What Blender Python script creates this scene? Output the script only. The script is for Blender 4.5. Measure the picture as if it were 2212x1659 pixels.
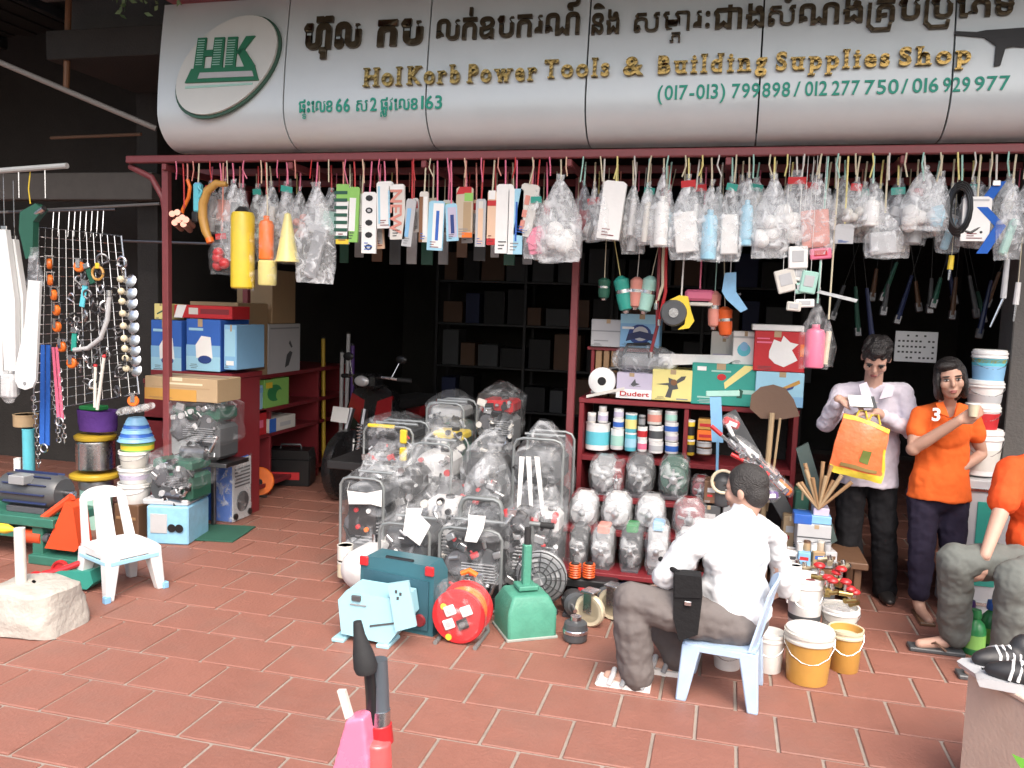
import bpy, bmesh, math, random
from mathutils import Vector, Matrix, Euler, noise
rnd = random.Random(7)
R = math.radians
for o in list(bpy.data.objects): bpy.data.objects.remove(o)
SC = bpy.context.scene
COL = SC.collection

# ---------------------------------------------------------------- camera, world, sun, exposure
F_PX = 1806.6; CX, CY = 1106.0, 829.5           # photograph measured on a 2212 x 1659 sheet
PIT, ROL, YAW, CAM_H = .0928, .0334, R(14.3), 1.75
FW = Vector((-math.sin(YAW), math.cos(YAW), 0)); RT = Vector((math.cos(YAW), math.sin(YAW), 0)); UPV = Vector((0, 0, 1))
FWD = FW*math.cos(PIT) - UPV*math.sin(PIT); UPC = UPV*math.cos(PIT) + FW*math.sin(PIT)
CR, SR = math.cos(ROL), math.sin(ROL)
EYE = Vector((0, 0, CAM_H))
ax, ay = CR*RT + SR*UPC, -SR*RT + CR*UPC
cd = bpy.data.cameras.new('camera'); cam = bpy.data.objects.new('camera', cd); COL.objects.link(cam)
cd.sensor_width = 36; cd.lens = 36*F_PX/2212; cd.clip_end = 2000; cd.clip_start = .05
cam.matrix_world = Matrix(((ax.x, ay.x, -FWD.x, 0), (ax.y, ay.y, -FWD.y, 0), (ax.z, ay.z, -FWD.z, CAM_H), (0, 0, 0, 1)))
SC.camera = cam

SUN_EL, SUN_AZ = R(52), R(152)      # azimuth clockwise from +Y (into the shop): the light comes from the street, behind the viewer
W = bpy.data.worlds.new('World'); SC.world = W; W.use_nodes = True
nt = W.node_tree; bg = nt.nodes['Background']
sky = nt.nodes.new('ShaderNodeTexSky'); sky.sky_type = 'NISHITA'; sky.sun_disc = False
sky.sun_elevation = SUN_EL; sky.sun_rotation = SUN_AZ; sky.dust_density = 6; sky.air_density = 1.0; sky.ozone_density = 1.0
nt.links.new(sky.outputs[0], bg.inputs[0]); bg.inputs[1].default_value = .15
sd = bpy.data.lights.new('sun', 'SUN'); sd.energy = 1.0; sd.angle = R(50); sd.color = (1, .98, .95)
sun = bpy.data.objects.new('sun', sd); COL.objects.link(sun); sun.location = (0, -5, 12)
sdir = Vector((math.sin(SUN_AZ)*math.cos(SUN_EL), math.cos(SUN_AZ)*math.cos(SUN_EL), math.sin(SUN_EL)))
sun.rotation_euler = sdir.to_track_quat('Z', 'Y').to_euler()
SC.view_settings.view_transform = 'Standard'; SC.view_settings.look = 'None'
SC.view_settings.exposure = 1.25; SC.view_settings.gamma = 1
SC.cycles.transparent_max_bounces = 32; SC.cycles.max_bounces = 8
try: SC.cycles.use_denoising = True
except Exception: pass

# ---------------------------------------------------------------- measuring: a direction of sight met with a real plane
def ray(px, py):
    xi, yi = (px-CX)/F_PX, (py-CY)/F_PX
    return FWD + RT*(CR*xi + SR*yi) - UPC*(-SR*xi + CR*yi)
def fl(px, py, z=0):
    d = ray(px, py); return EYE + d*((z-CAM_H)/d.z)
def at(px, py, Y):
    d = ray(px, py); return EYE + d*(Y/d.y)
def atx(px, py, X):
    d = ray(px, py); return EYE + d*(X/d.x)
def mpp(p):                                       # metres per sheet pixel at a point
    return (Vector(p)-EYE).dot(FWD)/F_PX
def inview(p, m=60):
    v = Vector(p)-EYE; z = v.dot(FWD)
    if z < .2: return False
    x, y = v.dot(RT)/z, -v.dot(UPC)/z
    return -m < CX+F_PX*(CR*x-SR*y) < 2212+m and -m < CY+F_PX*(SR*x+CR*y) < 1659+m

# ---------------------------------------------------------------- materials
MATS = {}
def mat(name, col, rough=.5, metal=0, vary=.12, scale=9, bump=.0, bscale=60, spec=.5, coat=0, alpha=1, rand=0, world=False, stain=0):
    if name in MATS: return MATS[name]
    m = bpy.data.materials.new(name); m.use_nodes = True; n = m.node_tree; L = n.links
    b = n.nodes['Principled BSDF']
    b.inputs['Roughness'].default_value = rough; b.inputs['Metallic'].default_value = metal
    b.inputs['Specular IOR Level'].default_value = spec; b.inputs['Coat Weight'].default_value = coat
    b.inputs['Coat Roughness'].default_value = .15
    tc = n.nodes.new('ShaderNodeTexCoord')
    co = tc.outputs['Object']
    if world: co = n.nodes.new('ShaderNodeNewGeometry').outputs['Position']
    nz = n.nodes.new('ShaderNodeTexNoise'); nz.inputs['Scale'].default_value = scale; nz.inputs['Detail'].default_value = 6
    nz.inputs['Roughness'].default_value = .65
    L.new(co, nz.inputs['Vector'])
    mx = n.nodes.new('ShaderNodeMix'); mx.data_type = 'RGBA'
    mx.inputs['A'].default_value = tuple(v*(1-vary) for v in col)+(1,); mx.inputs['B'].default_value = tuple(min(1, v*(1+vary)) for v in col)+(1,)
    L.new(nz.outputs['Fac'], mx.inputs['Factor'])
    out = mx.outputs['Result']
    if rand:
        oi = n.nodes.new('ShaderNodeObjectInfo'); hs = n.nodes.new('ShaderNodeHueSaturation')
        mr = n.nodes.new('ShaderNodeMapRange'); mr.inputs['To Min'].default_value = 1-rand; mr.inputs['To Max'].default_value = 1+rand
        L.new(oi.outputs['Random'], mr.inputs['Value']); L.new(mr.outputs[0], hs.inputs['Value']); L.new(out, hs.inputs['Color']); out = hs.outputs[0]
    if stain:
        ns = n.nodes.new('ShaderNodeTexNoise'); ns.inputs['Scale'].default_value = 1.7; ns.inputs['Detail'].default_value = 8; ns.inputs['Roughness'].default_value = .7; L.new(co, ns.inputs['Vector'])
        rs = n.nodes.new('ShaderNodeMapRange'); rs.inputs['From Min'].default_value = .48; rs.inputs['From Max'].default_value = .7; rs.inputs['To Max'].default_value = stain; ns.inputs['Scale'].default_value = 1.7 if stain > .3 else 11; L.new(ns.outputs['Fac'], rs.inputs['Value'])
        ms = n.nodes.new('ShaderNodeMix'); ms.data_type = 'RGBA'; L.new(rs.outputs[0], ms.inputs['Factor']); L.new(out, ms.inputs['A']); ms.inputs['B'].default_value = (.17, .115, .095, 1); out = ms.outputs['Result']
    L.new(out, b.inputs['Base Color'])
    mr2 = n.nodes.new('ShaderNodeMapRange'); mr2.inputs['To Min'].default_value = max(.03, rough-.1); mr2.inputs['To Max'].default_value = min(1, rough+.12)
    L.new(nz.outputs['Fac'], mr2.inputs['Value']); L.new(mr2.outputs[0], b.inputs['Roughness'])
    if bump:
        nb = n.nodes.new('ShaderNodeTexNoise'); nb.inputs['Scale'].default_value = bscale; nb.inputs['Detail'].default_value = 4
        L.new(co, nb.inputs['Vector'])
        bp = n.nodes.new('ShaderNodeBump'); bp.inputs['Strength'].default_value = bump; bp.inputs['Distance'].default_value = .02
        L.new(nb.outputs['Fac'], bp.inputs['Height']); L.new(bp.outputs[0], b.inputs['Normal'])
    MATS[name] = m
    return m
def film(name, dens=.25, tint=(.9, .93, .95), scale=14, streak=.5):
    """clear crumpled plastic film: mostly see-through, white noise streaks painted in for highlights, glossy"""
    if name in MATS: return MATS[name]
    m = bpy.data.materials.new(name); m.use_nodes = True; n = m.node_tree; L = n.links
    b = n.nodes['Principled BSDF']; out = n.nodes['Material Output']
    b.inputs['Base Color'].default_value = (*tint, 1); b.inputs['Roughness'].default_value = .22; b.inputs['Specular IOR Level'].default_value = .9
    tc = n.nodes.new('ShaderNodeTexCoord')
    nz = n.nodes.new('ShaderNodeTexNoise'); nz.inputs['Scale'].default_value = scale; nz.inputs['Detail'].default_value = 5; nz.inputs['Distortion'].default_value = 1.5
    L.new(tc.outputs['Object'], nz.inputs['Vector'])
    rp = n.nodes.new('ShaderNodeMapRange'); rp.inputs['From Min'].default_value = .5; rp.inputs['From Max'].default_value = .68
    rp.inputs['To Min'].default_value = dens; rp.inputs['To Max'].default_value = min(.95, dens+streak)  # denser white streaks stand in for bright highlights on the film
    L.new(nz.outputs['Fac'], rp.inputs['Value'])
    bp = n.nodes.new('ShaderNodeBump'); bp.inputs['Strength'].default_value = .55; bp.inputs['Distance'].default_value = .03
    L.new(nz.outputs['Fac'], bp.inputs['Height']); L.new(bp.outputs[0], b.inputs['Normal'])
    tr = n.nodes.new('ShaderNodeBsdfTransparent'); mx = n.nodes.new('ShaderNodeMixShader')
    L.new(rp.outputs[0], mx.inputs[0]); L.new(tr.outputs[0], mx.inputs[1]); L.new(b.outputs[0], mx.inputs[2]); L.new(mx.outputs[0], out.inputs[0])
    MATS[name] = m
    return m
PAL = dict(white=(.78,.78,.76), offwhite=(.62,.6,.55), cream=(.62,.56,.4), grey=(.25,.26,.27), lgrey=(.45,.46,.47), dgrey=(.07,.075,.08), black=(.014,.014,.015),
  red=(.48,.02,.025), maroon=(.2,.022,.028), pink=(.72,.16,.27), orange=(.8,.17,.02), dorange=(.62,.1,.02), yellow=(.72,.53,.04), dyellow=(.5,.33,.03), mustard=(.5,.27,.06), lyellow=(.75,.66,.25),
  green=(.03,.22,.07), lgreen=(.25,.52,.12), dgreen=(.02,.09,.06), teal=(.03,.3,.24), mint=(.35,.6,.52), cyan=(.12,.52,.62), lblue=(.32,.58,.72), sky=(.22,.45,.68), blue=(.03,.12,.46), dblue=(.02,.05,.2), navy=(.02,.03,.09),
  purple=(.1,.04,.22), brown=(.13,.07,.04), tan=(.4,.29,.17), carton=(.36,.25,.14), wood=(.3,.18,.09), salmon=(.62,.25,.2), beige=(.5,.42,.32), lilac=(.5,.46,.58), rust=(.2,.09,.04), silver=(.6,.6,.6), peach=(.72,.5,.35))
def paint(c, rough=.45): return mat('paint_'+c, PAL[c], rough, bump=.05, vary=.1)
def plast(c): return mat('plastic_'+c, PAL[c], .33, bump=.05, bscale=30, vary=.1, scale=16, stain=.12 if max(PAL[c]) > .3 else 0, world=max(PAL[c]) > .3)
def card(c): return mat('card_'+c, PAL[c], .6, bump=.08, bscale=40, vary=.08)
def cloth(c): return mat('cloth_'+c, PAL[c], .9, bump=.25, bscale=45, vary=.15, spec=.2)
STEEL = mat('bright_steel', (.62,.62,.63), .25, 1, bump=.05, vary=.2)
DSTEEL = mat('dark_steel', (.2,.2,.21), .4, 1, bump=.1, vary=.3)
CAST = mat('cast_iron', (.09,.09,.1), .6, .3, bump=.3, bscale=90)
ALU = mat('aluminium', (.5,.51,.52), .42, .9, bump=.08, vary=.2)
RUBBER = mat('rubber', (.02,.02,.021), .75, bump=.1)
FILM = film('film_clear', .08, streak=.36, scale=9); FILM2 = film('film_milky', .16, streak=.5, scale=8); FILM3 = film('film_thin', .04, streak=.22, scale=8)
FILMM = film('film_machine', .05, (.72,.75,.79), 6, .24); FILMM2 = film('film_machine_milky', .1, (.8,.83,.86), 6, .34)
FILMG = film('film_grey', .1, (.6,.63,.68), 10, .4)

# ---------------------------------------------------------------- mesh builder
class MB:
    def __init__(s): s.v = []; s.f = []; s.M = Matrix()
    def add(s, vs, fs):
        k = len(s.v); s.v += [s.M @ Vector(v) for v in vs]; s.f += [tuple(i+k for i in f) for f in fs]; return s
    def box(s, c, d, bev=.004, rot=None):
        hx, hy, hz = d[0]/2, d[1]/2, d[2]/2; b = min(bev, hx*.45, hy*.45, hz*.45)
        c = Vector(c); M = Euler(rot).to_matrix() if rot else None
        vs = []; idx = {}
        for sx in (-1, 1):
            for sy in (-1, 1):
                for sz in (-1, 1):
                    for a in range(3):
                        p = [sx*hx, sy*hy, sz*hz]
                        for q in range(3):
                            if q != a: p[q] -= (sx, sy, sz)[q]*b
                        idx[(sx, sy, sz, a)] = len(vs); p = Vector(p)
                        vs.append(c + (M @ p if M else p))
        fs = []
        def q(a, keys): fs.append(tuple(idx[k] for k in keys))
        for a in range(3):
            u, w = [(1, 2), (2, 0), (0, 1)][a]
            for sg in (-1, 1):
                ks = []
                for (i, j) in ((-1, -1), (1, -1), (1, 1), (-1, 1)):
                    t = [0, 0, 0]; t[a] = sg; t[u] = i; t[w] = j; ks.append((*t, a))
                if sg < 0: ks.reverse()
                q(a, ks)
            for i in (-1, 1):
                for j in (-1, 1):
                    t0 = [0, 0, 0]; t0[u] = i; t0[w] = j; t1 = list(t0); t0[a] = -1; t1[a] = 1
                    ks = [(*t0, u), (*t1, u), (*t1, w), (*t0, w)]
                    if i*j > 0: ks.reverse()
                    q(a, ks)
        for sx in (-1, 1):
            for sy in (-1, 1):
                for sz in (-1, 1):
                    ks = [(sx, sy, sz, 0), (sx, sy, sz, 1), (sx, sy, sz, 2)]
                    if sx*sy*sz < 0: ks.reverse()
                    q(0, ks)
        return s.add(vs, fs)
    def tube(s, pts, r, n=8, closed=False, cap=True):
        pts = [Vector(p) for p in pts]; m = len(pts); rs = r if isinstance(r, (list, tuple)) else [r]*m
        vs = []; fs = []; up = None
        for i, p in enumerate(pts):
            a = pts[(i-1) % m] if (closed or i) else p; b = pts[(i+1) % m] if (closed or i < m-1) else p
            t = (b-a); t = t.normalized() if t.length > 1e-9 else Vector((0, 0, 1))
            if up is None: up = Vector((0, 0, 1)) if abs(t.z) < .9 else Vector((1, 0, 0))
            x = t.cross(up); x = x.normalized() if x.length > 1e-6 else t.orthogonal().normalized()
            y = x.cross(t).normalized(); up = y
            for k in range(n):
                g = 2*math.pi*k/n; vs.append(p + (x*math.cos(g) + y*math.sin(g))*rs[i])
        for i in range(m if closed else m-1):
            j = (i+1) % m
            for k in range(n):
                l = (k+1) % n; fs.append((i*n+k, j*n+k, j*n+l, i*n+l))
        if cap and not closed:
            fs.append(tuple(range(n))); fs.append(tuple((m-1)*n+k for k in reversed(range(n))))
        return s.add(vs, fs)
    def cyl(s, a, b, r, r2=None, n=16): return s.tube([a, b], [r, r if r2 is None else r2], n)
    def lathe(s, prof, n=20, c=(0, 0, 0), rot=None, sx=1, sy=1):
        M = Euler(rot).to_matrix() if rot else Matrix.Identity(3); c = Vector(c); vs = []; fs = []; m = len(prof)
        for (r, z) in prof:
            for k in range(n):
                g = 2*math.pi*k/n; vs.append(c + M @ Vector((r*math.cos(g)*sx, r*math.sin(g)*sy, z)))
        for i in range(m-1):
            for k in range(n):
                l = (k+1) % n; fs.append((i*n+k, i*n+l, (i+1)*n+l, (i+1)*n+k))
        if prof[0][0] > 1e-5: fs.append(tuple(reversed(range(n))))
        if prof[-1][0] > 1e-5: fs.append(tuple((m-1)*n+k for k in range(n)))
        return s.add(vs, fs)
    def sph(s, c, d, n=14, m=9, rot=None):
        d = d if isinstance(d, (tuple, list)) else (d, d, d); c = Vector(c); M = (rot if isinstance(rot, Matrix) else Euler(rot).to_matrix()) if rot else Matrix.Identity(3)
        vs = []; fs = []
        for i in range(m+1):
            th = math.pi*i/m; rr = max(math.sin(th), 1e-3)
            for k in range(n):
                g = 2*math.pi*k/n; vs.append(c + M @ Vector((rr*math.cos(g)*d[0], rr*math.sin(g)*d[1], -math.cos(th)*d[2])))
        for i in range(m):
            for k in range(n):
                l = (k+1) % n; fs.append((i*n+k, i*n+l, (i+1)*n+l, (i+1)*n+k))
        fs.append(tuple(reversed(range(n)))); fs.append(tuple(m*n+k for k in range(n)))
        return s.add(vs, fs)
    def prism(s, poly, t, c=(0, 0, 0), rot=None):
        """outline in X-Z, thickness t along Y (centred)"""
        M = Euler(rot).to_matrix() if rot else Matrix.Identity(3); c = Vector(c); n = len(poly)
        area = sum(poly[i][0]*poly[(i+1) % n][1]-poly[(i+1) % n][0]*poly[i][1] for i in range(n))
        if area < 0: poly = list(reversed(poly))
        vs = [c + M @ Vector((x, -t/2, z)) for x, z in poly] + [c + M @ Vector((x, t/2, z)) for x, z in poly]
        fs = [tuple(range(n)), tuple(range(2*n-1, n-1, -1))] + [(i, i+n, (i+1) % n+n, (i+1) % n) for i in range(n)]
        return s.add(vs, fs)
    def surf(s, fn, nu, nv, wrapu=False):
        vs = [fn(i/(nu if wrapu else nu-1), j/(nv-1)) for j in range(nv) for i in range(nu)]
        fs = []
        for j in range(nv-1):
            for i in range(nu if wrapu else nu-1):
                k = (i+1) % nu; fs.append((j*nu+i, j*nu+k, (j+1)*nu+k, (j+1)*nu+i))
        return s.add(vs, fs)
    def mesh(s, name):
        me = bpy.data.meshes.new(name); me.from_pydata([tuple(v) for v in s.v], [], s.f)
        bm = bmesh.new(); bm.from_mesh(me); bmesh.ops.recalc_face_normals(bm, faces=bm.faces); bm.to_mesh(me); bm.free()
        return me
    def build(s, name, m, parent=None, loc=None, rot=None, sharp=35):
        me = s.mesh(name); me.materials.append(m)
        me.polygons.foreach_set('use_smooth', [True]*len(me.polygons))
        try: me.set_sharp_from_angle(angle=R(sharp))
        except Exception: pass
        o = bpy.data.objects.new(name, me); COL.objects.link(o)
        if parent: o.parent = parent
        if loc is not None: o.location = loc
        if rot is not None: o.rotation_euler = rot
        return o
ORD = 'first second third fourth fifth sixth seventh eighth ninth tenth eleventh twelfth thirteenth fourteenth fifteenth sixteenth seventeenth eighteenth nineteenth twentieth'.split()
def tag(o, label, cat, group=None):
    o['label'] = label; o['category'] = cat
    if group: o['group'] = group
    return o
def thing(name, label, cat, loc=(0, 0, 0), rz=0, group=None, rot=None):
    o = bpy.data.objects.new(name, None); COL.objects.link(o); o.empty_display_size = .1
    o.location = loc; o.rotation_euler = rot if rot else (0, 0, rz)
    return tag(o, label, cat, group)
def struct(o): o['kind'] = 'structure'; return o
def clone(root, loc, rot=None, label=None, group=None):
    r = root.copy(); COL.objects.link(r); r.location = loc
    if rot is not None: r.rotation_euler = rot
    if label: r['label'] = label
    if group: r['group'] = group
    for ch in root.children:
        c = ch.copy(); COL.objects.link(c); c.parent = r
        for g in ch.children:
            d = g.copy(); COL.objects.link(d); d.parent = c
    return r
def arc(c, r, a0, a1, n=10, plane='xz'):
    out = []
    for i in range(n+1):
        g = R(a0+(a1-a0)*i/n); u, w = r*math.cos(g), r*math.sin(g)
        out.append(Vector(c)+(Vector((u, 0, w)) if plane == 'xz' else Vector((u, w, 0)) if plane == 'xy' else Vector((0, u, w))))
    return out
def hull(fn, parent, name, m, nu=18, nv=12, seed=0, amp=.01, freq=9, **kw):
    """a closed crumpled skin: fn(u, v) gives the smooth shape"""
    sv = Vector((seed*3.1, seed*1.7, seed*.9))
    def g(u, v):
        p = Vector(fn(u, v)); return p + noise.noise_vector(p*freq+sv)*amp + noise.noise_vector(p*freq*2.7+sv)*amp*.5
    return MB().surf(g, nu, nv, True).build(name, m, parent, **kw)
# ================================================================ THE SETTING
TILE = mat('terracotta_tile', (.245,.104,.076), .6, vary=.16, scale=7, bump=.22, bscale=55, rand=.055, world=True, stain=.34)
GROUT = mat('grout', (.28,.235,.2), .9, vary=.35, scale=9, bump=.2, world=True)
MAROON = paint('maroon', .4)
DARKW = mat('shade_dark_plaster', (.03,.028,.026), .9, vary=.5, scale=2.5, bump=.3)  # near-black base colour stands in for the shade of the recesses
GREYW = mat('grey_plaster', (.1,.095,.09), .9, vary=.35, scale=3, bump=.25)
ASPH = mat('asphalt', (.05,.05,.052), .9, vary=.3, scale=20, bump=.4, bscale=200)
CONC = mat('concrete', (.34,.32,.29), .9, vary=.3, scale=6, bump=.4, bscale=70)

st = MB().add([(-300, -300, -.16), (300, -300, -.16), (300, 300, -.16), (-300, 300, -.16)], [(0, 1, 2, 3)]).build('street', ASPH); struct(st)
fo = MB().box((-3.2, 6.55, -.085), (12.4, 10.3, .158), .004).build('floor', GROUT); struct(fo)
TX, TY, TY0 = .333, .313, 3.08
tme = MB().box((0, 0, 0), (TX-.014, TY-.014, .02), .004).mesh('tile'); tme.materials.append(TILE)
cells = []
for k in range(-5, 26):
    off = -.54 + (0 if k % 2 == 0 else -TX/2)
    for i in range(-26, 12):
        x, y = off+(i+.5)*TX, TY0+(k+.5)*TY
        if -9.2 < x < 2.85 and 1.45 < y < 11.5:
            p = Vector((x, y, 0)); cells.append((0 if inview(p) else 1, (p-EYE).length, x, y, k*31+i))
cells.sort()
rest = MB()
for n, (v, d, x, y, s_) in enumerate(cells):
    q = random.Random(s_); dz = q.uniform(-.0015, .0015)
    if n < 300 and v == 0:
        o = bpy.data.objects.new('tile', tme); COL.objects.link(o); o.parent = fo; o.location = (x, y, -.008+dz)
        o.rotation_euler = (q.uniform(-.004, .004), q.uniform(-.004, .004), q.uniform(-.004, .004))
    else: rest.box((x, y, -.008+dz), (TX-.014, TY-.014, .02), .004)
r_ = rest.build('tile_field', TILE, fo); r_['kind'] = 'stuff'
# kerb towards the street
kb = MB()
for i in range(11): kb.box((-7.5+i*1.0, 1.3, -.075), (.99, .2, .17), .012)
struct(kb.build('kerb', CONC))

# ---- the shop house that holds the shop
sh = thing('shop_house', 'dark open-fronted shop house behind the silver sign and its goods', 'building', (0, 0, 0))
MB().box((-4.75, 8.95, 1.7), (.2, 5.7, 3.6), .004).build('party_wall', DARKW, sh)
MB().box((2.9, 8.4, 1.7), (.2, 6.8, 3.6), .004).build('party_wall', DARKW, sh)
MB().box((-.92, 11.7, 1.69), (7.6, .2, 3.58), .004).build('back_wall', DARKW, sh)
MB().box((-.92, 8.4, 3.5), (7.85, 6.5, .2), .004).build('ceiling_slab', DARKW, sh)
MB().box((-.92, 5.45, 4.45), (7.85, .2, 1.66), .004).build('upper_wall', GREYW, sh)
MB().box((-.7, 4.46, 3.93), (8.6, 1.72, .14), .01).build('unseen_shade_slab', GREYW, sh)  # added out of view to shade the sign top and the shopfront
MB().box((-.7, 3.54, 4.35), (8.6, .12, .7), .01).build('unseen_shade_parapet', GREYW, sh)  # unseen front edge of the added slab, blocks more sky
MB().box((-.2, 5.1, 3.76), (7.1, .2, .12), .008).build('red_fascia', paint('maroon'), sh)

# ---- the stall house next door (top left): roof coloured dark for shade, rafters, lintel
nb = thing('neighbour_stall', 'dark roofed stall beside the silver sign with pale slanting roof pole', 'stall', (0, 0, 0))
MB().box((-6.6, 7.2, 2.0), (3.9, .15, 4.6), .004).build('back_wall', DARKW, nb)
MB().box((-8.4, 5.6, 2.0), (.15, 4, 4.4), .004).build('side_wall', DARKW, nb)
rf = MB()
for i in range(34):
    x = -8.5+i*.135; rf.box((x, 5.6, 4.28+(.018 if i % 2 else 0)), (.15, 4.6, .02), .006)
rf.build('corrugated_roof', mat('shade_dark_sheet', (.02,.022,.02), .8, .2, vary=.4, bump=.2), nb)  # underside shade put into the dark sheet colour
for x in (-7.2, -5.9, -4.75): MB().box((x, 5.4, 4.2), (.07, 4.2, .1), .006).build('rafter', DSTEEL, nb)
def bar2(name, a, b, r, m, parent, n=10): return MB().cyl(a, b, r, n=n).build(name, m, parent)
bar2('roof_pole', at(-30, 122, 4.9), at(338, 278, 5.3), .02, mat('pale_pole', (.3,.28,.26), .5, .4), nb)
bar2('rusty_post', at(150, -60, 5.2), at(143, 192, 5.2), .022, paint('rust'), nb)
bar2('tie_bar', at(110, 298, 5.6), at(305, 290, 5.6), .012, paint('brown'), nb)
bar2('hanging_pole', at(-40, 372, 4.7), at(145, 358, 4.7), .019, mat('pale_pole2', (.42,.43,.42), .5, .2), nb)
lp, lq = at(-60, 405, 6.0), at(338, 408, 6.0)
MB().box(((lp.x+lq.x)/2, 6.0, lp.z), (lq.x-lp.x, .12, .22), .006).build('lintel', mat('dusty_lintel', (.11,.1,.09), .8, vary=.3), nb)
lp, lq = at(-60, 462, 5.9), at(345, 440, 5.9)
bar2('lintel_pipe', lp, lq, .012, mat('pale_pole3', (.25,.24,.23), .5, .3), nb)
lp, lq = at(262, 520, 5.8), at(560, 530, 5.8)
bar2('rear_rail', lp, lq, .012, DSTEEL, nb)

# added leaf cluster at the neighbour roof edge; pale colour stands for sky gaps
LEAF = mat('leaf_pale', (.16,.26,.12), .5, vary=.5)
hp = thing('leaf_cluster', 'pale green leaf cluster hanging above the dark neighbour roof', 'plant', at(340, -10, 5.1))
lm = MB(); q = random.Random(3)
for i in range(70):
    p = Vector((q.uniform(-.36, .3), q.uniform(-.1, .1), q.uniform(-.12, .14)))
    a = Euler((q.uniform(-1, 1), q.uniform(-1, 1), q.uniform(0, 6))).to_matrix()
    lm.add([p+a@Vector(v) for v in ((-.03, 0, 0), (0, -.004, .014), (.034, 0, 0), (0, -.004, -.014))], [(0, 1, 2, 3)])
lm.build('leaves', LEAF, hp)
MB().tube([(-.4, 0, .1), (-.1, .02, .02), (.3, 0, .06)], .006).build('stem', paint('brown'), hp)

# ================================================================ THE SIGN
SY = 5.0
SIGN = mat('brushed_silver_panel', (.63,.685,.695), .42, .22, vary=.09, scale=2.2, bump=.12, bscale=2.5)
SIGNE = mat('seam_dark', (.03,.03,.03), .8)
sg = thing('shop_sign', 'long silver curved sign board with gold and teal lettering over the shopfront', 'sign', (0, SY, 0))
def sprof(t):           # t 0 top .. 1 bottom edge: (y offset, z)
    if t < .62:
        k = t/.62; return (.085*(1-k)**1.5+.0, 3.70-(3.70-2.98)*k)
    k = (t-.62)/.38; g = k*math.pi/2*1.08
    return (.24*(1-math.cos(g)), 2.98-.235*math.sin(g))
def soff(z):            # how far the panel face lies back at height z, and its lean
    k = max(0, min(1, (3.70-z)/.72)); return .085*(1-k)**1.5, -math.atan(.177*(1-k)**.5)
xs = [at(338, 200, SY).x] + [at(p, 200, SY).x for p in (612, 920, 1265, 1640, 2055)]
xs += [xs[-1]+.985, xs[-1]+1.97]
for i in range(len(xs)-1):
    x0, x1 = xs[i]+.005, xs[i+1]-.005
    m = MB(); NV = 26; vs = []; fs = []
    for j in range(NV):
        y, z = sprof(j/(NV-1))
        vs += [(x0, y, z), (x1, y, z), (x0, y+.03, z+.004), (x1, y+.03, z+.004)]
    for j in range(NV-1):
        a = j*4; b = a+4; fs += [(a, b, b+1, a+1), (a+2, a+3, b+3, b+2), (a, a+2, b+2, b), (a+1, b+1, b+3, a+3)]
    fs += [(0, 1, 3, 2), (NV*4-4, NV*4-2, NV*4-1, NV*4-3)]
    m.add(vs, fs).build('panel', SIGN, sg, sharp=50)
MB().box(((xs[0]+xs[-1])/2, .27, 3.3), (xs[-1]-xs[0]-.02, .16, .76), .01).build('backing_frame', SIGNE, sg)
MB().box(((xs[0]+xs[-1])/2, .27, 2.78), (xs[-1]-xs[0]-.02, .2, .05), .01).build('under_tray', DSTEEL, sg)

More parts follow.
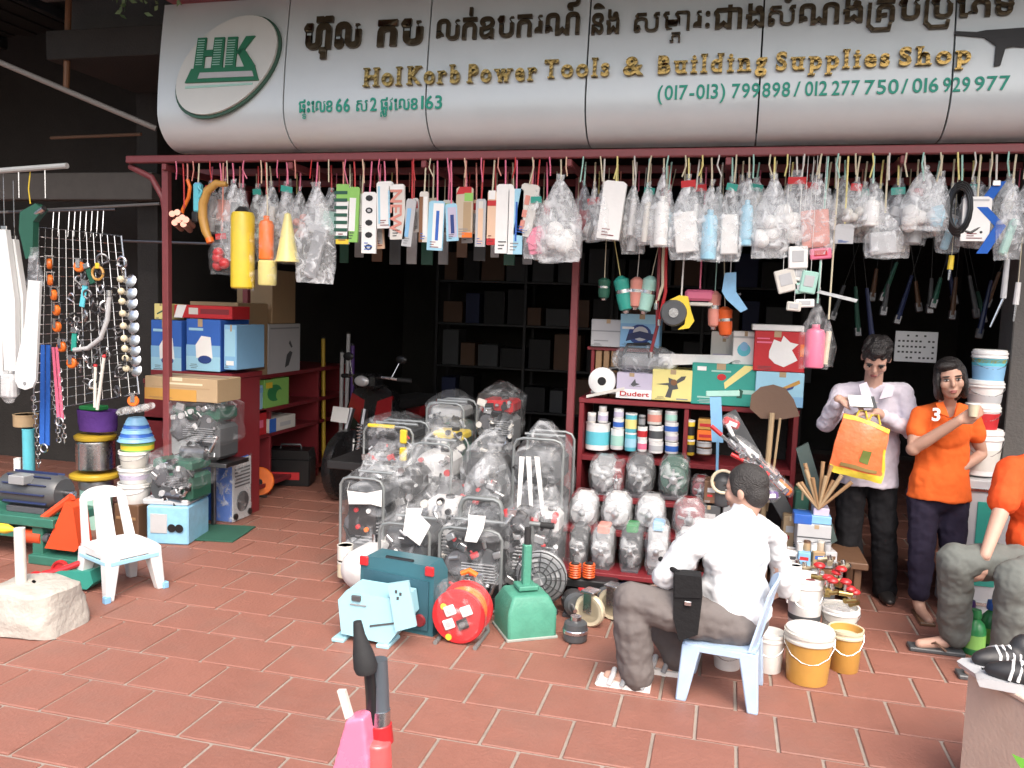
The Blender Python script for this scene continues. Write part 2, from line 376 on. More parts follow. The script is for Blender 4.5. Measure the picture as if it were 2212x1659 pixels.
GOLD = mat('gold_letter', (.27,.18,.06), .22, 1, vary=.25, scale=5, bump=.3, bscale=25)
BRONZE = mat('bronze_letter', (.1,.075,.045), .3, .8, vary=.4, scale=6, bump=.3, bscale=25)
TEALP = mat('teal_letter', (.01,.32,.22), .5, vary=.15)
GREENL = mat('logo_green', (.012,.16,.075), .5, vary=.2)
_cur = bpy.data.curves.new('glyph_source', 'FONT'); _cob = bpy.data.objects.new('glyph_source', _cur); COL.objects.link(_cob)
def glyph(body, bold=0, ext=.02, sub=None, hook=False, serif=False):
    """mesh data (verts, faces) of a character, size 1 em, extruded; its width"""
    _cur.body = body; _cur.size = 1; _cur.offset = bold; _cur.extrude = 0; _cur.resolution_u = 4
    bpy.context.view_layer.update()
    me = bpy.data.meshes.new_from_object(_cob.evaluated_get(bpy.context.evaluated_depsgraph_get()))
    V = [Vector(v.co) for v in me.vertices]; Fc = [tuple(p.vertices) for p in me.polygons]
    if serif and V:
        from collections import Counter
        ec = Counter(tuple(sorted((f[i], f[(i+1) % len(f)]))) for f in Fc for i in range(len(f)))
        for (a, b), c in list(ec.items()):
            if c != 1: continue
            p, q_ = V[a], V[b]; ln = abs(p.x-q_.x)
            if abs(p.y-q_.y) < .004 and .06 < ln < .2 and body not in 'oeS&sgt':
                cx, y = (p.x+q_.x)/2, p.y; k = len(V); h = .055; w = ln*.5+.07
                yy = (y, y+h) if y < .2 else (y-h, y)
                if .2 < y < .40: continue
                V += [Vector((cx-w, yy[0], 0)), Vector((cx+w, yy[0], 0)), Vector((cx+w, yy[1], 0)), Vector((cx-w, yy[1], 0))]; Fc.append((k, k+1, k+2, k+3))
    bpy.data.meshes.remove(me)
    if sub:
        V2, F2, w2 = glyph(sub, bold*.6, 0); k = len(V); w1 = max(v.x for v in V)
        V += [Vector((v.x*.6+w1*.5-w2*.3, v.y*.5-.36, 0)) for v in V2]; Fc += [tuple(i+k for i in f) for f in F2]
    if hook:
        w1 = max(v.x for v in V); t = .05
        path = [(-.1, .5), (-.12, -.12), (0, -.26), (w1*.75, -.26), (w1*.8, -.1)]
        for (ax_, ay_), (bx, by) in zip(path, path[1:]):
            d = Vector((bx-ax_, by-ay_)).normalized(); nn = Vector((-d.y, d.x))*t; k = len(V); e = d*t*.6
            V += [Vector((ax_+nn.x-e.x, ay_+nn.y-e.y, 0)), Vector((ax_-nn.x-e.x, ay_-nn.y-e.y, 0)), Vector((bx-nn.x+e.x, by-nn.y+e.y, 0)), Vector((bx+nn.x+e.x, by+nn.y+e.y, 0))]; Fc.append((k, k+1, k+2, k+3))
    if not V: return [], [], .3
    x0 = min(v.x for v in V); V = [Vector((v.x-x0, v.y, 0)) for v in V]
    return V, Fc, max(v.x for v in V)
def solid(V, Fc, sx, sy, t):
    """flat glyph (x, y) -> standing solid in X-Z facing -Y, thickness t; rim faces on the outline"""
    from collections import Counter
    n = len(V); vs = [(v.x*sx, -t, v.y*sy) for v in V] + [(v.x*sx, 0, v.y*sy) for v in V]
    ed = {}
    for f in Fc:
        for i in range(len(f)): a, b = f[i], f[(i+1) % len(f)]; ed[(a, b)] = 1
    fs = [tuple(f) for f in Fc] + [tuple(i+n for i in reversed(f)) for f in Fc]
    for (a, b) in ed:
        if (b, a) not in ed: fs.append((b, a, a+n, b+n))
    return vs, fs
def word(clusters, px0, py0, px1, py1, hpx, m, em, parent=sg, t=.02, bold=.02, serif=False, gap=.1, Y=SY, name='letter', front=-.006):
    """lay characters between two measured baseline points; hpx = cap height in sheet pixels, em = cap height of the font"""
    a, b = at(px0, py0, Y), at(px1, py1, Y); z = (a.z+b.z)/2; G = []
    for c in clusters:
        if isinstance(c, str): c = (c, None, False)
        G.append(glyph(c[0], 0 if 'ស' in c[0] or 'ម' in c[0] else bold, 0, c[1], c[2], serif))
    tot = sum(g[2] for g in G)+gap*(len(G)-1); sx = (b.x-a.x)/tot; sy = hpx*mpp((a+b)/2)/em; x = a.x
    for V, Fc, w in G:
        if V:
            vs, fs = solid(V, Fc, sx, sy, t); o = MB().add(vs, fs).build(name, m, parent, loc=(x-parent.location.x, front*.5+soff(z)[0]+Y-parent.location.y, z-parent.location.z), rot=(soff(z+hpx*.0014)[1], 0, 0), sharp=30)
        x += (w+gap)*sx
KM, KB = .62, .02
word([('ហ៊ុ', None, False), 'ល'], 652, 104, 776, 98, 54, BRONZE, KM, bold=.045)
word(['ក', 'ប'], 812, 96, 910, 92, 54, BRONZE, KM, bold=.045)
word(['ល', 'ក់', 'ឧ', 'ប', 'ក', 'រ', 'ណ៍'], 940, 86, 1250, 70, 48, BRONZE, KM, bold=KB)
word(['និ', 'ង'], 1276, 72, 1336, 69, 46, BRONZE, KM, bold=KB)
word(['ស', ('មា', 'ភ', False), 'រ', 'ៈ', 'ជា', 'ង', 'សំ', 'ណ', 'ង់', ('គ', None, True), 'ប់', ('ប', None, True), 'េភ', 'ទ'], 1368, 66, 2192, 32, 46, BRONZE, KM, bold=KB)
for s_, a, b in (('Hol', (786, 188), (869, 185)), ('Korb', (880, 184), (994, 180)), ('Power', (1010, 180), (1160, 174)), ('Tools', (1176, 170), (1316, 165)), ('&', (1346, 164), (1390, 162)),
                 ('Building', (1421, 161), (1656, 153)), ('Supplies', (1675, 153), (1920, 145)), ('Shop', (1940, 143), (2095, 138))):
    word(list(s_), *a, *b, 38, GOLD, .7, bold=.028, serif=True, gap=.13, t=.025)
for s_, a, b in (('(017-013)', (1420, 216), (1566, 212)), ('799', (1580, 212), (1640, 210)), ('898', (1646, 210), (1706, 208)), ('/', (1714, 208), (1728, 207)), ('012', (1738, 207), (1786, 206)), ('277', (1796, 206), (1856, 204)), ('750', (1866, 204), (1940, 202)), ('/', (1946, 202), (1960, 201)),
                 ('016', (1970, 200), (2026, 199)), ('929', (2036, 199), (2094, 197)), ('977', (2104, 196), (2180, 194))):
    word(list(s_), *a, *b, 30, TEALP, .7, bold=.012, t=.004)
for s_, a, b in (([('ផះ', 'ទ', False), 'េល', 'ខ'], (646, 243), (718, 242)), (['6', '6'], (726, 242), (756, 241)), (['ស'], (770, 241), (794, 240)), (['2'], (800, 240), (814, 239)),
                 ([('ផូ', 'ល', False), 'វ', 'េល', 'ខ'], (822, 239), (902, 236)), (['1', '6', '3'], (910, 236), (955, 234))):
    word(s_, *a, *b, 26, TEALP, .66, bold=.015, t=.004)
# the oval emblem
lc = at(491, 143, SY); k = mpp(lc); EL = []
for i in range(48):
    g = 2*math.pi*i/48; u, w = 134*k*math.cos(g), 87*k*math.sin(g); c, s_ = math.cos(R(36)), math.sin(R(36)); EL.append((u*c-w*s_, u*s_+w*c))
so_, sr_ = soff(lc.z); lo = (lc.x, so_-.026, lc.z)
ov = MB().prism(EL, .03).build('emblem_plate', mat('emblem_white', (.62,.64,.61), .45, vary=.04), sg, loc=lo, rot=(sr_, 0, 0))
MB().prism([(x*1.045, z*1.045) for x, z in EL], .02).build('emblem_rim', mat('emblem_rim', (.035,.1,.065), .5), sg, loc=(lo[0], so_-.013, lo[2]-.008), rot=(sr_, 0, 0))
def emb(px, py): p = at(px, py, SY); return (p.x-lc.x, p.z-lc.z)
for strokes in ([[(430, 84), (449, 83), (446, 152), (425, 153)], [(466, 83), (488, 82), (486, 150), (462, 151)], [(448, 111), (466, 110), (465, 124), (447, 125)]],
                [[(495, 82), (516, 81), (514, 149), (492, 150)], [(514, 118), (534, 80), (553, 79), (524, 121)], [(516, 112), (530, 106), (557, 146), (534, 149)]]):
    m = MB()
    for q_ in strokes: m.prism([emb(*p) for p in q_], .012)
    L_ = m.build('emblem_letter', GREENL, ov, loc=(0, -.022, 0))
brk = MB()
for xa, xb in ((432, 446), (468, 484), (496, 512)):
    for i in range(11):
        y = 90+i*5.4; a, b = emb(xa-i*.3, y), emb(xb-i*.3, y); brk.box(((a[0]+b[0])/2, 0, a[1]), (b[0]-a[0], .003, .005), .001)
brk.build('emblem_brick_line', paint('mint'), ov, loc=(0, -.0297, 0))['kind'] = 'stuff'
MB().prism([emb(*p) for p in ((420, 153), (556, 147), (566, 178), (408, 184))], .012).build('emblem_base', GREENL, ov, loc=(0, -.022, 0))
MB().prism([emb(*p) for p in ((440, 162), (552, 158), (556, 170), (436, 175))], .003).build('emblem_strip', paint('lgrey'), ov, loc=(0, -.0302, 0))
MB().prism([emb(*p) for p in ((408, 191), (552, 183), (552, 187), (408, 196))], .004).build('emblem_line', paint('mint'), ov, loc=(0, -.0172, 0))
# power-drill picture at the sign's far end
def spt(px, py): p = at(px, py, SY); return (p.x, p.z)
dp = MB().prism([spt(*p) for p in ((2063, 66), (2110, 68), (2130, 64), (2215, 58), (2270, 70), (2268, 105), (2190, 100), (2172, 104), (2160, 142), (2147, 144), (2152, 98), (2128, 80), (2064, 74))], .014)
for v in dp.v: v.y += soff(v.z)[0]-.008
dp.build('drill_picture', paint('black'), sg)
COL.objects.unlink(_cob); bpy.data.objects.remove(_cob)

# ================================================================ RED HANGING FRAME
RY = 5.17; RZ = at(1250, 333, RY).z
REDT = mat('red_lead_tube', (.2,.045,.05), .5, vary=.25, scale=20)
hf = thing('hanging_rack', 'maroon tube frame with long rails carrying the hanging goods', 'rack', (0, 0, 0))
RX0, RX1 = at(275, 340, RY).x, 3.0
for i, y in enumerate((RY, RY+.55, RY+1.1)): MB().box(((RX0+RX1)/2+i*.1, y, RZ-.004*i), (RX1-RX0-.2*i, .045, .05), .006).build('rail', REDT, hf)
for x in (-3.88, -2.9, -1.95, -1.0, -.05, .9, 1.85): MB().box((x, RY+.56, RZ-.052), (.035, 1.15, .045), .005).build('cross_tube', REDT, hf)
px_ = at(352, 440, RY).x
for x, y in ((px_, RY+.04), (-1.03, 5.72), (at(352, 600, RY).x-.02, 6.27), (1.75, 5.9)): MB().box((x, y, (RZ-.06)/2), (.05, .05, RZ-.06), .005).build('post', REDT, hf)
MB().tube([(px_+.0, RY+.04, RZ-.42), (px_-.03, RY+.04, RZ-.26), (px_-.12, RY+.04, RZ-.12), (px_-.3, RY+.04, RZ-.04)], .022).build('corner_brace', REDT, hf)
# ================================================================ GOODS: builders
def rect(u0, v0, u1, v1): return [(u0, v0), (u1, v0), (u1, v1), (u0, v1)]
def ell(u, v, a, b, n=14, rot=0):
    return [(u+a*math.cos(2*math.pi*i/n)*math.cos(rot)-b*math.sin(2*math.pi*i/n)*math.sin(rot), v+a*math.cos(2*math.pi*i/n)*math.sin(rot)+b*math.sin(2*math.pi*i/n)*math.cos(rot)) for i in range(n)]
DRILL = [(.1,.5),(.36,.54),(.36,.66),(.82,.7),(.88,.6),(.84,.48),(.66,.46),(.62,.14),(.46,.14),(.5,.46),(.36,.46)]
def front(px0, py0, px1, py1, Y):
    xm = (px0+px1)/2; a, b = at(xm, py1, Y), at(xm, py0, Y); k = mpp((a+b)/2)
    return a, (px1-px0)*k*1.02, b.z-a.z
def prints(o, w, h, d, lst, zoff=0):
    """flat print on a box front: (colour, outline in 0..1 of the face[, layer])"""
    for i, e in enumerate(lst):
        c, poly = e[0], e[1]; lay = e[2] if len(e) > 2 else 0
        MB().prism([((u-.5)*w, v*h+zoff) for u, v in poly], .0012).build('print', card(c), o, loc=(0, -d/2-.0004-.0012*(lay+(.3 if i % 2 else 0)), 0))
def textprint(o, s_, w, h, d, u0, u1, v0, v1, c, rot=0, layer=2):
    cu = bpy.data.curves.new('print', 'FONT'); cu.body = s_; cu.extrude = .0006; cu.offset = .015; cu.align_x = 'CENTER'; cu.size = 1
    ob = bpy.data.objects.new('print', cu); COL.objects.link(ob); bpy.context.view_layer.update(); dm = ob.dimensions.copy()
    me = bpy.data.meshes.new_from_object(ob.evaluated_get(bpy.context.evaluated_depsgraph_get())); bpy.data.objects.remove(ob)
    me.materials.clear(); me.materials.append(card(c)); t = bpy.data.objects.new('print', me); COL.objects.link(t); t.parent = o
    ww, hh = ((u1-u0)*w, (v1-v0)*h) if not rot else ((v1-v0)*h, (u1-u0)*w)
    sx, sy = ww/max(dm.x, .01), hh/.72
    t.scale = (sx, sy, 1); t.location = ((u0+u1)/2*w-w/2, -d/2-.002*layer, v0*h) if not rot else ((u0 if rot < 0 else u1)*w-w/2, -d/2-.002*layer, (v0+v1)/2*h)
    t.rotation_euler = (R(90), 0, 0) if not rot else Euler((R(90), R(-90 if rot > 0 else 90), 0))
    return t
def carton(name, label, r, Y, d, c, pr=(), cat='box', rz=0, group=None, flaps=True, mk=card, txt=()):
    p, w, h = front(*r, Y); p = p + Vector((0, d/2, 0))
    o = thing(name, label, cat, p, rz, group)
    MB().box((0, 0, h/2), (w, d, h), .004).build('carton_body', mk(c), o)
    if flaps and h > .12:
        q_ = random.Random(int(p.x*997)); MB().box((w*q_.uniform(-.1, .1), -d/2-.0003, h*.93), (w*.14, .0016, h*.15), .0003).build('tape', card('tan' if c not in ('tan', 'carton') else 'cream'), o)
        for j in range(3): MB().box((-w*.28, -d/2-.0003, h*(.05+.035*j)), (w*q_.uniform(.15, .34), .0018, h*.012), .0003).build('print', card('dgrey' if max(PAL[c]) > .3 else 'lgrey'), o)
    if flaps: MB().box((0, 0, h+.001), (w*.98, .008, .002), .0005).build('lid_seam', card('brown'), o)
    prints(o, w, h, d, pr)
    for t in txt: textprint(o, t[0], w, h, d, *t[1:])
    return o
def tin(name, label, x, ytop, ybot, wpx, Y, c, band=None, lid='lgrey', cat='tin', taper=1, group=None):
    p = at(x, ybot, Y); k = mpp(p); r = wpx*k/2; h = (ybot-ytop)*k
    p = p+Vector((0, r, 0)); o = thing(name, label, cat, p, 0, group)
    MB().lathe([(r*.94*taper, 0), (r*taper, .004), (r, h-.006), (r*.96, h-.004)], 18).build('can_body', plast(c), o)
    MB().lathe([(r*1.03, h-.012), (r*1.04, h-.002), (r*.98, h), (r*.9, h-.004), (0.0, h-.004)], 18).build('lid', plast(lid), o)
    if band:
        z0, z1 = h*.2, h*.68
        rr = lambda z: r*(taper+(1-taper)*z/h)+.001
        MB().lathe([(rr(z0), z0), (rr(z1), z1)], 18).build('paper_label', card(band), o)
    return o
def bucket(name, label, x, ytop, ybot, wpx, Y, c, rim='offwhite', cat='bucket', lid=None, band=None, group=None, content=None):
    p = at(x, ybot, Y); k = mpp(p); r = wpx*k/2; h = (ybot-ytop)*k; p = p+Vector((0, r*.85, 0))
    o = thing(name, label, cat, p, 0, group)
    MB().lathe([(r*.8, 0), (r*.83, .004), (r*.97, h*.86), (r*.97, h*.98), (r*.93, h*.98), (r*.79, .012), (0, .012)], 26).build('bucket_body', plast(c), o)
    MB().lathe([(r*.975, h*.8), (r*1.03, h*.82), (r*1.03, h*.86), (r*.99, h*.88), (r*.99, h*.92), (r*1.03, h*.94), (r*1.03, h), (r*.94, h), (r*.94, h*.82)], 26).build('rim', plast(rim), o)
    if lid: MB().lathe([(r*.96, h), (r*.96, h+.012), (r*.85, h+.016), (0, h+.012)], 26).build('lid', plast(lid), o)
    if band:
        rr = lambda z: r*(.83+.14*z/(h*.86))+.0015
        for (z0, z1, cc) in band: MB().lathe([(rr(z0*h), z0*h), (rr(z1*h), z1*h)], 26).build('paper_label', card(cc), o)
    MB().tube([(-r*1.04, 0, h*.88)]+[(r*1.05*math.cos(math.pi*(1-t)), -r*.55*math.sin(math.pi*t)-r*.35*math.sin(math.pi*t), h*.88-h*.42*math.sin(math.pi*t)) for t in (.1, .25, .4, .5, .6, .75, .9)]+[(r*1.04, 0, h*.88)], .0022, 6).build('handle', STEEL, o)
    if content: MB().lathe([(r*.92, h*.9), (r*.5, h*1.02), (0, h*1.05)], 18).build('content', content, o)
    return o
def wheel(parent, c, r, w, axis='x', rim='lgrey', tyre=None, spokes=5):
    rot = (0, R(90), 0) if axis == 'x' else (R(90), 0, 0)
    t = MB().lathe([(r*.72, -w*.4), (r*.92, -w*.5), (r, -w*.25), (r, w*.25), (r*.92, w*.5), (r*.72, w*.4), (r*.7, 0), (r*.72, -w*.4)], 26, c, rot).build('tyre', tyre or RUBBER, parent)
    MB().lathe([(0, -w*.3), (r*.2, -w*.42), (r*.24, -w*.2), (r*.66, -w*.16), (r*.72, -w*.34), (r*.72, w*.34), (r*.66, w*.16), (r*.24, w*.2), (r*.2, w*.42), (0, w*.3)], 26, c, rot).build('rim', plast(rim), parent)
    return t

# ================================================================ RIGHT SHELF UNIT AND ITS BOXES
SHY = 5.72
zt = at(1480, 872, SHY).z; z2 = at(1380, 992, SHY).z
xl, xr = at(1250, 870, SHY).x, at(1728, 890, SHY).x
xd = at(1481, 930, SHY).x
su = thing('shelf_unit', 'maroon wooden shelf unit behind the seated man, holding boxes and tins', 'shelf', ((xl+xr)/2, SHY, 0))
ox = (xl+xr)/2; sw = xr-xl
zu = at(1340, 752, SHY+.1).z
MB().box((0, .22, zt-.018), (sw, .44, .036), .004).build('shelf_board', MAROON, su)
MB().box((0, .22, z2-.018), (sw-.07, .44, .036), .004).build('shelf_board', MAROON, su)
MB().box((0, .22, .1), (sw-.07, .44, .03), .004).build('shelf_board', MAROON, su)
MB().box((-sw/2+.02, .22, (zt-.036)/2), (.034, .43, zt-.036), .004).build('side_panel', MAROON, su)
MB().box((sw/2-.02, .22, (zt-.036)/2), (.034, .43, zt-.036), .004).build('side_panel', MAROON, su)
MB().box((xd-ox, .21, (zt+z2-.036)/2), (.03, .4, zt-z2-.04), .004).build('divider', MAROON, su)
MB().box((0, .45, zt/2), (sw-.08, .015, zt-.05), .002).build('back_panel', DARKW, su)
MB().box((-sw/2+.27, .3, zu-.012), (.5, .3, .024), .003).build('upper_board', MAROON, su)
for x in (-sw/2+.06, -sw/2+.48): MB().box((x, .3, (zt+zu-.024)/2), (.024, .28, zu-zt-.024), .003).build('bracket', MAROON, su)
carton('tool_box', 'plain grey carton on the upper board beside the blue grinder box', (1276, 690, 1338, 749), SHY+.12, .22, 'lgrey', [('grey', rect(.0, .55, 1, .6)), ('grey', rect(.1, .2, .6, .24))])
carton('tool_box', 'blue box with dark grinder picture under the hanging teal tools', (1339, 679, 1422, 751), SHY+.12, .22, 'sky', [('lblue', rect(0, .72, 1, 1)), ('dblue', ell(.5, .4, .3, .3)), ('lgrey', ell(.52, .42, .2, .22), 1), ('navy', [(.15, .18), (.5, .3), (.9, .2), (.85, .42), (.5, .5), (.2, .4)], 2), ('white', rect(.05, .55, .35, .62), 1)])
for i, (a, b) in enumerate(((1283, 1296), (1300, 1312), (1316, 1330))):
    carton('wood_block', 'short upright wooden block under the upper board, %s' % ('nearest the red post', 'middle of three', 'nearest the wrapped saw')[i], (a, 757, b, 858), SHY+.16, .08, 'wood', cat='block', flaps=False, group='wooden blocks under the board', mk=paint)
carton('tool_box', 'lilac grey box with white band and red brand lettering on the shelf', (1331, 806, 1406, 861), SHY-.01, .3, 'lilac', [('white', rect(0, 0, 1, .36)), ('dgrey', [(.4, .55), (.52, .78), (.55, .62), (.66, .58), (.55, .52), (.48, .46)]), ('grey', rect(.36, .48, .68, .5), 1)], txt=[('Dudert', .1, .92, .1, .28, 'red')])
carton('tool_box', 'yellow box with black drill picture on the maroon shelf', (1408, 799, 1492, 866), SHY-.01, .3, 'lyellow', [('dgrey', [(.1, .52), (.42, .58), (.4, .75), (.6, .66), (.72, .8), (.84, .82), (.8, .7), (.62, .56), (.66, .4), (.52, .36), (.48, .1), (.34, .12), (.42, .42), (.4, .5)], 1), ('rust', ell(.54, .6, .08, .1), 2), ('grey', rect(.62, .05, .9, .09), 1)])
carton('tool_box', 'wide green box with yellow diagonal band and red spot', (1494, 786, 1628, 876), SHY-.01, .3, 'teal', [('lyellow', [(.52, .4), (.98, .98), (.8, .98), (.5, .55)]), ('mint', rect(.72, .3, 1, .4), 1), ('red', ell(.46, .68, .07, .08), 1), ('dgreen', [(.7, .2), (.74, .42), (.8, .38), (.78, .2)], 2), ('white', rect(.08, .82, .22, .92), 1), ('mint', rect(.3, .8, .6, .84), 1), ('mint', rect(.1, .16, .3, .2), 1)])
carton('tool_box', 'white box with small teal tool picture beside the tall red box', (1582, 716, 1628, 788), SHY+.06, .25, 'white', [('cyan', ell(.5, .45, .3, .2)), ('sky', ell(.5, .55, .18, .14), 1), ('lgrey', rect(.0, .8, 1, .86), 1)])
carton('tool_box', 'pinkish white carton behind the white wrapped saw blade', (1530, 716, 1580, 866), SHY+.2, .2, 'offwhite', [('salmon', rect(.0, .4, 1, .46)), ('lilac', rect(.1, .6, .8, .68))])
carton('tool_box', 'red box with white tool picture stacked on a pale blue box', (1629, 716, 1733, 803), SHY-.03, .3, 'red', [('white', [(.3, .5), (.38, .8), (.52, .74), (.56, .9), (.7, .74), (.86, .7), (.74, .55), (.86, .3), (.6, .12), (.42, .2), (.3, .34)], 1), ('orange', rect(.9, .4, .98, .7), 1), ('pink', rect(.05, .7, .35, .74), 1), ('pink', rect(.05, .8, .3, .83), 1)])
carton('flat_carton', 'flat white carton on top of the red box', (1628, 702, 1733, 715), SHY-.03, .3, 'white', flaps=False)
carton('tool_box', 'pale blue box with yellow tool picture under the red box', (1632, 804, 1730, 878), SHY-.03, .3, 'lblue', [('mustard', [(.55, .55), (.9, .8), (.92, .7), (.66, .5)], 1), ('dblue', [(.6, .5), (.8, .62), (.78, .54), (.64, .46)], 2), ('sky', rect(0, 0, 1, .3)), ('white', rect(.1, .3, .5, .38), 1), ('white', rect(.1, .12, .7, .2), 1)])
# wrapped chain saw lying on the boxes
p = at(1390, 800, SHY+.05); o = thing('chain_saw', 'chain saw wrapped in clear film with white blade cover, lying on the boxes', 'chain saw', p)
MB().box((0, .05, .06), (.3, .14, .1), .025).build('motor_body', plast('grey'), o)
MB().tube([(-.16, .05, .08), (-.12, .05, .17), (.02, .05, .18), (.1, .05, .12)], .012).build('handle', RUBBER, o)
MB().prism([(.1, .04), (.56, .075), (.6, .1), (.58, .13), (.1, .12)], .025, (0, .0, 0), (0, 0, 0)).build('blade_cover', plast('white'), o)
hull(lambda u, v: ((.24*math.cos(2*math.pi*u))*math.sin(math.pi*max(.02, min(.98, v)))**.6, .05+.11*math.sin(2*math.pi*u)*math.sin(math.pi*max(.02, min(.98, v)))**.6, .05-.1*math.cos(math.pi*v)+.02), o, 'film_wrap', FILM2, seed=2, amp=.02)
# white circular saw at the shelf end
p = at(1298, 860, SHY); p.z = zt; o = thing('circular_saw', 'white and black circular saw at the shelf end by the red post', 'saw', p)
MB().lathe([(0, -.02), (.085, -.02), (.095, -.01), (.095, .03), (.08, .04), (0, .04)], 24, (0, .05, .12), (R(90), 0, 0)).build('blade_guard', plast('white'), o)
MB().lathe([(0, -.012), (.03, -.012), (.03, .012), (0, .012)], 14, (0, .02, .12), (R(90), 0, 0)).build('hub', plast('black'), o)
MB().box((.02, .1, .04), (.2, .12, .02), .004).build('base_plate', ALU, o); MB().tube([(.03, .1, .2), (.1, .1, .21), (.13, .1, .14), (.1, .1, .07)], .016).build('handle', plast('black'), o)
MB().prism([(-.1, .0), (.16, .07), (.16, .09), (-.1, .02)], .03, (0, 0, 0)).build('guide_bar', plast('offwhite'), o)

# tins
i_ = 0
TN = [ # x0 x1 ytop ybot colour band name
 (1259,1313,914,974,'white','cyan','big white paint pot with blue green label on the shelf','l'), (1267,1286,892,914,'offwhite','lgrey','small white tin on the big paint pot, nearer the red post',0), (1289,1312,890,914,'white','lilac','small white and blue tin on the big paint pot, further from the post',0),
 (1292,1310,878,890,'offwhite',None,'flat white lid tin topping the tins on the big pot',0), (1316,1345,927,972,'white','mint','white pot with green label next to the big paint pot',0), (1322,1346,905,927,'white','blue','white and blue tin standing on the green labelled pot',0), (1324,1346,883,905,'white','lilac','pale tin topping the stack over the green labelled pot',0),
 (1347,1373,935,975,'cyan','lblue','light blue can, lower of the two blue cans',0), (1348,1374,893,935,'cyan','lyellow','light blue can with yellow band, upper of the two blue cans',0), (1375,1396,950,976,'white','pink','white pot with red mark, lower one of its stack',0), (1375,1397,922,950,'white','red','white pot with red edge, upper one of its stack',0),
 (1378,1393,897,922,'dgrey','grey','small dark tin on the red marked white pots',0), (1399,1431,955,980,'white','lgrey','white jar with grey print, lowest of its stack',0), (1399,1431,920,955,'white','dgrey','white jar with black label in the middle of its stack',0), (1396,1428,886,918,'offwhite','salmon','pinkish white tub topping the black labelled jar',0),
 (1435,1464,956,981,'white','blue','white tin with blue band at the stack foot by the divider',0), (1435,1464,937,955,'white','lilac','pale tin second from below by the divider',0), (1434,1464,914,937,'white','blue','blue banded tin third from below by the divider',0), (1435,1462,888,914,'silver','mint','silver grey tin topping the stack by the divider',0)]
for a, b, t, bt, c, bd, lab, _ in TN:
    tin('paint_tin', lab, (a+b)/2, t, bt, b-a-1, SHY+.03, c, bd, 'white' if c != 'dgrey' else 'grey', group='paint tins on the maroon shelf')
for a, b, t, bt, c, bd, lab in ((1480,1499,950,984,'dyellow','black','black and yellow spray can, lower one on the shelf'), (1480,1499,908,949,'yellow','black','yellow spray can standing on another can'), ):
    tin('spray_can', lab, (a+b)/2, t, bt, b-a, SHY+.03, c, bd, 'white')
for (a, b, t, bt, c, lab) in ((1506,1542,930,952,'orange','orange box under another orange box on the shelf'), (1508,1544,906,929,'mustard','mustard orange box topping the small shelf stack')):
    carton('small_box', lab, (a, t, b, bt), SHY+.03, .12, c, [('red', rect(.1, .3, .8, .6))])
for n, (t, bt) in enumerate(((970, 984), (954, 969))): tin('round_tin', ('brown flat round tin at the bottom beneath the orange boxes', 'brown flat round tin right under the orange boxes')[n], 1520, t, bt, 32, SHY+.03, 'rust', 'lgrey', 'lgrey')

# tiered display stand with film-wrapped motors
rows = [(5.42, 1074), (5.17, 1146), (4.92, 1236)]
sz = [at(1370, yb, Y).z for Y, yb in rows]
sx0, sx1 = at(1222, 1140, 5.17).x, at(1545, 1140, 5.17).x
ds = thing('display_stand', 'maroon stepped stand carrying rows of film-wrapped pumps', 'stand', ((sx0+sx1)/2, 5.1, 0))
for (Y, yb), z in zip(rows, sz):
    MB().box((0, Y-5.1+.03, z-.014), (sx1-sx0, .235, .028), .003).build('step_board', MAROON, ds)
    for x in (-(sx1-sx0)/2+.03, (sx1-sx0)/2-.03): MB().box((x, Y-5.1+.03, (z-.028)/2), (.03, .2, z-.028), .003).build('step_leg', MAROON, ds)
def pump(label, x, yt, yb, wpx, Y, c, seed, group='film-wrapped pumps on the stepped stand', f=FILM, metal=ALU):
    p = at(x, yb, Y); k = mpp(p); w = wpx*k; h = (yb-yt)*k*1.05
    top = c; c = {'salmon': 'grey', 'green': 'dgrey', 'sky': 'lgrey', 'silver': 'lgrey'}.get(c, c)
    o = thing('wrapped_pump', label, 'pump', p+Vector((0, .06, 0)), 0, group); r = w*.43; zc = h*.5
    MB().box((0, .03, h*.5), (w*.84, .14, h*.82), .03).build('pump_housing', plast(c), o)
    MB().lathe([(0, -.1), (r*.5, -.1), (r*.92, -.085), (r, -.06), (r, .05), (r*.8, .1), (0, .1)], 20, (0, 0, zc), (R(-90), 0, 0)).build('motor_drum', plast(c), o)
    m = MB()
    for i in range(5):
        g = R(72*i+20); m.box((r*.52*math.cos(g), -.103, zc+r*.52*math.sin(g)), (r*.55, .008, r*.16), .002, (0, -g, 0))
    m.build('fan_grille', metal, o)
    MB().lathe([(0, 0), (r*.34, 0), (r*.3, .03), (0, .035)], 16, (0, -.1, zc), (R(90), 0, 0)).build('nose_cap', metal, o)
    MB().box((0, 0, .012), (w*.7, .16, .024), .004).build('foot_plate', CAST, o)
    MB().box((0, .02, h*.88), (w*.5, .12, h*.2), .008).build('terminal_box', plast(top), o)
    def fn(u, v):
        g = 2*math.pi*u; e = .45; cx = math.copysign(abs(math.cos(g))**e, math.cos(g)); cy = math.copysign(abs(math.sin(g))**e, math.sin(g))
        s_ = math.sin(math.pi*min(.97, max(.03, v)))**.42; return (cx*w*.5*s_, cy*.13*s_, h*.51-h*.52*math.cos(math.pi*v))
    hull(fn, o, 'film_wrap', f, 22, 14, seed=seed, amp=.014, freq=12)
    return o
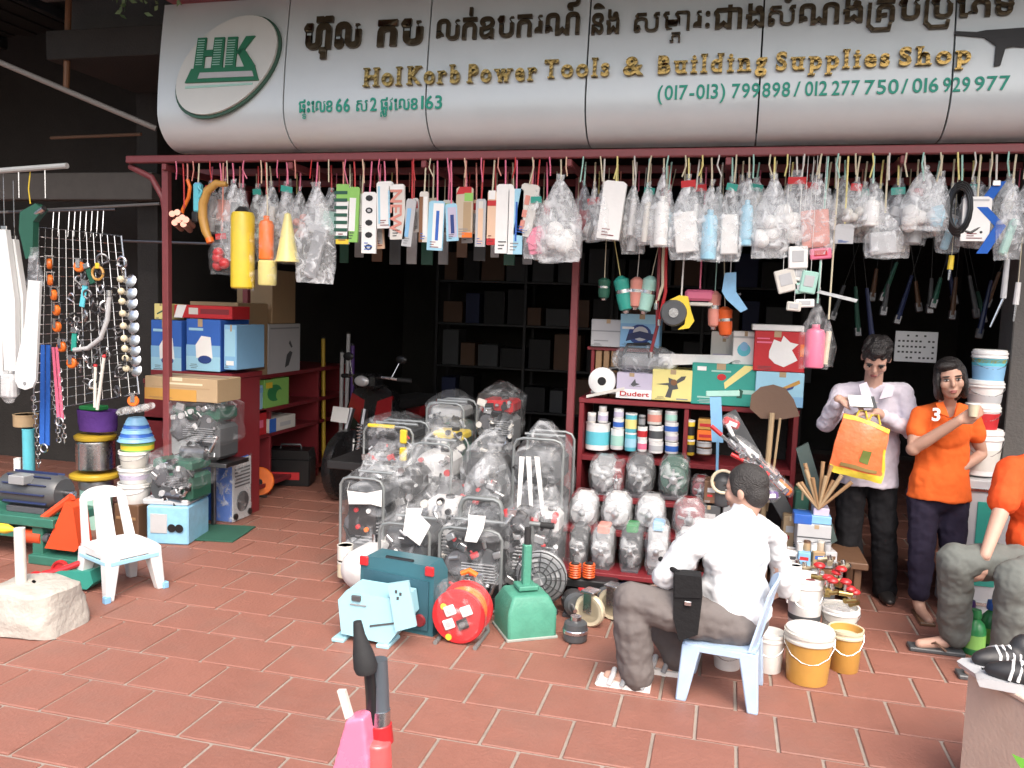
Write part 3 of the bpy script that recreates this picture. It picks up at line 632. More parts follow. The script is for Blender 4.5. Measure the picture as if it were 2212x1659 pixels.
PM = [(1302,988,1074,62,0,'grey'),(1332,1000,1070,30,0,'maroon'),(1380,985,1076,62,0,'dgrey'),(1453,990,1080,68,0,'dgreen'),(1512,1035,1082,44,0,'maroon'),
      (1258,1068,1145,64,1,'silver'),(1330,1070,1147,66,1,'silver'),(1402,1076,1150,66,1,'lgrey'),(1487,1082,1162,74,1,'maroon'),
      (1247,1138,1232,44,2,'dgrey'),(1298,1138,1236,54,2,'salmon'),(1360,1136,1238,52,2,'green'),(1416,1132,1246,50,2,'sky'),(1478,1150,1250,56,2,'lgrey')]
PL = ['dark grey motor at the top step end', 'narrow maroon motor between two grey ones', 'dark motor in the top step middle', 'green black motor on the top step', 'small maroon box motor near the seated man head',
      'silver motor at the middle step end', 'second silver motor on the middle step', 'light grey motor third along the middle step', 'reddish motor near the seated man shoulder',
      'dark motor at the bottom step end', 'pinkish motor second along the bottom step', 'green topped motor on the bottom step', 'blue topped motor on the bottom step', 'pale motor by the seated man sleeve']
for n, (x, t, b, w, rr, c) in enumerate(PM): pump('film-wrapped '+PL[n], x, t, b, w, rows[rr][0], c, n, f=FILM2 if n in (5, 6, 7, 8, 12) else FILM)
# lower shelf front: coils, black trays, castors
for i, (x, c) in enumerate(((1242, 'dorange'), (1272, 'dorange'))):
    p = at(x, 1247, 4.75); o = thing('wire_coil', 'orange wire coil on the black tray, %s' % ('nearer the green box' if i == 0 else 'nearer the seated man'), 'coil', p, 0, 'orange wire coils')
    for j in range(6): MB().tube([(.032*math.cos(g*.5236), -.01+.032*math.sin(g*.5236), .01+j*.014) for g in range(12)], .0065, 6, True).build('turn', plast(c), o)
    MB().cyl((0, -.01, 0), (0, -.01, .09), .024).build('core', plast('black'), o)
p = at(1268, 1300, 4.75); o = thing('black_tray', 'black steel tray with red label under the orange coils', 'tray', p)
k = at(1268, 1249, 4.75).z-p.z
MB().box((.02, .1, k-.03), (.3, .26, .05), .006).build('tray_top', plast('black'), o); MB().box((0, -.034, k-.06), (.1, .01, .02), .002).build('red_label', card('red'), o)
for x in (-.11, .15): MB().box((x, .1, (k-.05)/2-p.z/2), (.02, .22, k-.05+p.z), .003).build('tray_leg', plast('black'), o)
for i, (x, yb) in enumerate(((1273, 1352), (1322, 1338))):
    p = fl(x, yb); o = thing('castor_wheel', 'cream castor wheel on the tiles, %s' % ('beside the small black motor' if i == 0 else 'touching the seated man knee in view'), 'castor', p, R(70))
    wheel(o, (0, 0, .09), .09, .04, 'x', 'lgrey', plast('cream')); MB().box((0, 0, .2), (.09, .08, .012), .003).build('top_plate', STEEL, o)
    for s_ in (-1, 1): MB().box((s_*.034, 0, .145), (.006, .05, .11), .002).build('fork', STEEL, o)
p = fl(1242, 1384); o = thing('small_motor', 'small round black motor with silver cap standing on the tiles', 'motor', p)
MB().lathe([(.05, 0), (.062, .01), (.066, .06), (.06, .1), (.045, .11), (0, .115)], 22).build('motor_drum', plast('dgrey'), o)
MB().lathe([(.068, .05), (.069, .066), (.066, .07)], 22).build('band', STEEL, o); MB().cyl((0, 0, .11), (0, 0, .135), .03).build('cap', STEEL, o)
for i, (x, yb, c) in enumerate(((1300, 1330, 'dgrey'), (1345, 1325, 'navy'), (1232, 1345, 'dgrey'))):
    p = fl(x, yb)+Vector((0, .12, 0)); o = thing('spare_motor', 'dark cylindrical motor lying on the tiles %s' % ('between the cream castors', 'behind the seated man shin', 'behind the small round motor')[i], 'motor', p)
    MB().lathe([(0, -.09), (.05, -.09), (.07, -.07), (.07, .07), (.05, .09), (0, .09)], 18, (0, 0, .075), (R(80), 0, .3)).build('motor_drum', plast(c), o)
    MB().box((0, 0, .012), (.12, .1, .024), .003).build('foot_plate', CAST, o); MB().cyl((0, -.09, .09), (.03, -.15, .08), .012).build('shaft', STEEL, o)
# ================================================================ RIGHT SIDE: buckets, tool heap, paint pails
bucket('bucket', 'white bucket standing between the seated man chair and the tan bucket', 1660, 1372, 1458, 66, fl(1660, 1458).y, 'white', 'white', content=None)
bucket('bucket', 'tan bucket with white lid, nearest of the bucket group', 1746, 1374, 1487, 104, fl(1746, 1487).y, 'mustard', 'offwhite', lid='white')
bucket('bucket', 'tan bucket with plastic film over it behind the nearest tan one', 1826, 1364, 1458, 72, fl(1826, 1458).y, 'mustard', 'cream')
bucket('bucket', 'white tub half hidden behind the blue plastic chair', 1570, 1396, 1452, 66, fl(1570, 1452).y, 'white', 'white')
b_ = fl(1730, 1420); 
def stackz(x, yb, Y): return at(x, yb, Y)
YB = fl(1740, 1425).y+.05
o = bucket('bucket', 'white tub on a yellowish drum behind the tan buckets', 1738, 1250, 1368, 78, YB, 'white', 'white', band=[(.2, .3, 'dgrey')])
bz = o.location.z
tin('drum', 'low yellowish drum under the white tub', 1738, 1366, 1430, 70, YB, 'mustard', None, 'cream', cat='drum')
tin('white_tube', 'upright white plastic pipe beside the seated man elbow', 1715, 1222, 1300, 26, YB-.06, 'white', None, 'white', cat='pipe')
YB2 = fl(1815, 1440).y
o = bucket('bucket', 'white bucket full of grey film and red taps', 1815, 1318, 1385, 80, YB2+.1, 'offwhite', 'white', content=FILM2)
tin('drum', 'tan drum under the bucket of red taps', 1815, 1384, 1440, 74, YB2+.1, 'mustard', None, 'tan', cat='drum')
q = random.Random(5)
for i in range(11):   # red taps poking out of the bucket
    px, py = 1750+i*9.5, 1232+q.random()*60
    p = at(px, py, YB2+.05+q.random()*.12); o = thing('red_tap', 'red handled brass tap over the buckets, %s from the seated man side' % ORD[i], 'tap', p, q.random()*3, 'red taps heaped over the buckets')
    MB().lathe([(0, 0), (.026, .002), (.03, .012), (.022, .022), (0, .024)], 12, (0, 0, .02)).build('handwheel', plast('red'), o)
    MB().cyl((0, 0, -.03), (0, 0, .022), .009).build('stem', STEEL, o); MB().cyl((-.03, 0, -.03), (.035, 0, -.034), .014).build('tap_body', mat('brass', (.4,.3,.12), .35, 1), o)
# heap support: steps with grey boxes (boxes of fittings) beside the standing man
p = at(1752, 1250, 5.2); o = thing('goods_bench', 'low dark bench under the heaped tools beside the standing man', 'bench', (p.x, 5.25, 0))
hz = at(1752, 1192, 5.2).z
MB().box((-.02, 0, hz-.02), (.62, .4, .04), .005).build('bench_top', paint('brown'), o)
for x in (-.28, .24):
    for y in (-.15, .15): MB().box((x, y, (hz-.04)/2), (.04, .04, hz-.04), .004).build('leg', paint('brown'), o)
carton('fitting_box', 'grey lidded box of fittings under the blue disc packs', (1722, 1134, 1790, 1190), 5.06, .26, 'lgrey', [('dgrey', rect(0, .48, 1, .53)), ('dgrey', rect(0, .2, 1, .23))])
for i, (a, b, t, bt, c) in enumerate(((1716, 1752, 1112, 1133, 'blue'), (1752, 1794, 1116, 1133, 'sky'), (1758, 1790, 1098, 1115, 'lilac'))):
    carton('disc_pack', ('dark blue disc pack on the grey fittings box', 'light blue disc pack on the grey fittings box', 'pale lilac disc pack topping the blue packs')[i], (a, t, b, bt), 5.06+.02*i, .14, c, flaps=False, cat='pack', mk=plast)
q = random.Random(11)
for i in range(9):
    px, py = 1708+i*14+q.random()*6, 1208+q.random()*26; p = at(px, py, 4.96+q.random()*.1)
    o = thing('pipe_fitting', 'pale cast pipe fitting below the grey box, %s from the seated man' % ORD[i], 'fitting', p, q.random()*3, 'pale pipe fittings in the heap')
    MB().cyl((-.035, 0, 0), (.035, 0, .004), .016).build('pipe_body', mat('pale_brass', (.45,.38,.26), .45, .6), o); MB().cyl((0, 0, 0), (0, .01, .04), .013).build('branch', STEEL, o)
    MB().cyl((.03, 0, 0), (.045, 0, 0), .02, n=6).build('nut', STEEL, o)
# spade, squeegee, plank, brushes
p = at(1655, 1100, 5.5); o = thing('spade', 'brown spade standing blade up against the shelf', 'spade', p); k = mpp(p)
MB().prism([(-22*k, 195*k), (-46*k, 215*k), (-44*k, 245*k), (-26*k, 263*k), (0, 270*k), (26*k, 263*k), (44*k, 240*k), (58*k, 205*k), (20*k, 195*k)], .012, rot=(R(-6), 0, 0)).build('blade', paint('brown'), o)
MB().tube([(0, .0, 210*k), (-.01, -.03, 100*k), (-.02, -.06, 0), (-.03, -.08, .01-p.z)], .018).build('shaft', paint('tan'), o); MB().tube([(.05, -.01, 200*k), (.03, -.03, 100*k), (.0, -.05, 0)], .008).build('brace', paint('tan'), o)
p = at(1548, 955, 5.3); o = thing('floor_squeegee', 'light blue squeegee leaning in front of the small shelf boxes', 'squeegee', p, rot=(0, 0, 0)); k = mpp(p)
MB().prism([(-10*k, 0), (14*k, 0), (4*k, 100*k), (-20*k, 100*k)], .014).build('handle', plast('sky'), o); MB().cyl((2*k, 0, 4*k), (14*k, .02, .005-p.z), .009).build('shaft', plast('sky'), o); MB().box((.02, 0, 106*k), (70*k, .03, 12*k), .004, (0, R(-4), 0)).build('head', plast('mint'), o)
p = at(1760, 1182, 5.35); o = thing('stone_slab', 'grey green stone slab leaning beside the spade', 'slab', p); k = mpp(p)
MB().prism([(-52*k, 212*k), (-28*k, 227*k), (44*k, 20*k), (18*k, 0)], .03).build('slab_body', mat('green_stone', (.06,.09,.085), .5, vary=.4), o)
p = at(1768, 1100, 5.1); o = thing('brush_bundle', 'bundle of brown wooden brush handles beside the standing man', 'bundle', p, 0); q = random.Random(4)
for i in range(12):
    a = R(-38+7*i+q.uniform(-6, 6)); L = .18+q.random()*.12; MB().tube([(0, 0, 0), (math.sin(a)*L, q.uniform(-.04, .04), math.cos(a)*L)], [.007, .012]).build('handle', paint('wood' if i % 3 else 'tan'), o)
# heap of bagged hand tools behind the seated man's head
q = random.Random(9)
HT = [('red', 'red gripped pliers pack in the heap over the seated man head'), ('white', 'white tool pack in the heap over the seated man head'), ('orange', 'orange wrapped tool lying below the white packs'), ('purple', 'purple box with white mark at the heap foot'), ('salmon', 'pale red tool pack lying on the slope of the heap')]
for i, (c, lab) in enumerate(HT):
    px, py = ((1575, 905), (1600, 960), (1672, 1030), (1660, 1062), (1640, 1000))[i]
    p = at(px, py+18, 5.15); o = thing('tool_pack', lab, 'tool', p, 0, rot=(0, R((20, 35, 40, -8, 38)[i]), 0)); w = (.1, .2, .2, .12, .22)[i]
    MB().box((0, 0, .03), (w, .06, .05), .012).build('pack_body', plast(c), o); MB().box((w*.1, -.032, .03), (w*.5, .004, .025), .001).build('pack_label', card('white' if c != 'white' else 'red'), o)
    hull(lambda u, v, w=w: (w*.58*math.cos(2*math.pi*u)*max(.15, math.sin(math.pi*v))**.5, .045*math.sin(2*math.pi*u)*max(.15, math.sin(math.pi*v))**.5, .03-.05*math.cos(math.pi*v)), o, 'film_wrap', FILM, 12, 7, seed=i)
for i in range(7):
    px, py = 1575+i*17, 945+i*14+q.random()*20; p = at(px, py, 5.12); o = thing('steel_hand_tool', 'bright steel hand tool over the seated man head, %s down the slope' % ORD[i], 'tool', p, 0, 'steel hand tools in the heap', rot=(0, R(q.uniform(20, 70)), 0))
    MB().box((0, 0, 0), (.13, .02, .02), .004).build('tool_shaft', STEEL, o); MB().box((.07, 0, .004), (.03, .03, .045), .006).build('tool_head', STEEL, o); MB().cyl((-.06, 0, 0), (-.14, 0, 0), .013).build('grip', plast(('red', 'white', 'dgrey')[i % 3]), o)
p = at(1560, 1090, 5.3); o = thing('grey_cable_tool', 'grey pump with pale hose loops beside the seated man head', 'pump', p); k = mpp(p)
MB().lathe([(.06, 0), (.07, .02), (.07, .16), (.04, .2), (0, .2)], 18).build('pump_body', plast('dgrey'), o); MB().tube(arc((.0, -.08, .16), .07, 20, 300, 14), .01).build('hose', plast('cream'), o)
q = random.Random(61); BL = ['white', 'lgrey', 'tan', 'dgrey', 'offwhite', 'beige', 'grey', 'rust', 'white', 'sky', 'carton', 'lgrey']
for i in range(12):
    cx_ = 1712+(i % 4)*26; lv = i//4; y1_ = 1305-lv*38+q.uniform(-3, 3); carton('small_carton', 'small dull carton heaped before the bench, %s in the %s layer' % (ORD[i % 4], ('bottom', 'middle', 'top')[lv]), (cx_-13, y1_-36, cx_+12, y1_), 4.98+.02*(i % 3), .12, BL[i], [(('dgrey', 'red', 'blue', 'brown')[i % 4], rect(.15, .55, .85, .75)), ('lgrey', rect(.15, .2, .6, .3))], group='small cartons before the bench', rz=q.uniform(-.2, .2))
for i in range(5):
    x_ = 1728+i*15; tin('fitting_tub', 'pale tub of fittings on the bench, %s from the seated man' % ORD[i], x_, 1172-(i % 2)*3, 1193, 14, 5.02, ('offwhite', 'tan', 'white', 'beige', 'lgrey')[i], None, ('white', 'brown', 'lgrey', 'offwhite', 'grey')[i], cat='tub', group='tubs of fittings on the bench')
for i, (a, b, t, bt, c) in enumerate(((1505, 1552, 1092, 1150, 'dgrey'), (1520, 1556, 1040, 1088, 'brown'), (1560, 1600, 1085, 1150, 'grey'), (1712, 1740, 1062, 1186, 'dgreen'), (1690, 1716, 1115, 1185, 'tan'))): carton('dark_case', ('dark grey case at the stepped stand end', 'brown box above the dark grey case', 'grey case behind the seated man ear', 'dark green case beside the blue disc packs', 'tan case at the bench end')[i], (a, t, b, bt), 5.25, .16, c, [('lgrey', rect(.2, .5, .8, .7)), ('red', rect(.2, .3, .5, .4))], 'case')
o = thing('plank_stand', 'dark plank stand behind the seated man head', 'stand', (at(1552, 1150, 5.25).x, 5.34, 0)); zz = at(1552, 1151, 5.25).z
MB().box((0, 0, zz-.012), (.36, .22, .024), .003).build('stand_top', paint('brown'), o)
for x in (-.16, .16): MB().box((x, 0, (zz-.024)/2), (.024, .2, zz-.024), .003).build('leg', paint('brown'), o)
a, b = at(1580, 900, 5.36), at(1705, 1120, 5.36); o = thing('leaning_plank', 'dark plank sloping behind the heaped hand tools', 'plank', (a+b)/2); vv = a-b
MB().box((0, 0, 0), (vv.length+.06, .02, .09), .004, (0, -math.atan2(vv.z, vv.x)+math.pi, 0)).build('plank_board', paint('dgrey'), o); MB().cyl(b-(a+b)/2, (b.x-(a.x+b.x)/2, .05, -(a.z+b.z)/2), .012).build('prop', paint('brown'), o)
# paint pail column
PC = [(2125, 934, 1030, 82, 'white', [(.12, .6, 'offwhite')], 'big white pail at the foot of the pail column'), (2127, 880, 934, 72, 'white', [(.05, .75, 'red')], 'white pail with red label in the pail column'), (2134, 828, 881, 74, 'white', [(.2, .5, 'lgrey')], 'plain white pail with small dark print under the blue pail')]
YP = 5.38
for x, t, b, w, c, bd, lab in PC: bucket('paint_pail', lab, x, t, b, w, YP, c, 'white', 'pail', 'white', bd, 'stacked paint pails beside the woman')
bucket('paint_pail', 'blue labelled pail with yellow band topping the pail column', 2142, 762, 829, 70, YP, 'white', 'white', 'pail', 'white', [(.02, .55, 'sky'), (.56, .8, 'cyan'), (.66, .78, 'yellow')], 'stacked paint pails beside the woman')
p, w, h = front(2070, 1036, 2168, 1200, YP-.06); o = thing('steel_crate', 'grey steel machine box with teal panel under the paint pails', 'crate', (p.x, YP+.14, 0)); h = at(2120, 1034, YP).z
MB().box((0, 0, h/2), (w, .4, h), .006).build('crate_body', paint('lgrey'), o); MB().box((.02, -.203, h*.55), (w*.45, .008, h*.6), .002).build('teal_panel', paint('teal'), o)
for z in (.12, .93): MB().box((0, -.204, h*z), (w*.96, .01, .02), .002).build('edge_rib', STEEL, o)
# dark pillar at the right edge, punched grey plate, red cabinet
x = at(2178, 900, 5.6).x
MB_ = MB().box((x+.12, 5.75, 1.5), (.26, .26, 3.0), .006).build('pillar', GREYW, sh)
p, w, h = front(1934, 716, 2017, 782, 6.3); o = thing('punched_plate', 'grey plate with rows of dark slots hung behind the standing pair', 'plate', p)
MB().box((0, 0, h/2), (w, .012, h), .002).build('plate_body', paint('lgrey'), o); q = random.Random(2)
for r_i in range(5):
    for c_i in range(9):
        if q.random() < .78: MB().box(((c_i-4)*w/10, -.0065, h*(.14+.18*r_i)), (w*.055, .002, h*.06), .0005).build('slot', plast('black'), o)
p, w, h = front(2178, 640, 2290, 760, 5.9); o = thing('red_cabinet', 'red cabinet on the dark pillar at the picture edge', 'cabinet', p+Vector((.05, -.15, 0))); MB().box((0, .1, h/2), (w, .12, h), .006).build('cabinet_body', paint('red'), o); MB().box((0, .03, h/2), (w*.86, .012, h*.86), .003).build('door', paint('maroon'), o)
# ================================================================ CENTRE: machines on the tiles
TUBE = mat('grey_frame_tube', (.26,.28,.28), .4, .5, vary=.12)
def genset(label, xl_, xr_, yt, yb, Y, d, body, tank, rz=0, frame=True, filmm=FILM, panel=None, floor=True, seed=0, cat='generator', group=None, handle=False, name='generator'):
    p, w, h = front(xl_, yt, xr_, yb, Y); p = p+Vector((0, d/2, 0))
    if floor: h += p.z; p.z = 0
    o = thing(name, label, cat, p, rz, group); hw, hd = w/2, d/2
    if frame:
        for s_ in (-1, 1):
            y = s_*(hd-.02); c = .06
            MB().tube([(-hw+.015, y, .02), (-hw+.015, y, h-c), (-hw+.035, y, h-.025), (-hw+c+.015, y, h-.012), (hw-c-.015, y, h-.012), (hw-.035, y, h-.025), (hw-.015, y, h-c), (hw-.015, y, .02), (hw-.03, y, .012), (-hw+.03, y, .012)], .0095, 8, True).build('frame_loop', TUBE, o)
        for x in (-hw+.03, hw-.03): MB().cyl((x, -hd+.02, .03), (x, hd-.02, .03), .011, n=8).build('frame_bar', TUBE, o)
        MB().cyl((-hw+.04, 0, h-.012), (hw-.04, 0, h-.012), .011, n=8).build('frame_bar', TUBE, o)
    m = MB().box((0, 0, h*.33), (w*.84, d*.76, h*.56), .025); m.build('engine_block', plast(body), o)
    m = MB()
    for i in range(7): m.box((w*.12, -d*.05, h*.36+i*h*.034), (w*.5, d*.82, h*.014), .002)
    m.build('cooling_fins', ALU, o)
    MB().lathe([(0, -.02), (w*.2, -.02), (w*.22, 0), (w*.22, .03), (0, .035)], 18, (-w*.16, -d*.36, h*.3), (R(90), 0, 0)).build('recoil_cover', plast('dgrey' if body != 'dgrey' else 'grey'), o)
    q_ = random.Random(seed+50)
    MB().lathe([(0, -.05), (w*.13, -.05), (w*.15, -.03), (w*.15, .03), (w*.13, .05), (0, .05)], 18, (w*.22, -d*.3, h*.62), (R(90), 0, R(q_.uniform(-20, 20)))).build('air_filter', plast(q_.choice(('black', 'lgrey', 'dgrey'))), o)
    MB().lathe([(0, -w*.2), (w*.11, -w*.2), (w*.11, w*.2), (0, w*.2)], 14, (w*.05, -d*.38, h*.16), (0, R(90), 0)).build('muffler', DSTEEL, o)
    MB().lathe([(0, -.014), (w*.17, -.014), (w*.17, -.006), (w*.12, 0), (w*.17, .006), (w*.17, .014), (0, .014)], 20, (-w*.2, -d*.42, h*.55), (R(90), 0, 0)).build('belt_pulley', CAST, o)
    MB().tube([(-w*.3, -d*.3, h*.7), (-w*.38, -d*.44, h*.5), (-w*.2, -d*.46, h*.35), (w*.05, -d*.44, h*.45), (w*.2, -d*.4, h*.75)], .008, 8).build('rubber_hose', RUBBER, o)
    MB().box((w*.12, -d*.352, h*.24), (w*.2, .006, h*.1), .002).build('rating_plate', card(q_.choice(('white', 'lyellow', 'red', 'offwhite'))), o)
    if not panel:
        dm_ = [MB(), MB(), MB(), MB()]
        for i in range(30):
            c3 = (q_.uniform(-.42, .42)*w, -d*.4-q_.random()*d*.07, h*q_.uniform(.06, .9)); s3 = q_.uniform(.015, .05); t_ = dm_[i % 4]
            if i % 3 == 0: t_.cyl(c3, (c3[0]+q_.uniform(-.06, .06), c3[1]-.01, c3[2]+q_.uniform(-.05, .05)), s3*.35, n=10)
            elif i % 3 == 1: t_.box(c3, (s3*1.4, .03, s3), .005, (0, q_.uniform(-.6, .6), 0))
            else: t_.lathe([(0, -.012), (s3*.5, -.012), (s3*.5, .012), (0, .012)], 12, c3, (R(90), 0, 0))
        for t_, mm in zip(dm_, (ALU, plast('black'), STEEL, plast(q_.choice(('red', 'offwhite', 'lgrey', 'mustard'))))):
            e_ = t_.build('engine_fittings', mm, o); e_['kind'] = 'stuff'
    if tank: 
        MB().box((0, 0, h*.78), (w*.82, d*.74, h*.22), min(.05, h*.08)).build('fuel_tank', plast(tank), o)
        MB().lathe([(.028, 0), (.03, .015), (.02, .022), (0, .022)], 14, (w*.1, 0, h*.89)).build('tank_cap', plast('black'), o)
    if panel:
        b = MB().box((w*.02, -hd+.03, h*.6), (w*.6, .03, h*.34), .006).build('control_panel', plast('black'), o)
        for i, (x, z, c) in enumerate(((-.1, .68, 'red'), (-.06, .52, 'red'), (.12, .5, 'orange'), (.16, .68, 'white'))): MB().lathe([(0, 0), (w*.05, 0), (w*.045, .014), (0, .016)], 12, (w*x, -hd+.015, h*z), (R(90), 0, 0)).build('knob', plast(c), b)
    MB().tube([(w*.3, -d*.2, h*.5), (w*.4, -d*.38, h*.44), (w*.3, -d*.42, h*.2), (w*.1, -d*.4, h*.12)], .012, 8).build('exhaust_pipe', STEEL, o)
    if handle: MB().tube([(-hw*.8, -hd, h*.3), (-hw*.8, -hd-.05, h*1.0), (-hw*.6, -hd-.06, h*1.1), (hw*.6, -hd-.06, h*1.1), (hw*.8, -hd-.05, h*1.0), (hw*.8, -hd, h*.3)], .014, 8).build('push_handle', TUBE, o)
    filmm = {FILM: FILMM, FILM2: FILMM2}.get(filmm, filmm)
    if filmm:
        def fn(u, v):
            g = 2*math.pi*u; e = .4; cx = math.copysign(abs(math.cos(g))**e, math.cos(g)); cy = math.copysign(abs(math.sin(g))**e, math.sin(g))
            s_ = min(1, math.sin(math.pi*min(.985, max(.12, v)))*1.5)**.6; return (cx*(hw+.012)*s_, cy*(hd+.012)*s_, .05+(h+.03)*v)
        hull(fn, o, 'film_wrap', filmm, 30, 18, seed=seed, amp=.016, freq=7)
    return o
def tag_paper(label, pts, Y):
    ps = [at(x, y, Y) for x, y in pts]; c = sum(ps, Vector())/len(ps); o = thing('paper_tag', label, 'tag', c)
    m = MB(); n = len(ps); L = [p-c+Vector((0, .012*math.sin(i*2.1), 0)) for i, p in enumerate(ps)]
    m.add([tuple(v) for v in L]+[tuple(v+Vector((0, .0015, 0))) for v in L], [tuple(range(n)), tuple(range(2*n-1, n-1, -1))]+[(i, (i+1) % n, (i+1) % n+n, i+n) for i in range(n)]).build('sheet', card('white'), o)
    MB().tube([L[0], L[0]+Vector((.005, .02, .05))], .001, 5).build('string', plast('white'), o); return o
# low platform behind
pz = at(1000, 1010, 5.7).z
pt = thing('machine_platform', 'low dark platform carrying the rearmost engines', 'platform', (-2.0, 5.95, 0))
MB().box((0, 0, pz-.03), (1.6, .8, .06), .006).build('platform_top', paint('black'), pt)
for x in (-.5, .7):
    for y in (-.33, .33): MB().box((x, y, (pz-.06)/2), (.05, .05, pz-.06), .005).build('leg', paint('black'), pt)
genset('red tanked generator in clear film at the back of the machine group', 1020, 1108, 852, 985, 5.65, .38, 'grey', 'red', floor=False, seed=1, filmm=FILM3, frame=False)
genset('grey green engine in clear film with pale lid between yellow and red tanks', 912, 1003, 868, 985, 5.8, .36, 'dgreen', 'lgrey', floor=False, seed=2, frame=True)
genset('yellow tanked engine on the platform before the grey green engine', 918, 1002, 926, 1010, 5.45, .3, 'dgreen', 'yellow', floor=False, seed=3, frame=False, filmm=FILM3)
genset('black generator with yellow frame pieces beside the motorcycle', 775, 895, 918, 1012, 5.45, .36, 'dgrey', 'black', floor=False, seed=4, frame=True)
for i, (a, b) in enumerate((((868, 925), (878, 958)), ((868, 970), (868, 1000)))):
    pass
o = bpy.data.objects['generator.003'] if 'generator.003' in bpy.data.objects else None
if o:
    for z in (.2, .62): MB().box((.12, -.17, z*.3+.05), (.05, .04, .1), .012).build('yellow_bracket', plast('yellow'), o)
    MB().box((-.05, -.17, .3), (.2, .04, .025), .008).build('yellow_bracket', plast('yellow'), o)
# second row on the floor
genset('dark engine in clear film behind the front pair, with grey ribbed cover', 838, 908, 990, 1150, 4.95, .42, 'black', 'black', seed=5, frame=False, filmm=FILM2)
genset('tall pale engine in milky film at the middle of the machine group', 876, 975, 955, 1160, 5.15, .4, 'grey', 'silver', seed=6, frame=True, filmm=FILM2)
genset('slate grey engine in clear film left of the tall silver machine', 985, 1090, 965, 1130, 5.2, .4, 'black', 'black', seed=7, frame=False, filmm=FILM2)
genset('tall silver machine in clear film with white hanging straps', 1095, 1212, 945, 1195, 5.05, .42, 'black', 'dgrey', seed=8, frame=True, filmm=FILM2)
for i, (x0, x1) in enumerate(((1128, 1120), (1142, 1148), (1160, 1172))):
    a, b = at(x0, 985, 5.0), at(x1, 1105, 4.98); st_ = thing('plastic_strap', 'white plastic strap hanging on the tall silver machine, %s' % ('first', 'middle one', 'nearest the pump stand')[i], 'strap', b, 0, 'white straps on the silver machine')
    MB().prism([(a.x-b.x-.012, a.z-b.z), (a.x-b.x+.02, a.z-b.z), (.012, 0), (-.012, 0)], .004).build('strap_band', plast('white'), st_); MB().box((0, -.002, .01), (.03, .008, .016), .002).build('buckle', plast('lgrey'), st_)
for i, (a, b_, t, bt, Y, c, lab) in enumerate(((1000, 1082, 1010, 1110, 4.82, 'dgrey', 'compact dark motor in film between the arched handle and the slate engine'), (898, 992, 1062, 1150, 4.72, 'grey', 'compact grey motor in film under the tall pale engine'), (1085, 1140, 1085, 1210, 4.62, 'black', 'narrow black motor in film beside the arched handle'), (770, 845, 985, 1075, 5.05, 'black', 'compact black motor in film before the yellow framed generator'), (1140, 1205, 1090, 1215, 4.72, 'dgrey', 'squat dark motor in film at the foot of the tall silver machine'))):
    genset(lab, a, b_, t, bt, Y, .3, c, ('dgrey', 'silver', 'dgrey', 'grey', 'silver')[i], seed=30+i, frame=False, filmm=(FILM2, FILM, FILM, FILM2, FILM2)[i], name='wrapped_motor', cat='motor')
# front row
genset('grey framed generator in film with black panel and red knobs', 722, 830, 1030, 1245, 4.72, .46, 'dgrey', 'dgrey', seed=9, panel=True, filmm=FILM)
genset('framed generator with white paper tag behind the dark blue case', 806, 930, 1130, 1290, 4.45, .42, 'black', 'dgrey', seed=10, filmm=FILM, handle=False)
genset('framed generator with tall arched handle behind the red reel', 936, 1085, 1140, 1290, 4.45, .44, 'black', 'black', seed=11, filmm=FILM)
o = thing('trolley_handle', 'arched grey trolley handle standing over the framed generator', 'handle', at(1037, 1180, 4.75)); k = mpp(o.location)
MB().tube([(-47*k, 0, -o.location.z), (-47*k, 0, 85*k), (-40*k, 0, 100*k), (-28*k, 0, 105*k), (28*k, 0, 105*k), (40*k, 0, 100*k), (47*k, 0, 85*k), (47*k, 0, -o.location.z)], .016, 10).build('handle_tube', TUBE, o); MB().cyl((-47*k, 0, 0), (47*k, 0, 0), .01).build('cross_bar', TUBE, o)
tag_paper('white paper tag on the generator behind the dark blue case', ((878, 1098), (912, 1098), (910, 1112), (930, 1135), (905, 1180), (872, 1150), (876, 1112)), 4.4)
tag_paper('white paper tag on the arched handle generator', ((1012, 1112), (1048, 1116), (1046, 1140), (1030, 1172), (1002, 1170), (1012, 1136)), 4.4)
tag_paper('white manual sheet lying on the black panelled generator', ((750, 1060), (790, 1066), (826, 1058), (824, 1095), (800, 1090), (755, 1088)), 4.68)
# air tanks
def airtank(label, a, b, r, c):
    a, b = Vector(a), Vector(b); o = thing('air_tank', label, 'tank', (a+b)/2); d = (b-a); L = d.length; qd = d.to_track_quat('Z', 'Y').to_euler()
    MB().lathe([(0, -L/2-r*.5), (r*.5, -L/2-r*.42), (r*.88, -L/2-r*.18), (r, -L/2+.01), (r, L/2-.01), (r*.88, L/2+r*.18), (r*.5, L/2+r*.42), (0, L/2+r*.5)], 26, (0, 0, 0), qd).build('tank_shell', paint(c, .35), o)
    MB().cyl((0, -.02, r), (0, -.02, r+.05), .018).build('valve', STEEL, o)
    for s_ in (-.3, .3): MB().box(tuple(d*s_+Vector((0, 0, -r-.015))), (.06, .1, .05), .004).build('foot', CAST, o)
    return o
p = fl(750, 1300); airtank('silver grey air tank end beside the dark blue case', p+Vector((.02, .1, .16)), p+Vector((.05, .55, .16)), .12, 'silver')
p = fl(1065, 1290); airtank('silver grey air tank end behind the green box', p+Vector((0, .1, .19)), p+Vector((0, .55, .19)), .13, 'silver')
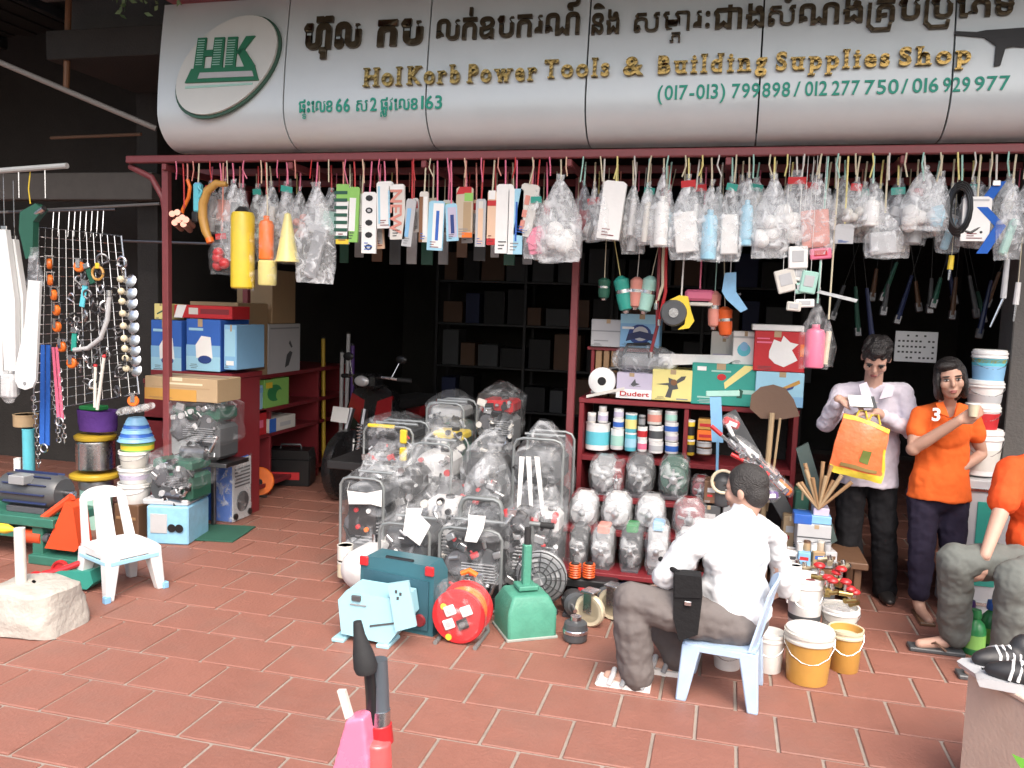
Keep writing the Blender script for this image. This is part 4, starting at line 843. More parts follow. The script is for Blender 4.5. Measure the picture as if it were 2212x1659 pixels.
o = thing('grey_hand_bar', 'grey horizontal hand bar beside the tall silver machine', 'bar', at(1150, 1130, 4.7)); MB().cyl((-.14, 0, 0), (.13, .0, -.005), .014).build('bar_tube', TUBE, o); MB().cyl((0, 0, 0), (0, .1, -o.location.z), .012).build('stem', TUBE, o); MB().cyl((.13, 0, -.005), (.05, 0, -.006), .018).build('grip', RUBBER, o)
# yellow base of white plastic spools at the generator's foot
for i, (y0, y1, c) in enumerate(((1215, 1250, 'cream'), (1180, 1213, 'offwhite'))): tin('filter_cup', ('cream plastic filter cup at the black panelled generator foot', 'white plastic filter cup on the cream one')[i], 738, y0, y1, 34, 4.6, c, None, 'offwhite', cat='cup')
# front: dark blue case
p = fl(838, 1372)+Vector((.02, .16, 0)); k = mpp(p); o = thing('tool_case', 'dark teal plastic case standing behind the light blue machine', 'case', p, R(-8))
w, h = 178*k, 150*k
MB().prism([(-w/2, 0), (w/2, 0), (w/2, h*.85), (w*.42, h), (-w*.42, h), (-w/2, h*.9)], .16).build('case_shell', mat('case_teal', (.035,.12,.15), .4, vary=.1, bump=.05), o)
MB().prism([(-w*.44, h*.08), (w*.44, h*.08), (w*.44, h*.78), (-w*.44, h*.82)], .012, (0, -.085, 0)).build('case_rib_panel', mat('case_teal2', (.03,.09,.12), .45), o)
MB().tube([(-.09, -.03, h*.9), (-.08, -.05, h*1.0), (.08, -.05, h*1.0), (.09, -.03, h*.9)], .012).build('handle', plast('black'), o)
for x in (-.2, .2): MB().box((x, -.085, h*.93), (.05, .02, .05), .005).build('latch', plast('red'), o)
MB().lathe([(0, 0), (.035, 0), (.03, .012), (0, .012)], 16, (w*.34, -.092, h*.22), (R(90), 0, 0)).build('round_badge', plast('maroon'), o)
# light blue machine cover
p = fl(780, 1392); k = mpp(p); yy = p.y; o = thing('blue_cutter', 'light blue sheet steel cutting machine with raised flap before the dark case', 'machine', p)
def lp_(x, y): return ((x-780)*k, (1392-y)*k)
pb = [lp_(*q_) for q_ in ((724, 1300), (742, 1278), (800, 1280), (872, 1284), (880, 1330), (842, 1384), (733, 1374))]
LB = mat('light_blue_enamel', (.33,.6,.68), .35, vary=.06)
MB().prism(pb, .2, (0, .1, 0)).build('housing', LB, o)
MB().prism([lp_(*q_) for q_ in ((842, 1248), (888, 1236), (908, 1332), (862, 1350))], .018, (0, -.012, 0)).build('raised_flap', LB, o)
MB().prism([lp_(*q_) for q_ in ((800, 1346), (876, 1328), (878, 1331), (800, 1350))], .004, (0, -.003, 0)).build('edge_line', plast('dgrey'), o)
for x, y in ((728, 1386), (832, 1392)): a = lp_(x, y); MB().box((a[0], .06, .01), (.07, .16, .02), .006).build('foot', LB, o)
a = lp_(768, 1290); MB().box((a[0], -.006, a[1]), (.05, .015, .03), .004).build('switch', plast('dgrey'), o); MB().box((a[0]+.01, -.003, a[1]-.035), (.09, .008, .006), .001).build('slot', plast('grey'), o)
for j, (x, y) in enumerate(((862, 1262), (872, 1266), (866, 1276))): a = lp_(x, y); MB().box((a[0], -.0225, a[1]), (.012, .004, .016), .001).build('mark', plast('dgrey'), o)
# red cable reel
p = fl(985, 1396); k = mpp(p); o = thing('cable_reel', 'red cable reel with white sockets wrapped in film on the tiles', 'reel', p+Vector((0, .1, 0))); zc = 62*k; r = 60*k
MB().lathe([(0, -.012), (r*.97, -.012), (r, -.006), (r, .006), (r*.97, .012), (0, .012)], 36, (0, -.07, zc), (R(90), 0, 0)).build('front_flange', plast('red'), o)
MB().lathe([(0, -.012), (r*.97, -.012), (r, -.006), (r, .006), (r*.97, .012), (0, .012)], 36, (0, .08, zc), (R(90), 0, 0)).build('rear_flange', plast('red'), o)
MB().lathe([(r*.8, -.07), (r*.84, -.05), (r*.8, -.03), (r*.85, -.01), (r*.81, .01), (r*.86, .03), (r*.8, .06)], 30, (0, .0, zc), (R(90), 0, 0)).build('cable_drum', plast('orange'), o)
for i, (x, z, c) in enumerate(((-.3, .22, 'white'), (.32, .28, 'white'), (-.32, -.28, 'white'), (.2, -.22, 'black'))):
    s_ = MB().box((x*r, -.088, zc+z*r), (r*.4, .016, r*.36), .006, (0, R(-25), 0)).build('socket', plast(c), o)
    MB().lathe([(0, -.002), (r*.11, -.002), (r*.11, .002), (0, .002)], 12, (x*r, -.0965, zc+z*r), (R(90), 0, 0)).build('socket_hole', plast('lgrey' if c == 'white' else 'dgrey'), s_)
for a in (155, 265): MB().lathe([(0, -.001), (r*.12, -.001), (r*.12, .001), (0, .001)], 12, (r*.78*math.cos(R(a-20)), -.084, zc+r*.78*math.sin(R(a))), (R(90), 0, 0)).build('sticker', card('yellow'), o)
for x in (-r*.75, r*.75): MB().tube([(x, -.12, .012), (x, .12, .012), (x*.6, .1, zc*1.4), (x*.3, .1, zc*2.15)], .012).build('stand_tube', TUBE, o)
MB().tube([(-r*.3, .1, zc*2.15), (0, .1, zc*2.3), (r*.3, .1, zc*2.15)], .015).build('handle', plast('orange'), o)
hull(lambda u, v: (r*1.08*math.cos(2*math.pi*u)*max(.1, math.sin(math.pi*v))**.5, .0+.13*math.sin(2*math.pi*u)*max(.1, math.sin(math.pi*v))**.5, zc*1.12-zc*1.1*math.cos(math.pi*v)), o, 'film_wrap', FILM3, 26, 16, seed=15, amp=.012)
# green rammer box
p = fl(1118, 1385)+Vector((0, .15, 0)); k = mpp(p); o = thing('green_rammer', 'dented green steel box with upright green handle beside the red reel', 'rammer', p, R(32))
GE = mat('worn_green_enamel', (.07,.27,.19), .5, vary=.3, scale=12, bump=.15)
w, h = 108*k, 92*k; tw = w*.72
vs = [(-w/2, -w/2, 0), (w/2, -w/2, 0), (w/2, w/2, 0), (-w/2, w/2, 0), (-w/2, -w/2, h*.66), (w/2, -w/2, h*.66), (w/2, w/2, h*.66), (-w/2, w/2, h*.66), (-tw/2, -tw/2, h), (tw/2, -tw/2, h), (tw/2, tw/2, h), (-tw/2, tw/2, h)]
me = MB().add(vs, [(3, 2, 1, 0), (0, 1, 5, 4), (1, 2, 6, 5), (2, 3, 7, 6), (3, 0, 4, 7), (4, 5, 9, 8), (5, 6, 10, 9), (6, 7, 11, 10), (7, 4, 8, 11), (8, 9, 10, 11)]).build('box_body', GE, o)
bv = me.modifiers.new('edge', 'BEVEL'); bv.width = .014; bv.segments = 2
MB().box((0, 0, h+.12), (.045, .045, .26), .006).build('handle_post', GE, o); MB().cyl((0, 0, h+.25), (0, 0, h+.34), .018).build('grip', RUBBER, o); MB().box((0, 0, h+.02), (.11, .11, .025), .005).build('socket_plate', GE, o)
MB().box((0, 0, .008), (w*1.05, w*1.05, .016), .004).build('sole_plate', mat('worn_sole', (.3,.33,.3), .6, vary=.4), o)
# grey fan guard
p = fl(1160, 1335)+Vector((0, .1, 0)); k = mpp(p); o = thing('floor_fan', 'round grey wire guarded fan behind the green box', 'fan', p); zc = 82*k; r = 56*k
for rr in (1, .82, .64, .46, .28): MB().tube([(r*rr*math.cos(g*.2618), -.06-.03*(1-rr), zc+r*rr*math.sin(g*.2618)) for g in range(24)], .004, 5, True).build('guard_ring', DSTEEL, o)
for g in range(12): a = R(30*g); MB().tube([(r*math.cos(a), -.06, zc+r*math.sin(a)), (r*.25*math.cos(a), -.085, zc+r*.25*math.sin(a))], .003, 5).build('guard_spoke', DSTEEL, o)
MB().lathe([(0, -.05), (r*.5, -.05), (r*.95, -.02), (r, .02), (r*.6, .06), (0, .06)], 24, (0, 0, zc), (R(90), 0, 0)).build('housing', plast('grey'), o)
for i in range(4): MB().prism([(0, 0), (r*.8, r*.12), (r*.75, r*.4), (.05, .03)], .01, (0, -.056, zc), (0, R(90*i), 0)).build('blade', plast('lgrey'), o)
MB().lathe([(.1, 0), (.1, .015), (.03, .03), (.02, zc-r)], 18).build('stand', CAST, o)

# ================================================================ MOTORCYCLE AT THE SHOP DOOR
p = fl(716, 1090); o = thing('motorcycle', 'dark step-through motorcycle parked in the shop door with white paper plate', 'motorcycle', p+Vector((.0, .3, 0)), R(-10)); wheel(o, (0, 0, .29), .29, .08, 'x', 'dgrey'); wheel(o, (.02, 1.22, .29), .29, .09, 'x', 'dgrey')
for s_ in (-1, 1): MB().tube([(s_*.08, 0, .29), (s_*.08, .1, .62), (s_*.07, .16, .78)], [.022, .028, .03]).build('fork_leg', DSTEEL, o)
sp = MB().tube([(.11+.03*math.cos(t*.9), .02+.03*math.sin(t*.9), .4+t*.0045) for t in range(60)], .006, 5); sp.build('spring', STEEL, o)
RB = mat('motor_red', (.22,.012,.015), .2, vary=.08, coat=.6); BB = mat('motor_black', (.012,.012,.013), .25, coat=.5, vary=.1)
MB().lathe([(.295, -.05), (.32, -.045), (.33, 0), (.32, .045), (.295, .05)], 30, (0, 0, .29), (0, R(90), 0)).build('front_fender', BB, o)
MB().prism([(-.2, .5), (-.26, .75), (-.2, .95), (-.08, 1.02), (.08, 1.02), (.2, .95), (.26, .75), (.2, .5), (.08, .42), (-.08, .42)], .14, (0, .22, 0), (R(-14), 0, 0)).build('leg_shield', BB, o)
for s_ in (-1, 1): MB().prism([(s_*.06, .62), (s_*.24, .74), (s_*.22, .92), (s_*.07, .86)], .03, (0, .16, .0), (R(-14), 0, 0)).build('side_fairing', RB, o)
MB().box((0, .3, 1.03), (.24, .2, .14), .05).build('headlight_cowl', BB, o); MB().sph((0, .2, 1.03), (.08, .03, .05)).build('headlight', mat('headlight_glass', (.5,.5,.5), .08, .3), o)
MB().tube([(-.34, .42, 1.04), (-.2, .34, 1.06), (.2, .34, 1.06), (.34, .42, 1.04)], .014).build('handlebar', STEEL, o)
for s_ in (-1, 1):
    MB().cyl((s_*.26, .38, 1.05), (s_*.38, .44, 1.04), .02).build('grip', RUBBER, o)
    m_ = MB().tube([(s_*.22, .36, 1.07), (s_*.27, .4, 1.2)], .006).build('mirror_stem', STEEL, o); MB().sph((s_*.29, .4, 1.23), (.06, .02, .04)).build('mirror', plast('black'), m_)
MB().box((0, .62, .5), (.22, .7, .3), .08).build('engine_body', BB, o); MB().box((0, 1.0, .78), (.26, .72, .1), .045).build('saddle', RUBBER, o); MB().box((0, 1.3, .68), (.24, .4, .18), .06).build('tail_body', RB, o)
MB().box((-.16, .1, .72), (.2, .004, .14), .001, (R(-14), 0, R(-8))).build('paper_plate', card('white'), o); MB().tube(arc((.0, .02, .5), .05, 0, 340, 12)+[(.03, 0, .35), (.06, 0, .25)], .012).build('white_strap', plast('white'), o)
# ================================================================ LEFT SHELF ALONG THE PARTY WALL
LSX = -3.86      # its front edge runs into the shop
ls = thing('wall_shelf', 'maroon wooden shelf along the wall behind the blue boxes', 'shelf', (LSX-.3, 6.9, 0))
zA, zB, zC = atx(560, 812, LSX).z, atx(560, 886, LSX).z, .12
for z in (zA, zB): MB().box((0, 0, z-.018), (.58, 2.5, .036), .004).build('shelf_board', MAROON, ls)
MB().box((0, 0, zC-.018), (.58, 2.5, .036), .004).build('shelf_board', MAROON, ls)
for y in (-1.235, -.3, .6, 1.235): MB().box((.0, y, (zA-.04)/2), (.56, .03, zA-.04), .004).build('upright', MAROON, ls)
def sbox(name, label, pxa, pxb, yt, yb, z, d, c, pr=(), X=LSX+.0, cat='box'):
    """a box on the wall shelf whose printed face looks out of the shelf (+X)"""
    a, b = atx(pxa, yb, X), atx(pxb, yb, X); h = atx((pxa+pxb)/2, yt, X).z-z if yt else .2
    w = b.y-a.y; o = thing(name, label, cat, (X-d/2-.01, (a.y+b.y)/2, z), R(90)); MB().box((0, 0, h/2), (w, d, h), .004).build('carton_body', card(c), o); prints(o, w, h, d, pr); return o
YL = 5.66
BP = [('lblue', rect(0, .0, 1, .28)), ('white', [(.3, .25), (.28, .5), (.45, .68), (.72, .66), (.78, .25)], 1), ('sky', rect(.0, .28, 1, .5)), ('dblue', ell(.55, .22, .2, .08), 2), ('lblue', rect(.08, .78, .5, .83), 1)]
carton('machine_box', 'blue machine box with white picture, nearest the grid of goods', (322, 692, 396, 803), YL, .4, 'blue', BP); carton('machine_box', 'blue machine box with white picture, second from the grid', (398, 690, 480, 801), YL, .4, 'blue', BP)
carton('machine_box', 'narrow light blue box beside the two blue machine boxes', (482, 702, 512, 799), YL, .4, 'sky', [('lblue', rect(.1, .3, .9, .9)), ('white', rect(.2, .1, .8, .2), 1)])
carton('small_box', 'small yellow box lying on the first blue machine box', (331, 656, 366, 690), YL+.05, .2, 'lyellow', [('dgreen', [(.2, .3), (.8, .6), (.8, .7), (.2, .4)])])
carton('long_box', 'flat red and white box lying on the blue machine boxes', (368, 660, 508, 688), YL+.05, .25, 'red', [('white', [(0, 0), (.14, 0), (.22, 1), (.06, 1)]), ('offwhite', rect(.26, .3, .42, .8), 1), ('maroon', rect(.46, .35, .95, .75))])
MB_s = thing('box_bench', 'maroon plank bench carrying the blue machine boxes', 'bench', (at(415, 803, YL).x, YL+.2, 0)); zb = at(415, 803, YL).z
MB().box((0, 0, zb-.02), (.72, .44, .04), .004).build('bench_top', MAROON, MB_s)
for x in (-.33, .33): MB().box((x, 0, (zb-.04)/2), (.04, .4, zb-.04), .004).build('leg', MAROON, MB_s)
sbox('carton_box', 'tall tan carton on the wall shelf next to the blue boxes', 516, 580, 655, 800, zA, .45, 'carton', [('brown', rect(.1, .08, .9, .16)), ('maroon', rect(.15, .2, .8, .23))])
sbox('carton_box', 'pale grey carton with dark drill picture on the wall shelf', 582, 650, 700, 795, zA, .4, 'lgrey', [('dgrey', [(.5, .1), (.62, .14), (.74, .4), (.66, .44), (.56, .36)], 1), ('grey', rect(.05, .9, .95, .93)), ('dgrey', [(.62, .6), (.7, .5), (.74, .52), (.66, .66)], 1)])
sbox('carton_box', 'tan carton stacked on the pale grey drill carton', 590, 640, 585, 698, atx(616, 699, LSX).z, .35, 'carton')
sbox('small_box', 'white box with teal tool picture under the wall shelf board', 480, 524, 828, 886, zB, .2, 'offwhite', [('cyan', [(.4, .2), (.5, .6), (.62, .75), (.7, .3)]), ('lblue', rect(0, 0, .2, 1))])
sbox('small_box', 'white and sky blue box on the lower wall shelf', 534, 570, 835, 882, zB, .3, 'lblue', [('white', rect(.1, .2, .7, .6)), ('sky', rect(.0, .7, 1, .9))])
sbox('small_box', 'leafy green printed box at the lower wall shelf', 574, 626, 818, 876, zB, .3, 'lgreen', [('green', ell(.4, .5, .3, .3)), ('yellow', rect(.05, .7, .3, .9)), ('lgreen', ell(.6, .4, .15, .2), 1)])
zF = atx(550, 945, LSX).z
for y in (0,): MB().box((0, 0, zF-.018), (.56, 2.44, .036), .004).build('shelf_board', MAROON, ls)
sbox('small_box', 'red box with white print on the third wall shelf', 500, 578, 892, 944, zF, .3, 'red', [('pink', rect(.4, .3, .9, .6)), ('white', rect(.45, .66, .6, .78))]); sbox('small_box', 'white box with blue end beside the red shelf box', 584, 640, 900, 934, zF, .25, 'offwhite', [('blue', rect(0, 0, .25, 1)), ('lgrey', rect(.4, .3, .8, .6))])
p = fl(614, 1050); k = mpp(p); o = thing('tool_chest', 'black tool chest with red label on the floor by the motorcycle', 'chest', p+Vector((0, .12, 0)), R(15)); w, h = 96*k, 82*k
MB().box((0, 0, h*.36), (w, .26, h*.72), .012).build('chest_body', plast('black'), o); MB().prism([(-w/2, h*.73), (w/2, h*.73), (w*.46, h*.95), (-w*.46, h*.95)], .25).build('lid', plast('black'), o); MB().tube([(-.1, 0, h*.95), (-.09, 0, h*1.06), (.09, 0, h*1.06), (.1, 0, h*.95)], .01).build('handle', plast('dgrey'), o)
MB().box((-w*.08, -.1325, h*.28), (w*.7, .004, h*.2), .001).build('red_label', card('red'), o); MB().box((-w*.2, -.1355, h*.28), (w*.34, .003, h*.08), .0005).build('print', card('pink'), o)
# cardboard column and poles at the inner corner

for i, (x, c) in enumerate(((700, 'dyellow'), (745, 'lgrey'), (735, 'lgrey'), (760, 'purple'))):
    a, b = at(x, 1000, 7.6), at(x+(-2, 8, 4, 2)[i], (730, 720, 760, 745)[i], 7.7); o = thing('leaning_pole', ('dull yellow pole', 'pale pole next to the motorcycle mirror', 'thin pale pole', 'dull purple pole')[i]+' leaning inside the dark shop', 'pole', (a.x, a.y, 0))
    MB().cyl((0, 0, 0), (b.x-a.x, .1, b.z), .02).build('pole_tube', paint(c), o); MB().sph((b.x-a.x, .1, b.z), .022).build('end_cap', plast('black'), o)
# rack and goods deep in the shop, shade put into their dark colours
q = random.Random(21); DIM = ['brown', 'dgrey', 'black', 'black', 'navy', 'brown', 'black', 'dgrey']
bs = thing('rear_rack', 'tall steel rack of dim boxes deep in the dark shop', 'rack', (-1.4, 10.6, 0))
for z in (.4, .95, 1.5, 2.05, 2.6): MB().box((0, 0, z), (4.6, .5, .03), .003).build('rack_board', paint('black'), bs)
for x in (-2.28, -1.1, 0, 1.1, 2.28):
    for y in (-.24, .24): MB().box((x, y, 1.4), (.04, .03, 2.8), .003).build('rack_post', paint('black'), bs)
n = 0
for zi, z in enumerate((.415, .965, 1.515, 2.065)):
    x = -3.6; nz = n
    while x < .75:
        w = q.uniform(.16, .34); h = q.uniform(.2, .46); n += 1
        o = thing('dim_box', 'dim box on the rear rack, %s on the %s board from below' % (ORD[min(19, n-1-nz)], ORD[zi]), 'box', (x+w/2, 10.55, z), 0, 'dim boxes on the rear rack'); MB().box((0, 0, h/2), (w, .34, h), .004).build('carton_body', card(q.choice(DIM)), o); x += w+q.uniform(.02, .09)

# ================================================================ LEFT: the stall of chains, castors and machines
GY = 4.95
c0, c1, c2, c3 = at(84, 490, GY), at(262, 510, GY), at(300, 850, GY-.05), at(72, 890, GY-.05)
gp = thing('wire_grid', 'hanging steel wire grid loaded with castors, latches and chains', 'rack', (0, 0, 0)); gm = MB()
for i in range(13):
    t = i/12; gm.tube([c0.lerp(c1, t), c3.lerp(c2, t)], .003, 5)
for i in range(20):
    t = i/19; gm.tube([c0.lerp(c3, t)+Vector((0, .005, 0)), c1.lerp(c2, t)+Vector((0, .005, 0))], .003, 5)
gw = gm.build('wires', STEEL, gp); gw['kind'] = 'stuff'
MB().tube([c0, c1, c2, c3], .007, 6, True).build('rim', STEEL, gp)
bz_ = thing('hook_bar', 'row of pale wire hooks hanging over the grid', 'hooks', (0, 0, 0))
for i in range(9): a = at(150+i*12.3-(60 if i > 6 else 0)-(i > 6)*60, 455, 5.6); MB().tube([a, a-Vector((0, .02, .2)), a-Vector((.0, .04, .22))], .004, 5).build('hook', STEEL, bz_)
MB().cyl(at(20, 458, 5.6), at(250, 452, 5.6), .01).build('bar', DSTEEL, bz_)
def G(px, py, off=.05): return at(px, py, GY-off)
for i, (x, y) in enumerate(((107, 570), (108, 605), (116, 637), (122, 670), (123, 706), (133, 749), (155, 784), (171, 576), (288, 866))):
    o = thing('orange_castor', 'orange wheeled castor hung on the grid, %s' % (['topmost of the long column']+['number %s down the long column' % w_ for w_ in ('two', 'three', 'four', 'five', 'six')]+['lowest and apart from the column', 'alone near the grid top', 'lying beside the tan parcel'])[i], 'castor', G(x, y), R(40+i*9), 'orange castors on the grid')
    MB().lathe([(0, -.016), (.03, -.016), (.038, -.008), (.038, .008), (.03, .016), (0, .016)], 16, (0, 0, 0), (0, R(90), 0)).build('wheel', plast('orange'), o)
    for s_ in (-1, 1): MB().box((s_*.021, 0, .022), (.004, .03, .06), .001).build('fork', STEEL, o)
    MB().box((0, 0, .055), (.06, .05, .006), .001).build('top_plate', STEEL, o)
for i, y in enumerate((607, 633, 655, 681, 708, 735, 757, 778, 800)):
    o = thing('round_latch', 'bright round steel latch hung at the grid side, %s' % ('highest', 'second', 'third', 'fourth', 'middle one', 'sixth', 'seventh', 'eighth', 'lowest')[i], 'latch', G(283+i*1.5, y), 0, 'steel latches on the grid')
    MB().lathe([(0, 0), (.042, 0), (.044, .004), (.03, .01), (0, .012)], 18, (0, 0, 0), (R(78), 0, 0)).build('disc', STEEL, o); MB().box((-.045, 0, 0), (.03, .012, .03), .003).build('leaf_plate', STEEL, o); MB().sph((-.075, -.01, .01), .024, 10, 7).build('knob', plast('cream'), o)
def chain(label, pts, r=.014, m=STEEL, name='chain', sub=.03):
    P = [at(x, y, Y) for x, y, Y in pts]; o = thing(name, label, 'chain', P[-1]); L = []
    for a, b in zip(P, P[1:]):
        n = max(1, int((b-a).length/sub)); L += [(a.lerp(b, i/n), (b-a).normalized()) for i in range(n)]
    m_ = MB()
    for i, (p_, d) in enumerate(L):
        s_ = d.orthogonal().normalized(); 
        if i % 2: s_ = d.cross(s_)
        pp = p_-P[-1]; m_.tube([pp+d*sub*.7*math.cos(g*1.0472)+s_*r*math.sin(g*1.0472) for g in range(6)], r*.33, 4, True)
    l_ = m_.build('links', m, o); l_['kind'] = 'stuff'; return o
chain('steel chain hanging beside the pink strap', ((128, 800, 4.85), (134, 880, 4.85), (140, 962, 4.85))); chain('steel chain hanging behind the blue strap', ((112, 830, 4.87), (122, 900, 4.87), (128, 960, 4.87))); chain('long steel chain at the picture side hanging past the cyan pipe', ((72, 860, 4.85), (80, 940, 4.85), (84, 1015, 4.85)))
chain('dark chain looped on the grid middle', ((165, 690, 4.87), (180, 760, 4.85), (200, 800, 4.85), (215, 740, 4.87), (222, 680, 4.88)), .016, DSTEEL)
for i, (x, y0, y1, c, w) in enumerate(((97, 745, 962, 'blue', 20), (117, 750, 905, 'pink', 12))):
    a, b = at(x, y0, 4.83), at(x+(-2, 12)[i], y1, 4.83); o = thing('lifting_strap', ('folded blue lifting strap hanging beside the white board', 'pink lifting strap hanging beside the chains')[i], 'strap', b); k = mpp(b)*w/2
    for j, dx in enumerate((-.5, .5)): MB().prism([(a.x-b.x-k*.5+dx*k, a.z-b.z), (a.x-b.x+k*.5+dx*k, a.z-b.z), (k*.6+dx*k, 0), (-k*.6+dx*k, .01)], .006, (0, j*.012, 0)).build('strap_fold', cloth(c), o)
    MB().tube(arc((0, 0, -.02), .03, 0, 350, 10), .006, 6).build('end_ring', STEEL, o)
# hardware heap on the grid
q = random.Random(33)
HW = [(DSTEEL, 'dark shackle'), (STEEL, 'bright shackle'), (plast('black'), 'black clamp')]
for i in range(46):
    px, py = q.uniform(150, 275), 560+i*6.3; m_, nm = HW[i % 3]; o = thing('shackle', '%s on the wire grid, %s of its kind from the top' % (nm, ORD[i//3]), 'shackle', G(px, py, .03+q.random()*.05), 0, nm+'s on the grid', rot=(q.uniform(-.4, .4), q.uniform(-1, 1), q.uniform(-1, 1))); s_ = q.uniform(.6, 1.15)
    MB().tube(arc((0, 0, 0), .032*s_, -50, 230, 10), .008*s_, 6).build('bow', m_, o); MB().cyl((-.034*s_, 0, -.026*s_), (.034*s_, 0, -.026*s_), .007*s_, n=8).build('pin', m_, o)
for i, (x, y, c, L, a) in enumerate(((184, 618, 'cyan', 40, 12), (161, 720, 'teal', 34, 5), (190, 580, 'dgreen', 30, -20))):
    p = G(x, y, .07); k = mpp(p); o = thing('ratchet_strap', ('cyan', 'teal', 'dark green')[i]+' webbing strap hung on the wire grid', 'strap', p, rot=(0, R(a), 0)); MB().box((0, 0, -L*k/2), (12*k, .014, L*k*1.3), .004).build('webbing', cloth(c), o); MB().box((0, -.005, L*k*.2), (15*k, .024, 12*k), .004).build('buckle', STEEL, o)
p = G(211, 590, .07); o = thing('yellow_ring', 'yellow and orange loop hung at the grid top', 'loop', p); MB().tube(arc((0, 0, 0), .045, 0, 350, 14), .009, 6).build('loop', plast('mustard'), o); MB().box((0, 0, .05), (.03, .02, .04), .004).build('clip', plast('yellow'), o)
P = [at(x, y, GY-.1) for x, y in ((236, 640), (232, 690), (218, 730), (190, 752), (160, 756))]; o = thing('grey_hose', 'bent grey hose across the wire grid', 'hose', P[-1]); MB().tube([v-P[-1] for v in P], .016, 10).build('hose_tube', plast('lgrey'), o); MB().cyl(P[0]-P[-1], P[0]-P[-1]+Vector((0, 0, .04)), .022).build('nozzle', STEEL, o)
for i, (x0, y0, x1, y1) in enumerate(((225, 770, 210, 885), (206, 790, 205, 880))):
    a, b = G(x0, y0, .09), G(x1, y1, .09); o = thing('white_rod', 'white plastic rod hung low on the grid, %s' % ('longer one' if i == 0 else 'shorter one'), 'rod', b); MB().cyl((0, 0, 0), a-b, .011).build('rod_tube', plast('offwhite'), o); MB().sph(a-b, .014).build('end_cap', plast('red'), o)
# white boards and gutters hanging at the far left
WG = mat('white_pvc', (.64,.66,.66), .35, vary=.05)
p = at(60, 842, 4.6); k = mpp(p); o = thing('white_board', 'long white plastic blade board hanging with rounded end', 'board', p)
MB().prism([(10*k, 236*k), (40*k, 234*k), (24*k, 22*k), (14*k, 6*k), (-4*k, 0), (-22*k, 4*k), (-30*k, 18*k), (-30*k, 40*k), (-2*k, 140*k)], .02).build('board_body', WG, o); MB().lathe([(0, -.003), (.012, -.003), (.012, .003), (0, .003)], 12, (-4*k, -.0115, 14*k), (R(90), 0, 0)).build('hang_hole', plast('grey'), o)
hull(lambda u, v: (25*k+24*k*math.cos(2*math.pi*u)*(1-v*.8), .03*math.sin(2*math.pi*u), 225*k+80*k*v), o, 'film_sleeve', FILMG, 12, 8, seed=3, amp=.01)
for i, (x0, x1, yt, yb) in enumerate(((2, 28, 500, 800), (26, 44, 520, 760), (-22, 0, 505, 810))):
    p = at((x0+x1)/2+10, yb, 4.75+.05*i); k = mpp(p); o = thing('white_gutter', ('wide white plastic gutter hanging at the picture edge', 'narrow white plastic gutter hanging beside the wide one', 'white plastic gutter cut by the picture edge')[i], 'gutter', p); w = (x1-x0)*k; h = (yb-yt)*k
    MB().prism([(-w/2-12*k, h), (w/2-14*k, h), (w/2+6*k, h*.5), (w/2+4*k, 0), (-w/2, 0), (-w/2-6*k, h*.5)], .04).build('gutter_body', WG, o); MB().box((-10*k, 0, h+.012), (w*.6, .02, .03), .003).build('hanger', STEEL, o); MB().tube([(-10*k, 0, h+.02), (-10*k, 0, h+.4)], .003, 5).build('hanging_wire', STEEL, o)
p = at(68, 560, 4.72); o = thing('green_spray_gun', 'dark green spray gun with silver barrel hanging above the grid', 'spray gun', p); k = mpp(p)
MB().prism([(-8*k, 0), (10*k, 4*k), (14*k, 80*k), (40*k, 106*k), (20*k, 118*k), (-20*k, 100*k), (-24*k, 60*k)], .05).build('gun_body', plast('dgreen'), o); MB().cyl((8*k, 0, 92*k), (42*k, -.02, 108*k), .02).build('barrel', STEEL, o); MB().tube([(0, 0, 118*k), (-4*k, 0, 150*k), (2*k, 0, 190*k)], .004, 5).build('hanging_wire', plast('yellow'), o)
for i, x in enumerate((40, 97)): a = at(x, 362, 4.7); MB().tube([a, a-Vector((0, 0, .2))], .005, 5).build('hook', STEEL, bz_)
# film bag, rolls and pipes at the picture edge
p = at(20, 872, 4.6); o = thing('film_bundle', 'crumpled bundle of grey film hanging at the picture edge', 'bag', p); hull(lambda u, v: (.085*math.cos(2*math.pi*u)*math.sin(math.pi*max(.05, min(.95, v)))**.5, .06*math.sin(2*math.pi*u)*math.sin(math.pi*max(.05, min(.95, v)))**.5, .24*v), o, 'film_skin', FILM2, 16, 12, seed=8, amp=.02); MB().box((0, 0, .12), (.1, .05, .16), .02).build('content', plast('lgrey'), o)
p = fl(45, 1180); Yq = 4.9
for (nm, lab, x, yt, yb, w, c, cat_) in (('pipe', 'bright cyan plastic pipe standing at the picture edge', 54, 926, 1060, 24, 'cyan', 'pipe'), ('pipe', 'short white plastic pipe beside the cyan pipe', 33, 990, 1060, 14, 'white', 'pipe'), ('tan_roll', 'tan rope roll above the cyan pipe', 36, 897, 924, 50, 'tan', 'roll')): tin(nm, lab, x, yt, yb, w, Yq, c, None, c, cat=cat_)
o = thing('pipe_crate', 'dark crate that the cyan and white pipes stand in', 'crate', (at(45, 1060, Yq).x, Yq+.1, 0)); hz = at(45, 1062, Yq).z
for x in (-.14, .14): MB().box((x, 0, hz/2), (.02, .3, hz), .003).build('side', paint('brown'), o)
MB().box((0, 0, hz-.01), (.26, .3, .02), .003).build('top', paint('brown'), o)
